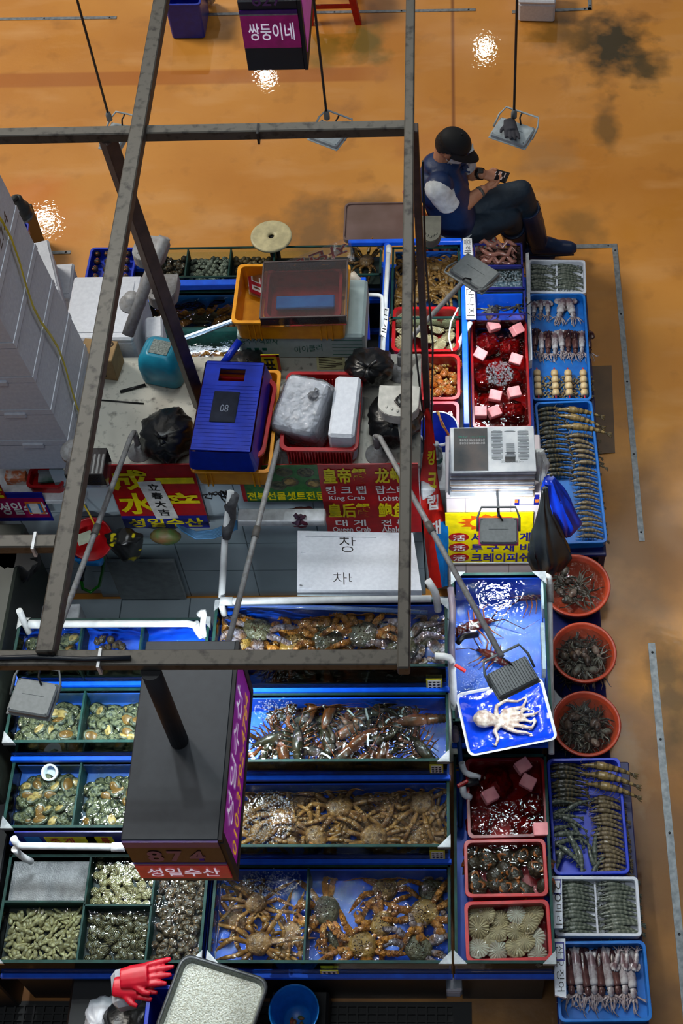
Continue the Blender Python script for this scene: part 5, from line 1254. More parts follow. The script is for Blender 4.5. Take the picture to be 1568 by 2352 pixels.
a = at(1145, 1168, 1.25); mb = MB(); mb.tube([V((a.x, a.y-.02, 1.22)), V((a.x, a.y+.08, 1.16)), V((a.x, 3.44, 1.045))], .006, 8); S(mb, 'lamp_hook', 'hook', 'thin steel hook carrying the glowing floodlight on the tiled cabinet', STEEL)
flood('grey floodlight over the king crab tank, under the big hanging sign', ((434, 1502), (520, 1502), (514, 1568), (426, 1568)), 1.45, 9)
def hang(label, quad, z, topz, cpx, group='hanging floodlights'):
    t, ce, w_, d, a = flood(label, quad, z, 0, mat('lamp_white', (178, 190, 196), .4), on=False, group=group)
    p = at(*cpx, z+.05); mb = MB(); mb.tube([(p.x, p.y, z+.03), (p.x, p.y, topz)], .006, 8); O(mb, 'cord', BLACK, t); mb = MB(); mb.lathe([(.014, 0), (.014, .03), (.008, .05)], (p.x, p.y, z+.03), 10, None, True, True); O(mb, 'socket', GREY, t); return t
hang('hanging floodlight with a dark glove lying on it', ((1143, 263), (1228, 290), (1212, 338), (1127, 308)), 1.7, 4.6, (1180, 262))
hang('hanging floodlight half behind the middle of the cross tube', ((724, 266), (800, 296), (778, 338), (716, 316)), 1.7, 4.6, (750, 265))
hang('hanging floodlight behind the crossing of the grid tubes', ((252, 276), (296, 284), (282, 345), (226, 332)), 1.7, 4.6, (250, 268))
GLV = mat('grey_glove', (58, 58, 66), .8, c2=(48, 48, 56)); 
def glove(label, px, py, z, m, s_, rot, ln=(.05, .062, .066, .06, .045), tx=0, name='glove', curl=0):
    mb = MB(); mb.tube([(0, -.055, 0), (0, -.02, 0), (0, .03, .002)], [.030, .036, .036], 14, True, .45)
    for i in range(4): x = -.027+.018*i; mb.tube([(x, .02, 0), (x*1.15, .03+ln[i+1]*.6, .004+curl), (x*1.3, .03+ln[i+1], .001)], [.0105, .010, .007], 8, True, .8)
    mb.tube([(.028, -.01, 0), (.05, .015, .002), (.056, .035, 0)], [.012, .010, .007], 8, True, .8)
    p = at(px, py, z); R = Euler((tx, 0, rot)).to_matrix(); mb.v = [p + R @ (v*s_) for v in mb.v]
    me = voxel(mb, name, m, .004, 2); return OM(me, name, None, 'glove', label, None, p-V((0, 0, .012)))
glove('dark grey glove lying on the hanging floodlight', 1172, 292, 1.725, GLV, .88, PI+.1)
# lamp arms of grey pipe rising from flanges on the bench
def arm(label, base, pts, r=.0115, bz=BZ, coup=None, fl=True):
    b = at(*base, bz); P = [at(*p) for p in pts]; t = T('lamp_stand', 'pipe stand', label, b)
    if fl: mb = MB(); mb.lathe([(.055, 0), (.055, .006), (.022, .010), (.019, .05), (.014, .05)], b, 22, None, True, True); O(mb, 'flange', PVCG, t)
    mb = MB(); mb.tube([b+V((0, 0, .01)), b.lerp(P[0], .85), P[0]], r*1.15, 10); O(mb, 'riser', PVCG, t)
    mb = MB(); mb.tube(P, r, 10); O(mb, 'pipe', PVCG, t)
    if coup: a, b2 = P[-2], P[-1]; q = a.lerp(b2, coup); d = (b2-a).normalized(); mb = MB(); mb.tube([q-d*.025, q+d*.025], r*1.35, 10); O(mb, 'coupling', mat('coupling_dark', (92, 88, 84), .5), t)
    return t
arm('long white pipe arm from the bench to the abalone tank floodlight', (322, 1038), [(308, 992, 1.32), (300, 1004, 1.34), (122, 1480, 1.5)], coup=.48)
arm('long white pipe arm passing in front of the crates', (652, 1048), [(646, 1010, 1.30), (640, 1016, 1.32), (525, 1472, 1.4)], coup=.48)
arm('long speckled pipe arm from the bench to the finned floodlight', (868, 1044), [(862, 1002, 1.32), (872, 1004, 1.34), (1152, 1508, 1.38)], coup=.44)
arm('short grey pipe arm holding the tilted floodlight by the eel tanks', (920, 858), [(918, 815, 1.30), (944, 775, 1.34), (1062, 648, 1.37)], coup=None)
def housing(label, quad, z, th, pipe, m=PVCG, cable=False, r=.025):
    ce, w_, d, a = rect(*quad, z); t = T('lamp_housing', 'lamp', label, ce-V((0, 0, th)), a); mb = MB(); n = 14
    prof = [V((-w_/2, d/2, 0)), V((-w_/2, -d*.1, 0))] + [V((-w_/2*math.cos(PI*k/n), -d*.1-d*.4*math.sin(PI*k/n), 0)) for k in range(1, n)] + [V((w_/2, -d*.1, 0)), V((w_/2, d/2, 0))]
    mb.poly([p+V((0, 0, th)) for p in prof], th, (0, 0, 1)); mb.poly([p*.98+V((0, 0, th+.004)) for p in prof], .004, (0, 0, 1)); O(mb, 'shell', m, t, True)
    mb = MB()
    for k in range(5): mb.ell((-w_*.28+w_*.14*k, -d*.2-.01*(2-abs(k-2)), th+.005), (.006, .008, .004), None, 8, 5)
    O(mb, 'bump', m, t, True)
    if pipe: mb = MB(); mb.tube([at(*p) for p in pipe], r, 14); O(mb, 'pipe', m, t)
    if cable:
        mb = MB(); mb.tube([(w_*.2, d*.45, th+.008), (w_*.1, d*.25, th+.01), (-w_*.05, d*.05, th+.012), (.0, -d*.12, th+.01), (w_*.1, -.02, th+.014), (w_*.02, d*.12, th+.012), (-w_*.08, -d*.05, th+.016), (.01, -d*.22, th+.012), (w_*.06, -d*.1, th+.012)], .0045, 6); O(mb, 'cable', BLACK, t, True)
    return t
housing('grey lamp housing with a thick pipe, high on the leaning post', ((312, 540), (378, 544), (376, 606), (300, 596)), 1.95, .05, [(378, 545, 2.02), (340, 640, 1.9), (293, 770, 1.74)])
housing('square grey lamp housing below the thick pipe on the leaning post', ((340, 632), (410, 630), (400, 692), (335, 690)), 1.75, .06, None)
housing('pale half-round lamp housing with a coiled black cable', ((868, 886), (962, 888), (962, 960), (868, 956)), 1.5, .05, [(918, 945, 1.45), (932, 1056, BZ+.005)], mat('housing_cream', (196, 194, 186), .45), True, .016)
housing('round grey lamp back between the post and the seated man', ((965, 496), (1010, 496), (1014, 556), (967, 556)), 1.5, .04, None, mat('housing_olive', (108, 108, 96), .5))
mb = MB(); c = at(305, 697, 1.80); mb.lathe([(.056, 0), (.056, .008), (.03, .012), (.028, .05), (.0, .05)], c, 22, None, True); S(mb, 'pipe_flange', 'flange', 'grey round flange under the thick pipe above the big foam box', PVCG)
# clear plastic dispenser hanging at the left tube
t = T('clear_box', 'box', 'clear plastic dispenser box beside the long steel tube at the left', at(205, 1090, 1.5)); c = at(203, 1075, 1.6)
for o_, s_ in (((0, -.06, 0), (.15, .004, .1)), ((0, .06, 0), (.15, .004, .1)), ((-.075, 0, 0), (.004, .12, .1)), ((.075, 0, 0), (.004, .12, .1)), ((0, 0, -.05), (.15, .12, .004)), ((0, 0, .05), (.15, .12, .004))): mb = MB(); mb.box(c+V(o_), s_); O(mb, 'pane', ACR, t)
mb = MB()
for k in range(8): mb.box(c+V((-.06+.017*k, 0, -.01)), (.008, .10, .07))
O(mb, 'card', mat('pale_card', (190, 194, 190), .7), t)
mb = MB(); mb.lathe([(.055, 0), (.055, .02), (.03, .03), (.0, .03)], at(172, 1040, 1.62), 22, None, True); O(mb, 'cap', PVCG, t)
# ------------------------------------------------------------------ lit shop signs hanging from the grid
PURP = mat('sign_purple', (140, 0, 146), .35, emis=.35); MARL = mat('sign_magenta', (132, 8, 92), .35, emis=.25); REDL_ = mat('sign_red_lit', (170, 10, 46), .35, emis=.2); WTXT = mat('sign_text_lit', (225, 220, 240), .4, emis=.5); YTXT = mat('sign_text_yellow', (230, 180, 20), .4, emis=.5)
SGB = mat('sign_box_grey', (36, 42, 50), .55, c2=(31, 37, 45), sc_=40); SGK = mat('sign_box_black', (16, 18, 24), .65); VIO = mat('sign_violet', (70, 16, 120), .4)
SX0, SX1, SY0, SY1, SZ = -.977, -.702, 1.409, 2.019, 2.46; SH = .36
t = T('hanging_sign', 'sign', 'big dark sign box with a purple side panel hanging over the tanks', (-.84, 1.71, SZ-SH))
mb = MB(); mb.box(((SX0+SX1)/2, (SY0+SY1)/2, SZ-SH/2), (SX1-SX0, SY1-SY0, SH), None, .003); O(mb, 'cabinet', SGB, t)
mb = MB(); mb.tube([(-.842, 1.70, SZ-.002), (-.842, 1.70, ZF-.035)], .027, 18); O(mb, 'pole', SGK, t)
mb = MB()
for y0, y1, z0, z1 in ((SY0, SY1, SZ-.018, SZ+.002), (SY0, SY1, SZ-SH, SZ-SH+.03), (SY0, SY0+.03, SZ-SH+.03, SZ-.03), (SY1-.03, SY1, SZ-SH+.03, SZ-.03)): mb.box((SX1+.005, (y0+y1)/2, (z0+z1)/2), (.010, y1-y0, z1-z0))
O(mb, 'side_frame', SGK, t)
mb = MB(); mb.box((SX1+.003, (SY0+SY1)/2, SZ-SH/2), (.006, SY1-SY0-.056, SH-.04)); O(mb, 'side_panel', PURP, t)
text('성일수산', WTXT, t, (SX1+.0065, SY0+.08, SZ-.175), (0, .43, 0), (0, 0, .115), .0)
text('010-3792-4784', YTXT, t, (SX1+.0065, SY0+.045, SZ-.29), (0, .50, 0), (0, 0, .075), .0)
for z0, z1, m, nm in ((SZ-.045, SZ-.004, VIO, 'top_band'), (SZ-.20, SZ-.185, SBLUE, 'blue_line'), (SZ-.315, SZ-.205, REDL_, 'name_panel')):
    mb = MB(); mb.box(((SX0+SX1)/2, SY0-.003, (z0+z1)/2), (SX1-SX0-.004, .006, z1-z0)); O(mb, nm, m, t)
mb = MB(); mb.box(((SX0+SX1)/2, SY0-.002, SZ-.115), (SX1-SX0-.004, .004, .13)); O(mb, 'number_panel', mat('sign_brown', (52, 34, 34), .5), t)
for k, ch in enumerate('874'): text(ch, VIO, t, (SX0+.055+.06*k, SY0-.0052, SZ-.165), (.045, 0, 0), (0, 0, .09), .03, .001, 'numeral')
text('성일수산', WTXT, t, (SX0+.03, SY0-.0065, SZ-.295), (.215, 0, 0), (0, 0, .075), .01)
a = at(570, 163, 1.95); b = at(700, 163, 1.95); y = a.y; w_ = b.x-a.x
t = T('hanging_sign', 'sign', 'dark sign box with a magenta name strip hanging at the top of the picture', ((a.x+b.x)/2, y+.3, 1.95))
mb = MB(); mb.box(((a.x+b.x)/2, y+.3, 2.15), (w_, .6, .40), None, .003); O(mb, 'cabinet', mat('sign_navy', (16, 20, 34), .4), t)
mb = MB(); mb.box((b.x+.008, y+.3, 2.15), (.016, .6, .40)); O(mb, 'side_frame', SGK, t)
mb = MB(); mb.box((b.x+.0165, y+.3, 2.17), (.002, .52, .3)); O(mb, 'side_panel', PURP, t)
for v0, v1, m, nm in ((108, 30, MARL, 'name_panel'), (30, 22, VIO, 'violet_line'), (33, 30, STEEL, 'metal_line')):
    z0, z1 = aty(630, v0, y).z, aty(630, v1, y).z; mb = MB(); mb.box(((a.x+b.x)/2, y-.003-(.001 if nm == 'metal_line' else 0), (z0+z1)/2), (w_-.004, .006, z1-z0)); O(mb, nm, m, t)
z0 = aty(630, 90, y).z; z1 = aty(630, 50, y).z; text('쌍둥이네', WTXT, t, (a.x+w_*.12, y-.0065, z0), (w_*.78, 0, 0), (0, 0, z1-z0), .012)
z0 = aty(630, 13, y).z; text('627', mat('numeral_violet', (96, 50, 120), .4), t, (a.x+w_*.25, y-.001, z0), (w_*.5, 0, 0), (0, 0, .07), .01, .001, 'numeral')
mb = MB(); mb.tube([((a.x+b.x)/2, y+.3, 2.35), ((a.x+b.x)/2, y+.3, 4.6)], .027, 14); O(mb, 'pole', SGK, t)
# ------------------------------------------------------------------ plumbing of the tanks
def pipe(label, pts, r=.014, m=PVC, n=12, sock=(), name='water_pipe', group=None, parts=()):
    P = [at(*p) for p in pts]; Q = [P[0]]
    for i in range(1, len(P)-1):
        a, b, c = P[i-1], P[i], P[i+1]; e = min(r*2.2, (b-a).length*.45, (c-b).length*.45); A = b+(a-b).normalized()*e; B = b+(c-b).normalized()*e
        Q += [A, (A+B+b*2)/4, B]
    Q.append(P[-1]); t = T(name, 'pipe', label, min(Q, key=lambda v: v.z), 0, group); mb = MB(); mb.tube(Q, r, n); O(mb, 'pipe', m, t)
    for i in sock:
        d = (P[i+1]-P[i]).normalized() if i >= 0 else (P[i-1]-P[i]).normalized(); mb = MB(); mb.tube([P[i]-d*.0, P[i]+d*.05], r*1.25, n); O(mb, 'socket', m, t)
    for m_, q, f in parts: mb = MB(); f(mb, at(*q)); O(mb, 'valve_handle', m_, t)
    return t
REDV = mat('valve_red', (206, 20, 24), .4)
pipe('white pipe along the back of the top shellfish tank', [(44, 1402, 1.24), (66, 1452, 1.10), ], .013)
pipe('long white pipe across the back of the top shellfish tank', [(66, 1434, 1.16), (448, 1432, 1.16), (462, 1462, 1.10)], .014, sock=(0, 1))
pipe('short bent white pipe at the right end of the top shellfish tank', [(470, 1462, 1.10), (464, 1440, 1.17), (470, 1402, 1.22), (456, 1412, 1.20)], .012)
pipe('long white pipe across the back of the king crab tank', [(515, 1410, 1.12), (506, 1381, 1.21), (990, 1375, 1.21)], .014, sock=(1,))
pipe('bent white pipe at the right back corner of the king crab tank', [(982, 1333, 1.26), (1000, 1360, 1.22), (1006, 1402, 1.13)], .015)
pipe('clear dim pipe lying in the king crab tank below the long white one', [(520, 1388, 1.13), (760, 1396, 1.13), (982, 1407, 1.13)], .010, clear('clear_pipe', (.7, .8, .95), rough=.1, haze=.3, hcol=(120, 150, 200)))
pipe('white standpipe bound with grey tape in front of the red signs', [(530, 1128, 1.52), (516, 1240, 1.34), (509, 1372, 1.2)], .014, parts=())
mb = MB(); P = [at(540, 1135, 1.51), at(528, 1165, 1.46), at(532, 1190, 1.41), at(522, 1215, 1.38), at(519, 1238, 1.35)]; mb.tube(P, [.019, .026, .019, .025, .017], 10, True, .9); S(mb, 'tape_wrap', 'tape', 'grey tape wrapped round the white standpipe', mat('grey_tape', (86, 88, 92), .6, c2=(62, 64, 68), sc_=40, bump=.5))
mb = MB()
for k in range(5):
    q = random.Random(k); P = [at(512+q.uniform(-8, 8), 1128, 1.46)]
    for i in range(7): P.append(P[-1]+V((q.uniform(-.03, .02), q.uniform(-.012, .012), q.uniform(-.035, .025))))
    mb.tube(P, .0035, 5)
S(mb, 'cable_tangle', 'cable', 'tangle of black cables beside the taped standpipe', BLACK, None, 'stuff')
pipe('white pipe with elbow along the front of the abalone tank', [(286, 1946, .80), (40, 1943, .80), (31, 1925, .84)], .014, sock=(0,))
pipe('short white pipe end dipping into the clam tank corner', [(33, 1950, .80), (48, 1966, .72), (72, 1979, .66)], .013)
def vh(mb, p): mb.box(p+V((.028, -.012, .0)), (.05, .014, .010), MX.Rotation(-.6, 3, 'Z'), .003)
pipe('white elbow pipe with a red valve beside the king crab tank', [(998, 1507, 1.2), (1036, 1508, 1.2), (1040, 1560, 1.05), (1046, 1700, .72)], .014, parts=((REDV, (1040, 1528, 1.18), vh),))
pipe('white pipe with grey collar and red tap along the bowls', [(1248, 1322, .84), (1262, 1324, .84), (1262, 1345, .80), (1266, 1732, .72)], .012, parts=((REDV, (1256, 1352, .82), lambda mb, p: (mb.tube([p+V((-.014, .02, .012)), p+V((-.016, 0, .014)), p+V((-.014, -.022, .012))], .006, 6))),))
mb = MB(); a, b = at(1262, 1338, .805), at(1263, 1384, .795); mb.tube([a, b], .0155, 12); S(mb, 'pipe_collar', 'pipe collar', 'grey collar on the white pipe along the bowls', PVCG)
pipe('clear hose bundled beside the blue lobster tank', [(1034, 1350, .98), (1040, 1400, .96), (1036, 1470, .96), (1038, 1520, .90)], .014, mat('milky_hose', (168, 150, 158), .3, c2=(130, 126, 150), sc_=12))
pipe('dark blue hose down the gap beside the steps', [(1040, 1610, .9), (1052, 1680, .74), (1060, 1780, .6), (1056, 1900, .5)], .010, mat('blue_hose', (28, 70, 124), .35))
pipe('white valve pipe at the left of the front red tub', [(1060, 1752, .66), (1066, 1776, .62), (1102, 1786, .60)], .013, parts=((REDV, (1062, 1800, .63), lambda mb, p: mb.box(p, (.05, .014, .02), MX.Rotation(.5, 3, 'Z'), .003)),))
pipe('lower white valve pipe at the left of the front red tub', [(1062, 1806, .62), (1064, 1826, .6), (1080, 1832, .58)], .014)
mb = MB(); mb.tube([at(1062, 1800, .615), at(1098, 1796, .605)], .016, 10); S(mb, 'black_valve', 'valve', 'black valve body between the two white valve pipes', BLACK)
pipe('black air hose over the left wall of the blue lobster tank', [(1050, 1478, .93), (1062, 1462, .95), (1095, 1458, .90)], .012, BLACK)
# small price cards on the glass
PCY = mat('card_yellow', (226, 214, 40), .5)
def pcard(px0, py0, px1, py1, Y, label):
    t, x0, x1, z0, z1 = vsign('price_card', label, (px0, py0), (px1, py1), PCY, Y=Y, strips=((.1, .1, .9, .9, SWH),), th=.003, group='price cards on the tanks', cat='price card')
    mb = MB()
    for i in range(3):
        for j in range(3): mb.box((x0+(x1-x0)*(.24+.26*i), Y-.0025, z0+(z1-z0)*(.25+.25*j)), ((x1-x0)*.14, .001, (z1-z0)*.12), MX.Rotation(.3*(i-j), 3, 'Y'))
    O(mb, 'handwriting', SBK, t)
pcard(978, 1560, 1016, 1584, 2.54, 'yellow-edged price card on the front of the king crab tank')
pcard(986, 1757, 1018, 1776, 2.235, 'yellow-edged price card on the front of the lobster tank')
pcard(986, 1955, 1022, 1973, 1.955, 'yellow-edged price card on the front of the heaped snow crab tank')
pcard(734, 2230, 778, 2237, 1.562, 'yellow price card low on the front of the bottom crab tank')
vsign('name_strip', 'blue and yellow strip with red words under the abalone tank', (32, 1912), (300, 1936), SBLUE, Y=2.022, strips=((.24, .42, .86, 1, YEL), (.06, .42, .2, 1, SKYP), (.62, .42, .70, 1, SBLUE)), tx=(('조 개', .28, .45, .50, .97, REDV, .03), ('류', .75, .45, .83, .97, REDV, .03)))
# ------------------------------------------------------------------ newspaper stack on its tiled box, yellow notice
nx0, nx1 = -.085, .335; ny0 = at(1130, 1130, 1.05).y; ny1 = 3.70
t = T('tiled_box', 'cabinet', 'white tiled cabinet with the newspaper stack on top', ((nx0+nx1)/2, (ny0+ny1)/2, 0)); mb = MB(); mb.box(((nx0+nx1)/2, (ny0+ny1)/2, .525), (nx1-nx0, ny1-ny0, 1.05), None, .004); O(mb, 'body', TILEW, t)
NW = mat('newsprint', (236, 240, 244), .8, c2=(222, 228, 234)); NG = mat('news_photo', (70, 82, 88), .7, c2=(110, 100, 96), sc_=9); NT = mat('news_ink', (120, 126, 134), .8); NGRN = mat('news_green', (60, 150, 130), .7)
mb = MB(); sx0, sx1 = at(1030, 1080, 1.25).x+.004, at(1232, 1080, 1.25).x-.004; sy0, sy1 = at(1130, 1082, 1.25).y, at(1130, 978, 1.25).y; EDG = [mat('news_edge_%s' % n_, c_, .85) for n_, c_ in (('grey', (190, 194, 206)), ('white', (226, 230, 236)), ('dark', (130, 134, 152)), ('tan', (196, 174, 156)))]
t = T('newspaper_stack', 'newspapers', 'thick stack of folded newspapers on the white tiled cabinet', ((sx0+sx1)/2, (sy0+sy1)/2, 1.051))
for k in range(22):
    mb = MB(); j = .004 if k > 4 else .012; z = 1.052+.0088*k; mb.box(((sx0+sx1)/2+U(-j, j), (sy0+sy1)/2+U(-j, j)-(.012 if k < 5 else 0), z+.0042), (sx1-sx0-.004, sy1-sy0, .0074), MX.Rotation(U(-.02, .02), 3, 'Z'), .002); O(mb, 'newspaper', [EDG[(k*7) % 4]] if k < 21 else NW, t)
zt = 1.052+.0088*21+.0082; W_, D_ = sx1-sx0, sy1-sy0
mb = MB(); mb.box((sx0+W_*.25, sy0+D_*.49, zt+.0012), (W_*.40, D_*.93, .001)); O(mb, 'printed_photo', NG, t)
mb = MB()
for c_ in range(3):
    for k in range(26):
        if c_ == 1 and 6 < k < 24: continue
        mb.box((sx0+W_*(.56+.155*c_), sy0+D_*(.26+.026*k), zt+.0012), (W_*.13*(1 if k % 5 else .7), D_*.008, .0008))
for k in range(12): mb.box((sx0+W_*.715, sy0+D_*(.36+.022*k), zt+.0012), (W_*.10, D_*.006, .0008))
O(mb, 'print', NT, t)
mb = MB(); mb.box((sx0+W_*.71, sy0+D_*.26, zt+.0012), (W_*.12, D_*.12, .0008)); O(mb, 'printed_photo', NG, t)
R2_ = (-W_, 0, 0)
for s, m_, u, v, w2, h2 in (('김의겸의 화려한 운동화를', SWH, .42, .66, .30, .05), ('감나이와 최고의 운동화를', SWH, .42, .59, .30, .05), ('10년의 기록', NGRN, .42, .73, .32, .045), ('다시 돌아온 그곳 인연', NT, .86, .17, .26, .045)):
    text(s, m_, t, (sx0+W_*u, sy0+D_*(v+.06), zt+.0016), (-W_*w2, 0, 0), (0, -D_*h2, 0), .0, .0006)
vsign('newspaper_edge', 'folded newspaper hanging out below the stack', (1076, 1122), (1212, 1146), NW, Y=ny0-.02, strips=((.05, .3, .2, .8, SBLUE),), tx=(('비이미드', .35, .25, .78, .75, SBK, .02),), th=.012, cat='newspaper')
NY = ny0-.012
t, x0, x1, z0, z1 = vsign('notice_board', 'yellow notice board with blue and red words behind the glowing floodlight', (1022, 1180), (1218, 1294), mat('notice_yellow', (250, 226, 6), .4), Y=NY, strips=((0, .97, 1, 1, SWH),),
   tx=(('서 해 꽃 게', .29, .36, .98, .54, SBLUE, .03), ('투 구 새 비', .29, .58, .98, .74, SBLUE, .03), ('크레이피쉬', .29, .77, .98, .95, SBLUE, .03)))
W_, H_ = x1-x0, z1-z0; mb = MB(); n = 26
mb.poly([V((x0+W_*(.5+(.36 if k % 2 else .27)*math.cos(2*PI*k/n)), NY-.002, z1-H_*.17+H_*(.16 if k % 2 else .12)*math.sin(2*PI*k/n))) for k in range(n)], .001, (0, -1, 0)); O(mb, 'starburst', mat('burst_orange', (236, 96, 14), .4), t)
mb = MB(); mb.poly([V((x0+W_*(.5+.22*math.cos(2*PI*k/n)), NY-.0032, z1-H_*.17+H_*.095*math.sin(2*PI*k/n))) for k in range(n)], .001, (0, -1, 0)); O(mb, 'starburst_centre', YEL, t)
text('인기', RED, t, (x0+W_*.36, NY-.004, z1-H_*.24), (W_*.28, 0, 0), (0, 0, H_*.13), .02)
for k in range(3):
    c_ = V((x0+W_*.15, NY-.002, z1-H_*(.45+.205*k))); mb = MB(); mb.ell(c_, (W_*.12, .0015, H_*.088), None, 20, 6); O(mb, 'red_disc', RED, t); text('活', SWH, t, c_+V((-W_*.075, -.0018, -H_*.06)), (W_*.15, 0, 0), (0, 0, H_*.12), .02)
t, x0, x1, z0, z1 = vsign('payment_sticker', 'blue and orange payment sticker on the white tiles', (1182, 1138), (1236, 1160), SBLUE, Y=ny0-.004, strips=((0, .4, .15, .7, mat('sticker_orange', (226, 120, 40), .4)), (.85, .4, 1, .7, mat('sticker_orange', (226, 120, 40), .4)), (.2, .1, .8, .9, SWH)), th=.003, cat='sticker')
# red banner, hung from the brown post
BAN = mat('banner_red', (206, 34, 22), .45, c2=(190, 28, 20)); BANB = mat('banner_blue', (20, 120, 200), .45)
t = T('red_banner', 'banner', 'tall red banner with yellow and white words tied to the brown post', at(1008, 1340, .4)); rows_ = []
L_ = [(977, 944, 1.24), (972, 1040, 1.06), (968, 1150, .84), (975, 1250, .62), (996, 1352, .42)]; R_ = [(984, 936, 1.26), (1000, 1040, 1.10), (1016, 1150, .90), (1028, 1230, .74), (1031, 1345, .48)]
n = 14; vs = []
def ip(A, u):
    f = u*(len(A)-1); i = min(int(f), len(A)-2); return V(A[i]).lerp(V(A[i+1]), f-i)
for j in range(n+1):
    a, b = at(*ip(L_, j/n)), at(*ip(R_, j/n))
    for i in range(5): p = a.lerp(b, i/4); vs.append(p + V((.006*math.sin(i*1.6+j*.8), 0, 0)))
mb = MB(); nv = len(vs); vs2 = vs + [v-V((.004, .002, 0)) for v in vs]
for j in range(n):
    for i in range(4):
        q = (j*5+i, j*5+i+1, (j+1)*5+i+1, (j+1)*5+i); mb.mi = 1 if (j > 7 and i > 1 and j+i > 11) else 0
        k = len(mb.v); mb.add([vs2[x] for x in q] + [vs2[x+nv] for x in q], [(0, 1, 2, 3), (7, 6, 5, 4), (0, 4, 5, 1), (3, 2, 6, 7)])
O(mb, 'cloth', [BAN, BANB], t)
for ch, u, m_ in (('킹', .30, YEL), ('크', .42, YEL), ('랩', .54, SWH), ('대', .70, SWH)):
    a, b = at(*ip(L_, u)), at(*ip(R_, u)); c_ = at(*ip(L_, u-.09)); text(ch, m_, t, a.lerp(b, .18)+V((.010, -.012, 0)), (b-a)*.5, (c_-a)*.9, .03, .004)
mb = MB(); p = at(985, 932, 1.25); mb.tube([p+V((-.02, 0, .01)), p+V((0, -.02, .0)), p+V((.02, 0, .012)), p+V((0, .02, .01)), p+V((-.02, 0, .01))], .003, 6); O(mb, 'tie', PVCG, t)
# ------------------------------------------------------------------ back of the stall
stand('black stand with blue rails under the far shellfish tanks', 'tank_stand', [(-1.97, -.40, 4.86, 5.12, .58)])
stand('low black stand with blue rails under the deep crab tank behind the bench', 'tank_stand', [(-1.62, -.42, 4.07, 4.85, .36)])
stand('black stand with blue rails under the red crates and tan crabs', 'tank_stand', [(-.40, .025, 3.74, 5.10, .58)])
stand('black stand with blue rails under the eel boxes and the far red tub', 'tank_stand', [(.035, .345, 3.74, 5.10, .46)])
b1x = [at(p, 600, .75).x for p in (352, 428, 527, 628, 876)]
tank('B1', 'far glass tank of whelks, white cockles and clams behind the yellow crate', b1x[0], b1x[4], 4.885, 5.09, .75, .16, [('x', x, 4.89, 5.08) for x in b1x[1:4]], DKL, br=('br',), back=False, bed=.075)
x0, x1, y0, y1, zb, zt = TANKS['B1']
fill([WHT], b1x[0]+.02, b1x[1]-.02, y0+.03, y1-.02, zb, .03, 'brown whelk in the far tank beside the white cockles', 'whelks, far tank', .9, .012)
fill([CL_WC], b1x[1]+.02, b1x[2]-.018, y0+.03, y1-.02, zb+.003, .0235, 'open white cockle in the far glass tank', 'white cockles, far tank', .9, .014)
fill([CL_BR], b1x[2]+.02, b1x[3]-.018, y0+.03, y1-.02, zb+.003, .0255, 'tan clam in the far tank next to the cream disc', 'tan clams, far tank', .7, .012)
crabs('B1', [(840, 590, 0, 80, SN[0], .8, 'snow crab at the dark right end of the far shellfish tank')], '', 'far tank crab')
btray('blue tray of big whelks in rows at the far left', ((208, 568), (312, 568), (308, 644), (194, 644)), .64, BLUT)
g = 'whelks in the blue tray'
for j in range(4):
    for i in range(4): p = at(222+i*24-j*1.5, 578+j*18, .62); WH.put((p.x, p.y, .595), (U(-.3, .3), 0, PI/2+U(-.5, .5)), .52, 'big brown whelk in the rows of the blue tray at the far left', g)
tank('B2', 'deep blue tank of giant crabs behind the bench', -1.60, -.50, 4.08, 4.84, .70, .34, [('y', 4.6, -1.59, -.51)], mat('deep_blue_liner', (10, 84, 140), .4, c2=(8, 70, 124), sc_=6), br=())
mb = MB(); mb.box((-1.05, 4.85, .735), (1.12, .04, .04), None, .003); S(mb, 'blue_rail', 'rail', 'bright blue steel rail between the far tank and the deep blue tank', BLUE)
g = 'giant crabs in the deep blue tank'
for px, py, rot, k, s_, lab in ((462, 690, 20, 1, 1.55, 'giant crab under the blue rail at the back of the deep blue tank'), (452, 758, 200, 1, 1.5, 'giant crab beside the leaning post in the deep blue tank'), (470, 815, 80, 0, 1.4, 'giant crab with bubbles above the blue crate'), (415, 790, 140, 0, 1.2, 'giant crab near the white foam box in the deep blue tank'), (520, 800, 300, 0, 1.2, 'giant crab at the front by the printed box in the deep blue tank')):
    p = at(px, py, .56); KG_ = KG[k]; r_ = KG_.put((p.x, p.y, .44), (0, 0, math.radians(rot)), s_, lab, g); confine(r_, 'B2')
LEDM = mat('led_strip', (200, 226, 255), .3, emis=14)
a, b = at(372, 795, .74), at(534, 738, .76); t = T('led_tube', 'lamp', 'clear tube lamp with a lit strip lying across the deep blue tank', a.lerp(b, .5)); mb = MB(); mb.tube([a, b], .014, 12); O(mb, 'tube', clear('clear_tube', (.85, .88, .92), rough=.05, ior=1.45, haze=.25), t)
area('led_glow', a.lerp(b, .5)+V((0, 0, -.03)), .5, .4, (.8, .9, 1), None, .03)
mb = MB(); mb.tube([a+V((0, .006, .005)), b+V((0, .006, .005))], .004, 6); O(mb, 'lit_strip', LEDM, t)
b3 = [at(900, 600, .75).x, at(1056, 600, .75).x]
tank('B3', 'glass tank crammed with tan crabs at the back beside the seated man', b3[0], b3[1], 4.60, 5.07, .75, .17, (), GRNL, br=())
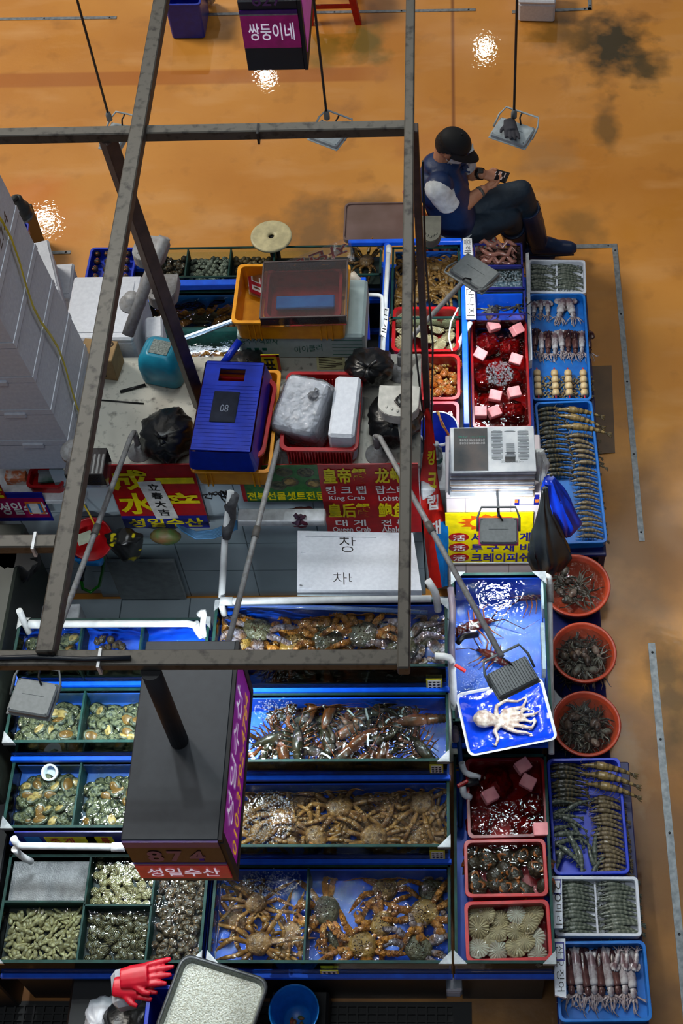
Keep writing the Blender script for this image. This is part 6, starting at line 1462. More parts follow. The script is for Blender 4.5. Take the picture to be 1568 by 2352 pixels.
for i, (px, py, s_) in enumerate([(930, 600, .9), (1000, 605, .9), (1035, 630, .95), (930, 650, .95), (985, 655, 1), (1020, 670, .9), (910, 690, .9), (960, 620, .9), (1045, 600, .85), (1030, 590, .9), (950, 690, .9)]):
    p = at(px, py, .64); r_ = SN[i % 3].put((p.x, p.y, .60+U(0, .05)), (U(-.2, .2), U(-.2, .2), U(0, 6.28)), s_, 'tan snow crab heaped in the back tank beside the seated man', 'snow crabs in the back tank'); confine(r_, 'B3')
for nm, q in (('left', [(889, 556), (882, 745)]), ('right', [(1063, 556), (1071, 978)])):
    a, b = at(*q[0], .77), at(*q[1], .77); mb = MB(); d = b-a; mb.box((a+b)/2, (d.length, .028, .03), MX.Rotation(math.atan2(d.y, d.x), 3, 'Z'), .003); S(mb, 'blue_rail', 'rail', 'blue steel rail running back beside the %s' % ('long white pipe' if nm == 'left' else 'red crates and white cards'), BLUE)
a, b = at(800, 556, .775), at(1060, 556, .775); mb = MB(); mb.box((a+b)/2, ((b-a).length, .025, .03), None, .003); S(mb, 'blue_rail', 'rail', 'blue steel rail along the very back of the stall', BLUE)
tub('far red crate of scallops in water', ((898, 704), (1052, 704), (1056, 806), (902, 808)), .73, .12, REDP, WATER, .02, rim=.012, r=.03)
for i, (px, py) in enumerate([(925, 750), (1000, 752), (1034, 740), (985, 780), (1030, 772), (925, 785), (960, 735), (1010, 795), (1042, 800), (960, 765), (985, 735), (915, 730)]):
    p = at(px, py, .67); SCA[0].put((p.x, p.y, .645+.014*(i % 2)), (U(-.4, .4), U(-.5, .5), U(0, 6.28)), U(.95, 1.15), 'yellowish scallop in the far red crate', 'scallops in the far red crate')
tub('red crate of orange sea squirts in water', ((926, 813), (1056, 813), (1058, 917), (930, 919)), .73, .13, REDP, WATER, .025, rim=.012, r=.03)
for i in range(20):
    p = at(995+(i % 5)*14-4+U(-5, 5), 840+(i//5)*20+U(-5, 5), .65); SQT_.put((p.x, p.y, .618+U(0, .02)), (U(-.5, .5), U(-.5, .5), U(0, 6.28)), U(.75, 1), 'orange knobbly sea squirt in the red crate', 'sea squirts in the red crate')
PKR = mat('pink_red_plastic', (206, 50, 76), .35); tub('pinkish red crate of water beside the blue bucket', ((972, 922), (1054, 921), (1056, 990), (976, 990)), .73, .12, PKR, WATER, .03, rim=.012, r=.025)
# clear boxes of eels, froth and small octopus
NAV = mat('navy_edge', (30, 34, 110), .3); BRN = mat('brown_liner', (104, 72, 66), .4); EEL = mat('eel_skin', (128, 84, 72), .25, c2=(104, 66, 58), sc_=20)
def cbox(key, label, q, z, h, liner, water=WATER, wl=.03, bed=.008, back=False):
    ce, w_, d, a = rect(*q, z); t = T('clear_tub', 'tub', label, ce-V((0, 0, h)), a); mb = MB(); mb.box((0, 0, bed/2), (w_-.014, d-.014, bed)); O(mb, 'floor_panel', liner, t, True)
    if back: mb = MB(); mb.box((0, d/2-.009, bed+(h-bed)/2-.01), (w_-.02, .004, h-bed-.02)); O(mb, 'back_liner', liner, t, True)
    for c_, s_ in (((0, -d/2+.003, h/2), (w_, .006, h)), ((0, d/2-.003, h/2), (w_, .006, h)), ((-w_/2+.003, 0, h/2), (.006, d-.012, h)), ((w_/2-.003, 0, h/2), (.006, d-.012, h))): mb = MB(); mb.box(c_, s_); O(mb, 'wall_pane', GLASS, t, True)
    mb = MB()
    for sx in (-1, 1): mb.box((sx*(w_/2-.003), 0, h), (.009, d, .008)); mb.box((0, sx*(d/2-.003), h), (w_, .009, .008))
    O(mb, 'rim', NAV, t, True); mb = MB(); mb.add([(-w_/2+.007, -d/2+.007, h-wl), (w_/2-.007, -d/2+.007, h-wl), (w_/2-.007, d/2-.007, h-wl), (-w_/2+.007, d/2-.007, h-wl)], [(0, 1, 2, 3)], True); O(mb, 'water', water, t, True)
    TANKS[key] = (ce.x-w_/2, ce.x+w_/2, ce.y-d/2, ce.y+d/2, z-h+bed, z-wl); return t
cbox('E1', 'clear tub of brown eels by the boots', ((1087, 560), (1198, 560), (1200, 611), (1088, 613)), .74, .27, BRN, bed=.15, back=True)
x0, x1, y0, y1, zb, zt = TANKS['E1']
for i in range(14):
    q = random.Random(i+40); y = y0+.02+(y1-y0-.04)*((i*5) % 14)/13; P = []
    for k in range(9): P.append((x0+.03+(x1-x0-.06)*k/8, min(max(y+.03*math.sin(k*.7+q.uniform(0, 6)), y0+.02), y1-.02), zb+.02+.018*(i % 9)+.006*math.sin(k)))
    mb = MB(); mb.tube(P, [.006]+[.012]*7+[.004], 8); S(mb, 'eel', 'eel', 'brown eel coiled in the clear tub by the boots', EEL, 'eels')
cbox('E2', 'clear tub of white froth behind the tilted floodlight', ((1089, 615), (1201, 614), (1204, 662), (1090, 664)), .72, .25, mat('froth_liner', (150, 170, 186), .5, c2=(60, 80, 110), sc_=14), WATERB, .02, bed=.15)
x0, x1, y0, y1, zb, zt = TANKS['E2']; foam('white froth filling the clear tub behind the tilted floodlight', x0+.01, x1-.01, y0+.01, y1-.01, zt+.001, 420, (.002, .006), False)
cbox('E3', 'clear blue tub with two small octopuses behind the far red tub', ((1090, 667), (1204, 666), (1207, 722), (1092, 724)), .70, .22, BLUEF, bed=.09, back=True)
x0, x1, y0, y1, zb, zt = TANKS['E3']
for px, py, k in ((1125, 712, 1), (1140, 706, 0), (1190, 700, 0)):
    p = at(px, py, .59); SO[k].put((p.x, p.y, .572), (0, 0, U(0, 6.28)), 1.2, 'small octopus in the clear blue tub', 'octopuses in the clear blue tub')
tub('far red tub of red water with pink foam blocks, behind the newspapers', ((1080, 736), (1212, 734), (1217, 982), (1084, 984)), .62, .155, REDL, REDW, rim=.008)
for px, py, s_ in ((1120, 790, .15), (1170, 800, .13), (1115, 870, .14), (1175, 870, .13), (1120, 930, .13), (1180, 945, .13)):
    p = at(px, py, .54); mb = MB(); mb.ell(p, (s_*.42, s_*.45, .05), MX.Rotation(U(0, 3), 3, 'Z'), 18, 10, lambda u: 1+.14*math.sin(6*u.x+2)*math.sin(7*u.y+1)); S(mb, 'net_bag', 'net bag', 'dark red net bag under the water of the far red tub', NET, 'net bags in the far red tub')
for px, py, rot, tl, lab in ((1133, 749, .4, .2, 'pink foam block furthest back in the far red tub'), (1187, 757, .7, .5, 'long tilted pink foam block in the back right of the far red tub'), (1103, 814, -.5, .4, 'pink foam block at the left side of the far red tub'), (1184, 826, -.3, .3, 'pink foam block right of the bubbles in the far red tub'), (1180, 902, .3, .25, 'pink foam block at the right, in front of the bubbles'), (1137, 910, -.2, .2, 'pink foam block in the middle, in front of the bubbles'), (1103, 948, 0, .1, 'front left pink foam block of the far red tub'), (1134, 947, .5, .3, 'pink foam block beside the front left one in the far red tub')):
    float_(px, py, rot, .615, lab, 'pink floats in the far red tub', .052, tl)
foam_px('white bubbles in the middle of the far red tub', ((1112, 830), (1180, 886)), .602, 420, r=(.002, .007))
# pipes and hoses at the back
pipe('long white pipe standing along the left blue rail at the back', [(893, 566, .80), (884, 700, .80), (878, 812, .78)], .012, sock=(0,))
pipe('white bent pipe hooking down beside the long white pipe', [(846, 677, .86), (878, 678, .86), (876, 770, .80)], .010)
pipe('blue hose with a stained white elbow behind the bin bag', [(838, 685, 1.0), (842, 780, .92)], .016, BLUP)
pipe('stained white elbow pipe on the blue hose', [(806, 630, 1.06), (826, 652, 1.04), (836, 690, .99)], .018, mat('stained_pvc', (206, 196, 180), .4, c2=(150, 110, 70), sc_=14, lo=.55, hi=.8), sock=(0,))
pipe('white pipe with a black joint at the right blue rail', [(1080, 740, .76), (1060, 775, .74), (1050, 803, .70)], .011, sock=(0,))
pipe('thin clear hose from the rail into the scallop crate', [(1052, 706, .78), (1035, 740, .76), (1030, 775, .74), (1038, 806, .74)], .004, PVC)
def vcard(label, quad, z, word):
    P = [at(*p, z) for p in quad]; t = T('name_card', 'card', label, (P[2]+P[3])/2); mb = MB(); mb.hexa([p-V((0, 0, .004)) for p in P], P); O(mb, 'card', SWH, t)
    n = len(word)
    for k, ch in enumerate(word):                    # written to be read from the aisle side
        X_ = P[3]-P[0]; Y_ = P[1]-P[0]; o = P[0]+X_*(.06+.9*k/n)+Y_*.1; text(ch, SBK, t, o, X_*(.78/n), Y_*.78, -.005, .001)
vcard('white card with two handwritten letters beside the eel tub', [(1063, 547), (1083, 547), (1085, 586), (1064, 584)], .80, '홍해')
vcard('white card with handwritten letters below the tilted floodlight', [(1068, 656), (1090, 656), (1093, 733), (1070, 733)], .80, '산낙지')
vcard('pale card with handwritten letters on the white bent pipe', [(880, 704), (893, 708), (886, 776), (874, 768)], .82, '비개')
def standcard(label, quad, z, word, blue=None):
    P = [at(*p, z) for p in quad]; t = T('price_board', 'price board', label, (P[2]+P[3])/2); mb = MB(); mb.hexa([p-V((0, 0, .018)) for p in P], P); O(mb, 'board', STYRO, t)
    X_ = P[3]-P[0]; Y_ = P[1]-P[0]
    if blue:
        u0, u1 = blue; mb = MB()
        for (s0, s1, t0, t1) in ((u0, u1, .12, .2), (u0, u1, .8, .88), (u0, u0+.03, .12, .88), (u1-.03, u1, .12, .88)): q = [P[0]+X_*a+Y_*b for a, b in ((s0, t0), (s1, t0), (s1, t1), (s0, t1))]; mb.hexa(q, [v+V((0, 0, .001)) for v in q])
        O(mb, 'blue_box', SBLUE, t)
    for k, ch in enumerate(word): text(ch, SBK, t, P[0]+X_*(.12+.86*k/len(word))+Y_*.2, X_*(.68/len(word)), Y_*.6, -.005, .001)
standcard('white foam price board standing at the front foam tray of shrimps', [(1266, 2012), (1290, 2012), (1292, 2132), (1272, 2132)], .475, '20마리', (.06, .36))
standcard('white foam price board standing at the front squid tray', [(1270, 2156), (1298, 2156), (1300, 2292), (1274, 2286)], .485, '산오징어', (.06, .40))
for (y0, y1, lab) in ((1322, 1398, 'upper white foam price board between the lobster tank and bowls'), (1430, 1536, 'lower white foam price board between the lobster tank and bowls')):
    P = [at(x, y, .86) for x, y in ((1241, y0), (1250, y0), (1254, y1), (1246, y1))]; mb = MB(); mb.hexa([p-V((0, 0, .09)) for p in P], P); S(mb, 'price_board', 'price board', lab, STYRO, 'boards between the lobster tank and bowls')
P = [at(x, y, .56) for x, y in ((1207, 582), (1214, 580), (1222, 826), (1214, 830))]; mb = MB(); mb.hexa([p-V((0, 0, .07)) for p in P], P); S(mb, 'white_plank', 'plank', 'thin white plank between the far red tub and the squid tray', WHITE)
# brown tray on a stool, cream disc, bucket, bottle
BRW = mat('brown_wood_tray', (96, 74, 64), .45, c2=(118, 96, 92), sc_=5); ce, w_, d, a = rect((794, 466), (950, 463), (950, 551), (785, 552), .62)
t = T('tray_table', 'tray table', 'brown rounded tray table on the orange floor behind the stall', (ce.x, ce.y, 0), a); mb = MB(); mb.loft([rr(w_, d, .03, .595), rr(w_, d, .03, .62), rr(w_-.016, d-.016, .025, .62), rr(w_-.02, d-.02, .025, .612)], True, True, False); O(mb, 'tray', BRW, t, True)
for sx in (-1, 1):
    for sy in (-1, 1): mb = MB(); mb.tube([(sx*w_*.42, sy*d*.4, 0), (sx*w_*.38, sy*d*.36, .6)], .012, 8); O(mb, 'leg', STEEL, t, True)
CRM = mat('cream_plastic', (216, 206, 160), .45); c = at(623, 545, .77); mb = MB(); mb.lathe([(.016, .004), (.016, .012), (.03, .014)] + [(.03+.0105*k, .012+(.003 if k % 2 else 0)) for k in range(1, 8)] + [(.108, .010), (.108, 0), (.016, 0), (.016, .004)], c, 36); S(mb, 'cream_disc', 'lid', 'round cream lid with a hole lying on the rim of the far tank', CRM)
mb = MB(); mb.lathe([(.028, 0), (.028, .77)], (c.x, c.y+.03, 0), 14, None, True, True); S(mb, 'disc_post', 'post', 'dark post under the round cream lid', DARK)
c = at(1006, 985, .86); t = T('bucket', 'bucket', 'blue and white bucket beside the brown post', (c.x, c.y, .64)); mb = MB(); mb.lathe([(.062, 0), (.088, .21), (.094, .215), (.094, .225), (.085, .225), (.06, .01), (.001, .01)], (0, 0, 0), 28, None, True, True); O(mb, 'body', BLUP, t, True); mb = MB(); mb.lathe([(.095, .214), (.097, .22), (.095, .228), (.088, .228)], (0, 0, 0), 28); O(mb, 'rim', WHITE, t, True)
c = at(1002, 1055, 1.0); t = T('water_bottle', 'bottle', 'clear plastic water bottle standing behind the red banner', (c.x, c.y, .95)); mb = MB(); mb.lathe([(.026, 0), (.028, .01), (.027, .06), (.028, .10), (.026, .13), (.011, .155), (.011, .165)], (0, 0, 0), 18, None, True); O(mb, 'body', clear('bottle_pet', (.88, .92, .94), rough=.06, ior=1.4, haze=.2), t, True); mb = MB(); mb.lathe([(.0125, 0), (.0125, .018), (.0, .018)], (0, 0, .163), 12, None, True); O(mb, 'cap', WHITE, t, True); mb = MB(); mb.lathe([(.0285, .05), (.0285, .085)], (0, 0, 0), 18); O(mb, 'label', mat('bottle_label', (80, 150, 140), .5), t, True)
mb = MB(); mb.box((c.x, c.y-.02, .47), (.14, .2, .94), None, .006); S(mb, 'white_bin', 'bin', 'tall white bin under the water bottle and bucket', WHITE)
mb = MB(); a = at(1002, 945, .95); b = at(1030, 1005, .90)
for k in range(4): mb.tube([a+V((.003*k, 0, 0)), a.lerp(b, .5)+V((.006*math.sin(k*2), .006*math.cos(k*2), .0)), b+V((.004*k, 0, 0))], .003, 5)
S(mb, 'twisted_cord', 'cord', 'yellow and red twisted cord across the blue bucket', mat('cord_yellow', (196, 160, 40), .6, c2=(160, 40, 60), sc_=60))
# towel and hanging bags at the corner of the tiled cabinet
def drape(name, cat, label, spine, wd, m, seed=0, th=.6, n=48):
    """crumpled hanging sheet: spine of world points, half widths"""
    q = random.Random(seed); mb = MB(); P = [V(p) for p in spine]; k = len(P); rings = []
    f1, f2 = q.uniform(0, 6), q.uniform(0, 6)
    for i in range(18):
        u = i/17*(k-1); j = min(int(u), k-2); c_ = P[j].lerp(P[j+1], u-j); w_ = wd[j]+(wd[j+1]-wd[j])*(u-j)
        rings.append([c_ + V((math.cos(2*PI*a/n)*w_*(1+.24*math.sin(3*2*PI*a/n+f1+i*.16)+.14*math.sin(8*2*PI*a/n+f2-i*.22)+.08*math.sin(13*2*PI*a/n+i*.5)), math.sin(2*PI*a/n)*w_*th*(1+.28*math.sin(4*2*PI*a/n+f2-i*.14)+.16*math.sin(9*2*PI*a/n+f1+i*.3)), 0)) for a in range(n)])
    mb.loft(rings, True, True); return S(mb, name, cat, label, m)
drape('towel', 'cloth', 'crumpled white cloth at the edge of the newspaper stack', [at(1238, 1034, 1.24), at(1243, 1065, 1.18), at(1240, 1100, 1.08)], [.016, .026, .022], mat('white_cloth', (206, 208, 206), .8, bump=.6, sc_=40), 1)
BLUB = mat('blue_bag', (14, 62, 206), .3, c2=(10, 50, 180), bump=.5, sc_=12)
drape('hanging_bag', 'bag', 'bright blue plastic bag hanging at the corner of the tiled cabinet', [at(1262, 1098, 1.12), at(1268, 1125, 1.06), at(1282, 1160, .98), at(1298, 1200, .86), at(1302, 1232, .76)], [.02, .04, .05, .06, .012], BLUB, 2)
drape('hanging_bag', 'bag', 'black plastic bag hanging under the blue one at the tiled cabinet', [at(1250, 1120, 1.10), at(1248, 1165, 1.0), at(1254, 1220, .86), at(1266, 1270, .72), at(1258, 1308, .60)], [.012, .02, .06, .085, .05], mat('black_bag_soft', (22, 24, 26), .3, c2=(34, 38, 40), bump=.4, sc_=8), 3)
# ------------------------------------------------------------------ things at the left under the side bench
tub('red tray with papers on the side bench', ((66, 1072), (150, 1072), (146, 1120), (60, 1118)), 1.08, .06, REDP, rim=.008, taper=.008, name='plastic_tray', cat='tray')
mb = MB(); c = at(112, 1096, 1.06); mb.box(c, (.09, .05, .012), MX.Rotation(.1, 3, 'Z')); mb.box(c+V((.0, .035, .006)), (.1, .03, .012)); S(mb, 'paper_bundle', 'paper', 'grey papers lying in the red tray on the side bench', mat('grey_paper', (150, 154, 160), .8, c2=(40, 80, 60), sc_=8))
fbox('small orange and white carton on the side bench', (12, 1080), (58, 1080), (58, 1098), (10, 1098), 1.075, .06, mat('orange_carton', (206, 110, 60), .6, c2=(216, 200, 190), sc_=30, lo=.45, hi=.55), 'cardboard_box', False, .002)
RB = (207, 1222); c = at(*RB, .82); t = T('red_bowl', 'bowl', 'red plastic bowl with paper notes hanging in front of the bench', c-V((0, 0, .06)), 0); R = Euler((.55, .1, 0)).to_matrix(); mb = MB(); mb.lathe([(.05, 0), (.092, .05), (.098, .052), (.098, .058), (.09, .056), (.05, .006), (.001, .006)], (0, 0, 0), 28, R, True, True); O(mb, 'body', REDP, t, True)
mb = MB(); mb.box(c+V((-.02, -.03, .0)), (.07, .05, .003), R @ MX.Rotation(.4, 3, 'Z')); S(mb, 'paper_note', 'paper', 'greenish paper note lying in the red bowl', mat('note_green', (176, 182, 160), .8))
mb = MB(); mb.tube([at(178, 1135, 1.02), at(205, 1180, .93), at(228, 1228, .86)], .004, 6); S(mb, 'yellow_string', 'string', 'yellow plastic string running down into the red bowl', mat('string_yellow', (226, 190, 30), .5))
mb = MB(); c = at(292, 1240, .80); n = 40; rings = []
for i in range(14):
    u = i/13; w_ = .085*(1-.35*u)*(1 if i else .2); rings.append([c+V((math.cos(2*PI*a/n)*w_*(1+.1*math.sin(5*2*PI*a/n+i*.4)), -.03+math.sin(2*PI*a/n)*.04*(1+.15*math.sin(7*2*PI*a/n-i*.3)), .09-.16*u)) for a in range(n)])
mb.loft(rings, True, True); S(mb, 'printed_bag', 'bag', 'black bag with yellow printing hanging under the red shop sign', mat('printed_black', (18, 18, 18), .3, c2=(200, 184, 20), sc_=14, lo=.60, hi=.64, det=2))
mb = MB(); c = at(380, 1232, .78); mb.ell(c, (.07, .035, .045), MX.Rotation(.2, 3, 'Y'), 18, 10, lambda u: 1+.08*math.sin(9*u.x)*math.sin(8*u.z)); S(mb, 'onion_net', 'net bag', 'green net of brown onions hanging under the red shop sign', mat('onion_net', (130, 86, 58), .5, c2=(16, 110, 50), sc_=12))
mb = MB()
for k in range(7): mb.tube([at(405+2*k, 1206+2*k, .86), at(450, 1222+2.6*k, .84), at(490, 1218+3*k, .84), at(545, 1196+3*k, .88)], .005, 6)
S(mb, 'hose_bundle', 'hose', 'bundle of light blue hoses below the signs', mat('light_blue_hose', (70, 130, 180), .35), None, 'stuff')
tub('small blue tub hanging under the red bowl', ((158, 1258), (240, 1262), (234, 1292), (176, 1284)), .66, .06, SKYP, rim=.006, taper=.01, name='plastic_tub')
mb = MB(); P = [aty(237, 1268, BY-.04), aty(236, 1310, BY-.05), aty(228, 1345, BY-.06), aty(208, 1360, BY-.07), aty(190, 1352, BY-.07), aty(186, 1330, BY-.06)]; mb.tube(P, .008, 8); S(mb, 'green_hose', 'hose', 'bright green hose looped in front of the tiled bench', mat('green_hose', (30, 140, 30), .3))
mb = MB(); a = aty(188, 1310, BY-.06); mb.box(a, (.03, .03, .07), MX.Rotation(.3, 3, 'Y'), .004); mb.box(a+V((-.012, -.01, -.05)), (.02, .02, .05), None, .004); S(mb, 'spray_nozzle', 'nozzle', 'black spray nozzle at the end of the green hose', BLACK)
drape('dark_cloth', 'cloth', 'black cloth hanging at the far left below the cross tube', [at(40, 1282, 1.0), at(30, 1310, .9), at(15, 1350, .75), at(0, 1380, .6)], [.09, .1, .07, .03], mat('black_cloth', (12, 12, 14), .7), 6)
fbox('white carton standing on the aisle floor behind the top shellfish tank', (76, 1392), (180, 1386), (184, 1420), (74, 1424), .55, .5, WHITE, 'cardboard_box', False, .004)
fbox('grey white shelf box jutting out below the green abalone sign', (545, 1168), (742, 1168), (750, 1196), (548, 1196), 1.0, .05, WHITE, 'shelf_box', False, .004)
bag('dark navy and red cloth bundle hanging below the green abalone sign', 692, 1180, .9, .16, .1, .12, mat('navy_cloth', (26, 30, 56), .7, c2=(130, 20, 40), sc_=6), name='cloth_bag', seed=21)
# ------------------------------------------------------------------ front foreground
ce, w_, d, a = rect((413, 2188), (612, 2252), (560, 2440), (362, 2376), .74)
t = T('metal_tray', 'tray', 'big speckled metal tray propped in front of the tanks', ce-V((0, 0, .03)), a); mb = MB(); mb.loft([rr(w_-.02, d-.02, .035, 0), rr(w_, d, .04, .026), rr(w_+.006, d+.006, .042, .03), rr(w_-.014, d-.014, .036, .03), rr(w_-.034, d-.034, .03, .008)], True, True, False); O(mb, 'pan', mat('brushed_tray', (176, 182, 176), .38, .55, c2=(138, 140, 124), sc_=160, bump=.3), t, True)
mb = MB(); mb.loft([rr(w_+.008, d+.008, .043, .026), rr(w_+.012, d+.012, .045, .03), rr(w_-.006, d-.006, .04, .034), rr(w_-.014, d-.014, .036, .031)], False, False, True); O(mb, 'rim', mat('tray_rim', (86, 90, 92), .4, .5), t, True)
t2, ce, w_, d, a = tub('blue crate under the metal tray and the red gloves', ((330, 2262), (560, 2262), (560, 2440), (330, 2440)), .70, .62, BLUP, rim=.012, taper=.02, name='plastic_crate', cat='crate')
c = at(675, 2322, .34); rad = (at(733, 2322, .34)-c).length; t = T('blue_basin', 'basin', 'round blue basin with scraps on the floor in front of the crabs', (c.x, c.y, .18)); mb = MB(); mb.lathe([(rad*.55, 0), (rad*.96, .16), (rad, .163), (rad, .171), (rad*.95, .17)] + [(rad*(.93-.045*k), .150-.016*k+(.003 if k % 2 else 0)) for k in range(9)] + [(rad*.5, .012), (.001, .010)], (0, 0, 0), 44, None, True, True); O(mb, 'body', SKYP, t, True)
mb = MB(); mb.box((c.x, c.y, .088), (.24, .24, .176), None, .01); S(mb, 'dark_crate', 'crate', 'dark crate under the round blue basin', DARK)
mb = MB()
for k in range(6): mb.ell((c.x+U(-.03, .02), c.y+U(-.03, .03), .197), (U(.008, .018), U(.006, .012), .006), MX.Rotation(U(0, 3), 3, 'Z'), 8, 5)
S(mb, 'food_scraps', 'scraps', 'red and green scraps at the bottom of the blue basin', mat('scrap_red', (170, 60, 40), .5, c2=(70, 120, 50), sc_=40), None, 'stuff')
for q, z, lab in ((((904, 2242), (1062, 2244), (1066, 2276), (906, 2272)), .12, 'pale foam box lid sticking out below the crab stand'), (((1074, 2250), (1208, 2254), (1206, 2276), (1074, 2270)), .1, 'pale foam box lid sticking out below the red crates')): fbox(lab, *q, z, z-.001, STYRO)
RG = mat('red_rubber', (206, 8, 40), .4, c2=(186, 6, 34)); glove('red rubber glove, upper one, lying on the wrapped bundle in front', 318, 2242, .72, RG, 1.25, -PI/2+.15, (.05, .07, .078, .07, .055), 0, 'rubber_glove'); glove('red rubber glove, lower one, under the first in front of the clams', 298, 2268, .70, RG, 1.15, -PI/2-.05, (.05, .066, .07, .066, .05), 0, 'rubber_glove')
WB = mat('white_bag', (186, 188, 194), .3, c2=(140, 142, 150), sc_=10, bump=.5)
mb = MB(); mb.box(at(290, 2272, .64), (.10, .14, .10), MX.Rotation(.2, 3, 'Z'), .02); S(mb, 'white_bundle', 'bundle', 'white wrapped bundle under the red rubber gloves', WB)
bag('black bin bag on the floor at the front edge', 300, 2345, .36, .26, .24, .2, BAG, seed=31); bag('greyish white plastic bag beside the front bin bag', 236, 2322, .36, .14, .14, .14, WB, seed=33)
mb = MB(); c = at(280, 2340, .17); mb.box((c.x, c.y, .178), (.36, .3, .354), None, .01); S(mb, 'dark_crate', 'crate', 'dark crate under the front bin bag', DARK)
# gutter grating in front of the stands
mb = MB(); mb.box((-1.0, 1.5, .004), (2.0, .13, .008)); ST(mb, 'trim_8', DARK)
mb = MB(); GR = mat('grating_black', (22, 22, 22), .5)
for k in range(46): mb.box((-1.95+.041*k, 1.5, .012), (.008, .10, .02))
for k in range(4): mb.box((-1.03, 1.455+.03*k, .013), (1.9, .006, .02))
ST(mb, 'trim_7', GR)
# things at the far edge of the aisle
tub('royal blue crate at the top edge of the picture', ((378, -60), (466, -60), (466, 10), (380, 12)), .30, .29, BLUP, rim=.01, taper=.015, name='plastic_crate', cat='crate')
drape('white_sack', 'bag', 'white plastic bag beside the blue crate at the top edge', [at(478, -18, .2), at(480, -8, .12), at(480, 6, .02)], [.02, .05, .035], WB, 9)
RCH = mat('chair_red', (196, 16, 22), .35)
def stool(label, px, py, s_=.30, h=.42, back=False, m=RCH, rz=0):
    c = at(px, py, 0); t = T('plastic_chair', 'chair', label, c, rz); mb = MB(); mb.loft([rr(s_, s_, .05, h-.02), rr(s_, s_, .05, h), rr(s_-.03, s_-.03, .04, h+.004)], True, True, False); O(mb, 'seat', m, t, True)
    for sx in (-1, 1):
        for sy in (-1, 1): mb = MB(); mb.hexa([(sx*(s_/2+.03)-.02, sy*(s_/2+.03)-.02, 0), (sx*(s_/2+.03)+.02, sy*(s_/2+.03)-.02, 0), (sx*(s_/2+.03)+.02, sy*(s_/2+.03)+.02, 0), (sx*(s_/2+.03)-.02, sy*(s_/2+.03)+.02, 0)], [(sx*(s_/2-.03)-.025, sy*(s_/2-.03)-.025, h-.015), (sx*(s_/2-.03)+.025, sy*(s_/2-.03)-.025, h-.015), (sx*(s_/2-.03)+.025, sy*(s_/2-.03)+.025, h-.015), (sx*(s_/2-.03)-.025, sy*(s_/2-.03)+.025, h-.015)]); O(mb, 'leg', m, t, True)
    for sx in (-1, 1): mb = MB(); mb.box((0, sx*(s_/2+.01), .13), (s_+.03, .012, .03)); O(mb, 'stretcher', m, t, True)
    if back:
        mb = MB(); vs = []
        for j in range(7):
            for i in range(9): u = i/8*2-1; v = j/6; vs.append((-s_/2-.01-.10*v-.0*u*u+.05*u*u, u*s_*.46, h+.05+.36*v))
        mb.add(vs+[(x-.012, y, z) for x, y, z in vs], [(j*9+i, j*9+i+1, (j+1)*9+i+1, (j+1)*9+i) for j in range(6) for i in range(8)]+[(63+(j+1)*9+i, 63+(j+1)*9+i+1, 63+j*9+i+1, 63+j*9+i) for j in range(6) for i in range(8)], True)
        O(mb, 'backrest', m, t, True)
        for sy in (-1, 1): mb = MB(); mb.tube([(-s_/2+.02, sy*s_*.42, h-.01), (-s_/2-.04, sy*s_*.44, h+.15), (-s_/2-.10, sy*s_*.42, h+.36)], .014, 8); O(mb, 'back_post', m, t, True)
    return t
stool('red plastic stool at the top edge beside the hanging sign', 770, 18, .26, .40)
fbox('white foam box at the top right edge of the picture', (1190, -50), (1284, -52), (1270, 6), (1192, 0), .18, .178)
mb = MB(); q = [at(x, y, .003) for x, y in ((1340, 842), (1404, 840), (1412, 1040), (1340, 1046))]; mb.hexa([p-V((0, 0, .002)) for p in q], [p+V((0, 0, .003)) for p in q]); S(mb, 'floor_plate', 'plate', 'brown metal plate let into the floor beside the long blue tray', mat('rust_plate', (112, 80, 44), .4, c2=(92, 66, 38), sc_=8))
# lamp and tray at the far left edge
t = T('gooseneck_lamp', 'lamp', 'dark gooseneck lamp bending over the top of the foam box tower', at(105, 690, 1.25)); GN = mat('gunmetal', (58, 60, 58), .4, .3)
mb = MB(); mb.tube([at(128, 730, 1.42), at(104, 680, 1.60), at(70, 608, 1.82), at(34, 545, 2.0), at(16, 495, 2.12), at(22, 465, 2.18), at(40, 452, 2.18)], .011, 10); O(mb, 'neck', GN, t)
c = at(42, 472, 2.12); mb = MB(); mb.lathe([(.016, .05), (.026, .04), (.030, .0), (.042, -.01), (.048, -.05), (.044, -.05), (.02, -.01)], c, 22, None, True); O(mb, 'shade', GN, t); mb = MB(); mb.lathe([(.046, -.048), (.049, -.06), (.0, -.06)], c, 22); O(mb, 'rim', GREY, t)
tub('blue tray with pale fish at the far left edge', ((18, 512), (66, 510), (62, 556), (20, 560)), .4, .07, BLUP, rim=.006, taper=.008, name='plastic_tray', cat='tray')
c = at(34, 532, .37); mb = MB(); mb.tube([c+V((-.03, .04, 0)), c, c+V((.03, -.05, 0))], [.01, .028, .006], 10); S(mb, 'fish', 'fish', 'pale fish in the blue tray at the far left edge', mat('fish_pale', (200, 160, 136), .3))
mb = MB(); c = at(42, 535, .2); mb.box((c.x, c.y, .163), (.18, .22, .326)); S(mb, 'dark_crate', 'crate', 'dark crate under the blue fish tray at the far left edge', DARK)
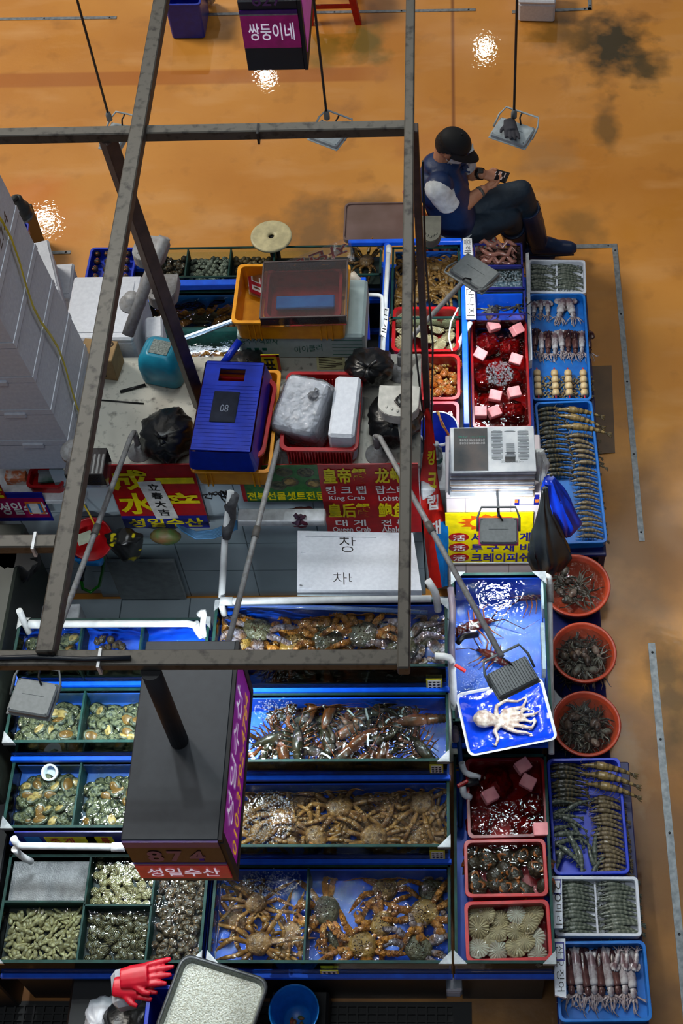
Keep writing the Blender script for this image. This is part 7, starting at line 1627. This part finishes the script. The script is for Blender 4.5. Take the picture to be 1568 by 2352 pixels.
# ------------------------------------------------------------------ the seated man, his chair and phone
FW = V((.94, .34, 0)); SD = V((-.34, .94, 0)); UP = V((0, 0, 1))      # facing, towards his far side, up
SKIN = mat('skin', (196, 138, 106), .5, c2=(184, 122, 92), sc_=30); VEST = mat('navy_vest', (18, 48, 96), .5, c2=(13, 37, 78), sc_=8, bump=.5, bsc=16); SHIRT = mat('white_shirt', (226, 230, 232), .7, bump=.4, bsc=26)
PANT = mat('dark_trousers', (22, 42, 58), .65, c2=(16, 34, 48), sc_=10, bump=.6, bsc=20); BOOT = mat('navy_boot', (16, 34, 70), .38, c2=(22, 40, 70), sc_=9); CAPM = mat('black_cap', (16, 18, 20), .7); HAIR = mat('black_hair', (16, 14, 14), .6, bump=.5, sc_=90)
nsh, fsh = V((-.118, 5.285, .955)), V((-.015, 5.545, .945)); nel, nwr = V((-.035, 5.315, .745)), V((.115, 5.44, .775)); fel, fwr = V((.04, 5.60, .74)), V((.11, 5.545, .785))
nhip, nknee, nank = V((-.02, 5.345, .525)), V((.262, 5.50, .50)), V((.315, 5.62, .10)); fhip, fknee, fank = V((.0, 5.50, .545)), V((.325, 5.575, .615)), V((.432, 5.60, .16))
pel = V((-.05, 5.42, .53)); hd = V((-.045, 5.45, 1.095)); hw = V((.985, -.17, 0)); hs = V((.17, .985, 0)); hf = (hw*.84 - UP*.54).normalized(); hu = (UP*.84 + hw*.54).normalized()
HR = MX((hs, -hf, hu)).transposed()       # head axes: x to far side, -y forward, z up
def hp(x, y, z): return hd + HR @ V((x, y, z))
per = T('person', 'person', 'man in black cap, white face mask and navy vest sitting cross-legged with a phone', (pel.x, pel.y, 0))
mb = MB()
def limb(a, b, ra, rb, n=14, bulge=1.06):
    a, b = V(a), V(b); mb.tube([a, a.lerp(b, .3), a.lerp(b, .7), b], [ra, ra*bulge, (ra+rb)/2, rb], n); mb.ell(a, ra, None, 12, 8); mb.ell(b, rb, None, 12, 8)
mb.ell(hd, (.062, .078, .088), HR, 20, 14); mb.ell(hp(0, -.028, -.052), (.044, .048, .042), HR, 16, 10)
mb.ell(hp(0, -.083, -.012), (.011, .014, .020), HR, 10, 8)
for s_ in (-1, 1):
    mb.ell(hp(s_*.064, .004, -.012), (.009, .018, .026), HR, 10, 8); mb.ell(hp(s_*.026, -.068, .012), (.018, .012, .008), HR, 10, 6)
limb(hp(0, .015, -.06), (-.10, 5.43, .96), .048, .056)
mb.tube([(-.05, 5.42, .56), (-.07, 5.42, .72), (-.10, 5.42, .88), (-.10, 5.425, .96)], [.11, .115, .115, .07], 16)
limb(nsh, fsh, .042, .042); limb(nsh, nel, .050, .043); limb(nel, nwr, .041, .027); limb(fsh, fel, .052, .042); limb(fel, fwr, .041, .027)
limb(nhip, nknee, .07, .052); limb(fhip, fknee, .07, .052); limb(nknee, nank, .05, .036); limb(fknee, fank, .05, .036)
# hands closing on the phone: palm, four unequal bent fingers and a thumb each
ph_c = V((.205, 5.515, .80)); px_ = (FW*.55+SD*.83).normalized(); pn = (UP*.78-FW*.62+SD*.0).normalized(); px_ = (px_-pn*px_.dot(pn)).normalized(); py_ = pn.cross(px_)
def hand(w_, c_, out, dn, sgn):
    """w_ wrist, c_ palm centre, out: finger direction, dn: palm side normal (towards the phone)"""
    out, dn = V(out).normalized(), V(dn).normalized(); sp = out.cross(dn).normalized()*sgn
    mb.tube([w_, w_.lerp(c_, .5), c_, c_+out*.026], [.024, .027, .031, .028], 12, True, .55, dn)
    for i, ln in enumerate((.050, .056, .052, .040)):
        b = c_+out*.024+sp*(.021-.014*i); k1 = b+out*ln*.42+dn*.004; k2 = k1+out*ln*.22+dn*ln*.30; k3 = k2-out*ln*.12+dn*ln*.26
        mb.tube([b-out*.01, b, k1, k2, k3], [.0085, .0085, .0082, .0075, .006], 8)
    b = c_-out*.012+sp*.024; mb.tube([b-sp*.012, b, b+sp*.016+out*.018+dn*.006, b+sp*.010+out*.040+dn*.014], [.011, .011, .0095, .007], 8)
hand(nwr, nwr.lerp(ph_c, .42)+V((0, 0, -.012)), (.75, .55, .05), (.15, .55, .75), 1)
hand(fwr, fwr.lerp(ph_c, .5)+V((0, .004, -.014)), (.9, -.2, .0), (.0, -.45, .8), -1)
OM(voxel(mb, 'body', SKIN, .0042, 3, .6), 'body', per)
mb = MB()
for z, c_, w_, d_ in ((.55, (-.05, 5.42), .155, .118), (.62, (-.055, 5.42), .158, .128), (.72, (-.07, 5.42), .160, .132), (.84, (-.095, 5.42), .165, .122), (.92, (-.105, 5.42), .160, .095), (.985, (-.10, 5.43), .095, .072)): pass
LV = ((.55, (-.05, 5.42), .155, .118), (.62, (-.055, 5.42), .158, .128), (.72, (-.07, 5.42), .160, .132), (.84, (-.095, 5.42), .165, .122), (.92, (-.10, 5.42), .165, .098), (.985, (-.098, 5.43), .10, .075))
def torso(mb, lv, k=1, n=28): mb.loft([[V((c_[0], c_[1], z)) + SD*(math.cos(2*PI*a/n)*w_*k) + FW*(math.sin(2*PI*a/n)*d_*k) for a in range(n)] for z, c_, w_, d_ in lv])
torso(mb, LV)
for p in (nsh, fsh): mb.ell(p+V((0, 0, .006))-(p-V((-.07, 5.42, p.z))).normalized()*.018, (.074, .074, .070), None, 14, 10)
mb.ell((-.098, 5.43, .985), (.10, .09, .045), None, 18, 8); mb.ell(V((-.10, 5.42, .86))-FW*.045, (.10, .13, .12), None, 18, 12)
mb.tube([V((.0, 5.43, .93))+SD*.0, V((.01, 5.44, .84)), V((.012, 5.44, .70))], [.02, .03, .03], 8)
v_ = OM(voxel(mb, 'vest', VEST, .008, 3), 'vest', per)
mb = MB(); p = V((.02, 5.475, .915)); mb.box(p, (.05, .075, .012), Euler((.15, .65, .35)).to_matrix(), .005); mb.mi = 1; mb.box(p+V((.018, -.022, .0)), (.018, .012, .014), Euler((.15, .65, .35)).to_matrix(), .003); O(mb, 'pocket_flap', [VEST, SHIRT], v_)
mb = MB(); torso(mb, ((.528, (-.045, 5.42), .158, .124), (.575, (-.05, 5.42), .162, .126)), 1.0); O(mb, 'shirt_hem', SHIRT, per)
for p, e in ((nsh, nel), (fsh, fel)):
    mb = MB(); q = p.lerp(e, .62); mb.ell(p, (.072, .072, .07), None, 14, 10); mb.tube([p, p.lerp(e, .3), q, p.lerp(e, .66)], [.070, .071, .066, .058], 14); OM(voxel(mb, 'shirt_sleeve', SHIRT, .006, 2), 'shirt_sleeve', per)
mb = MB(); mb.ell(pel, (.125, .155, .085), MX.Rotation(.35, 3, 'Z'), 20, 12); limb(nhip, nknee, .088, .064); limb(fhip, fknee, .086, .064); limb(nknee, nknee.lerp(nank, .55), .062, .052); limb(fknee, fknee.lerp(fank, .55), .062, .054)
OM(voxel(mb, 'trousers', PANT, .008, 2), 'trousers', per)
def boot(kn, an, toe, u0=.38):
    global mb
    mb = MB(); s0 = kn.lerp(an, u0); d = (toe-an); d.z = 0; d.normalize(); dn = V((toe.x-an.x, toe.y-an.y, toe.z-an.z)).normalized()
    mb.tube([s0, kn.lerp(an, .6), kn.lerp(an, .85), an], [.073, .070, .062, .055], 16); h = an-dn*.035+V((0, 0, -.045)); mb.ell(an-dn*.012+V((0, 0, -.02)), (.046, .046, .05), None, 14, 10)
    mb.tube([h, h+dn*.07+V((0, 0, .010)), h+dn*.15+V((0, 0, .006)), h+dn*.225+V((0, 0, .0)), h+dn*.255], [.040, .051, .049, .043, .022], 16, True, .85, (0, 0, 1)); mb.tube([an, an+dn*.07+V((0, 0, -.02)), an+dn*.15+V((0, 0, -.038))], [.046, .046, .03], 14)
    b = OM(voxel(mb, 'boot', BOOT, .006, 2), 'boot', per)
    mb = MB(); ax = (an-kn).normalized(); mb.tube([s0-ax*.004, s0+ax*.014], [.076, .076], 18, False); O(mb, 'boot_rim', BOOT, b)
    mb = MB(); mb.tube([h+V((0, 0, -.03))-dn*.03, h+dn*.1+V((0, 0, -.031)), h+dn*.24+V((0, 0, -.031))], [.032, .042, .030], 12, True, .28, (0, 0, 1)); O(mb, 'sole', mat('boot_sole', (20, 30, 52), .5), b); return b
boot(nknee, nank, V((.55, 5.60, .09)), .36)
b = boot(fknee, fank, V((.70, 5.60, .15)), .34); mb = MB(); q = fknee.lerp(fank, .45); mb.ell(q+V((.056, -.03, 0)), (.008, .010, .012), None, 8, 6); O(mb, 'boot_badge', mat('badge_yellow', (226, 190, 30), .5), b)
# head gear
mb = MB(); mb.ell(hp(0, .014, .012), (.071, .083, .086), HR, 26, 16, lambda u: 1 if u.z > -.25 or u.y > .2 else .80); hr = OM(voxel(mb, 'hair', HAIR, .005, 1), 'hair', per)
mb = MB(); n = 28; ri = []
for k in range(9):
    a = PI/2*k/8; ri.append([hp(.079*math.cos(a)*math.cos(2*PI*j/n), .004+.090*math.cos(a)*math.sin(2*PI*j/n), .028+.076*math.sin(a)**.8) for j in range(n)])
mb.loft(ri, True, True); cp = O(mb, 'cap', CAPM, per)
mb = MB(); vs = []; m_ = 14
for j in range(5):
    for i in range(m_+1):
        a = PI*(i/m_); r = 1+.78*j/4*math.sin(a)**.75; x, y = .076*math.cos(a)*(1+.05*j/4), -.004-.088*math.sin(a)*r
        vs.append((x, y, .034-.012*(x/.076)**2*j/4-.006*j))
P = [hp(*v) for v in vs]; q = [p_-hu*.004 for p_ in P]; k = len(P); f = [(j*(m_+1)+i, j*(m_+1)+i+1, (j+1)*(m_+1)+i+1, (j+1)*(m_+1)+i) for j in range(4) for i in range(m_)]
mb.add(P+q, f+[tuple(x+k for x in reversed(t_)) for t_ in f]+[(i+4*(m_+1), i+1+4*(m_+1), i+1+4*(m_+1)+k, i+4*(m_+1)+k) for i in range(m_)], True); O(mb, 'brim', CAPM, cp)
mb = MB(); mb.ell(hp(0, .004, .106), .007, None, 8, 6); O(mb, 'cap_button', CAPM, cp)
mb = MB(); mb.tube([hp(-.03, -.082, .045), hp(-.012, -.090, .062), hp(.006, -.091, .050), hp(.03, -.084, .058)], [.004, .010, .007, .003], 6, True, .5); O(mb, 'cap_logo', SHIRT, cp)
mb = MB(); vs = []
for j in range(9):
    for i in range(13):
        u, v = i/12*2-1, j/8*2-1; x = u*.058; vs.append(hp(x, -.083+.030*u*u+.030*u**4-.016*(1-v*v)*(1-u*u), -.046+v*.034*(1-.35*u*u)))
k = len(vs); f = [(j*13+i, j*13+i+1, (j+1)*13+i+1, (j+1)*13+i) for j in range(8) for i in range(12)]
mb.add(vs+[v+hf*.003 for v in vs], f+[tuple(x+k for x in t_) for t_ in f], True); mk = O(mb, 'face_mask', mat('mask_white', (232, 236, 240), .7), per)
for s_ in (-1, 1):
    mb = MB(); mb.tube([hp(s_*.056, -.045, -.03), hp(s_*.066, -.01, -.012), hp(s_*.068, .012, .006)], .002, 6); mb.tube([hp(s_*.056, -.045, -.062), hp(s_*.066, -.005, -.04), hp(s_*.067, .014, -.018)], .002, 6); O(mb, 'ear_loop', SHIRT, mk)
mb = MB()
for s_ in (-1, 1):
    mb.tube([hp(s_*.068, .012, .008), hp(s_*.066, -.03, .010), hp(s_*.058, -.078, .008)], .0022, 6)
    mb.tube([hp(s_*.03+.021*math.cos(a*PI/6), -.086, .006+.015*math.sin(a*PI/6)) for a in range(13)], .002, 6, False)
O(mb, 'glasses', GREYD, per)
d = (fwr-fel).normalized(); mb = MB(); q = fel.lerp(fwr, .88); mb.tube([q-d*.012, q+d*.012], [.034, .033], 14); mb.box(q+V((.0, -.012, .034)), (.034, .03, .012), None, .004); O(mb, 'watch', BLACK, per)
d = (nwr-nel).normalized(); mb = MB(); q = nel.lerp(nwr, .90); mb.tube([q-d*.008, q, q+d*.008], [.031, .0335, .031], 14); O(mb, 'bracelet', mat('beads', (110, 106, 100), .4, c2=(60, 58, 56), sc_=120), per)
# phone
PR = MX((px_, py_, pn)).transposed(); t = T('phone', 'phone', 'black smartphone with a lit screen held in both hands', ph_c); mb = MB(); mb.box(ph_c, (.062, .115, .008), PR @ MX.Rotation(-.5, 3, 'Z'), .003); O(mb, 'case', BLACK, t)
mb = MB(); R = PR @ MX.Rotation(-.5, 3, 'Z'); mb.box(ph_c+pn*.0044, (.056, .106, .0008), R); O(mb, 'screen', mat('phone_screen', (14, 14, 18), .15), t)
mb = MB()
for x, y, a, b in ((-.01, .03, .022, .016), (.012, .0, .02, .02), (-.012, -.02, .018, .014), (.01, -.036, .024, .006), (.014, .034, .012, .010)): mb.box(ph_c+pn*.005+R @ V((x, y, 0)), (a, b, .0006), R)
O(mb, 'picture', mat('screen_picture', (176, 176, 180), .4, c2=(120, 90, 80), sc_=60, emis=.4), t)
# red chair with a chevron cushion
ch = stool('red plastic chair under the seated man, with a backrest', 1075, 560, .34, .405, True); ch.location = (.0, 5.39, 0); ch.rotation_euler = (0, 0, .30)
def chevron():
    m = mat('chevron', (226, 96, 84), .8); nt = m.node_tree; b = nt.nodes['Principled BSDF']; N = nt.nodes.new; L = nt.links.new
    tc = N('ShaderNodeTexCoord'); s = N('ShaderNodeSeparateXYZ'); L(tc.outputs['Object'], s.inputs[0])
    pp = N('ShaderNodeMath'); pp.operation = 'PINGPONG'; pp.inputs[1].default_value = .018; L(s.outputs[1], pp.inputs[0])
    ad = N('ShaderNodeMath'); ad.operation = 'ADD'; L(pp.outputs[0], ad.inputs[0]); L(s.outputs[0], ad.inputs[1])
    p2 = N('ShaderNodeMath'); p2.operation = 'PINGPONG'; p2.inputs[1].default_value = .014; L(ad.outputs[0], p2.inputs[0])
    gt = N('ShaderNodeMath'); gt.operation = 'GREATER_THAN'; gt.inputs[1].default_value = .0065; L(p2.outputs[0], gt.inputs[0])
    mx = N('ShaderNodeMix'); mx.data_type = 'RGBA'; mx.inputs[6].default_value = lin((228, 104, 92)); mx.inputs[7].default_value = lin((228, 220, 206)); L(gt.outputs[0], mx.inputs[0]); L(mx.outputs[2], b.inputs['Base Color']); return m
mb = MB(); mb.loft([rr(.27, .30, .05, 0), rr(.33, .34, .06, .016), rr(.335, .345, .06, .026), rr(.30, .31, .05, .046), rr(.20, .22, .04, .052)]); cu = O(mb, 'cushion', chevron()); cu.location = (.01, 5.41, .409); cu.rotation_euler = (0, 0, .30)
tag(cu, 'cushion', 'pink and white chevron cushion on the red chair')
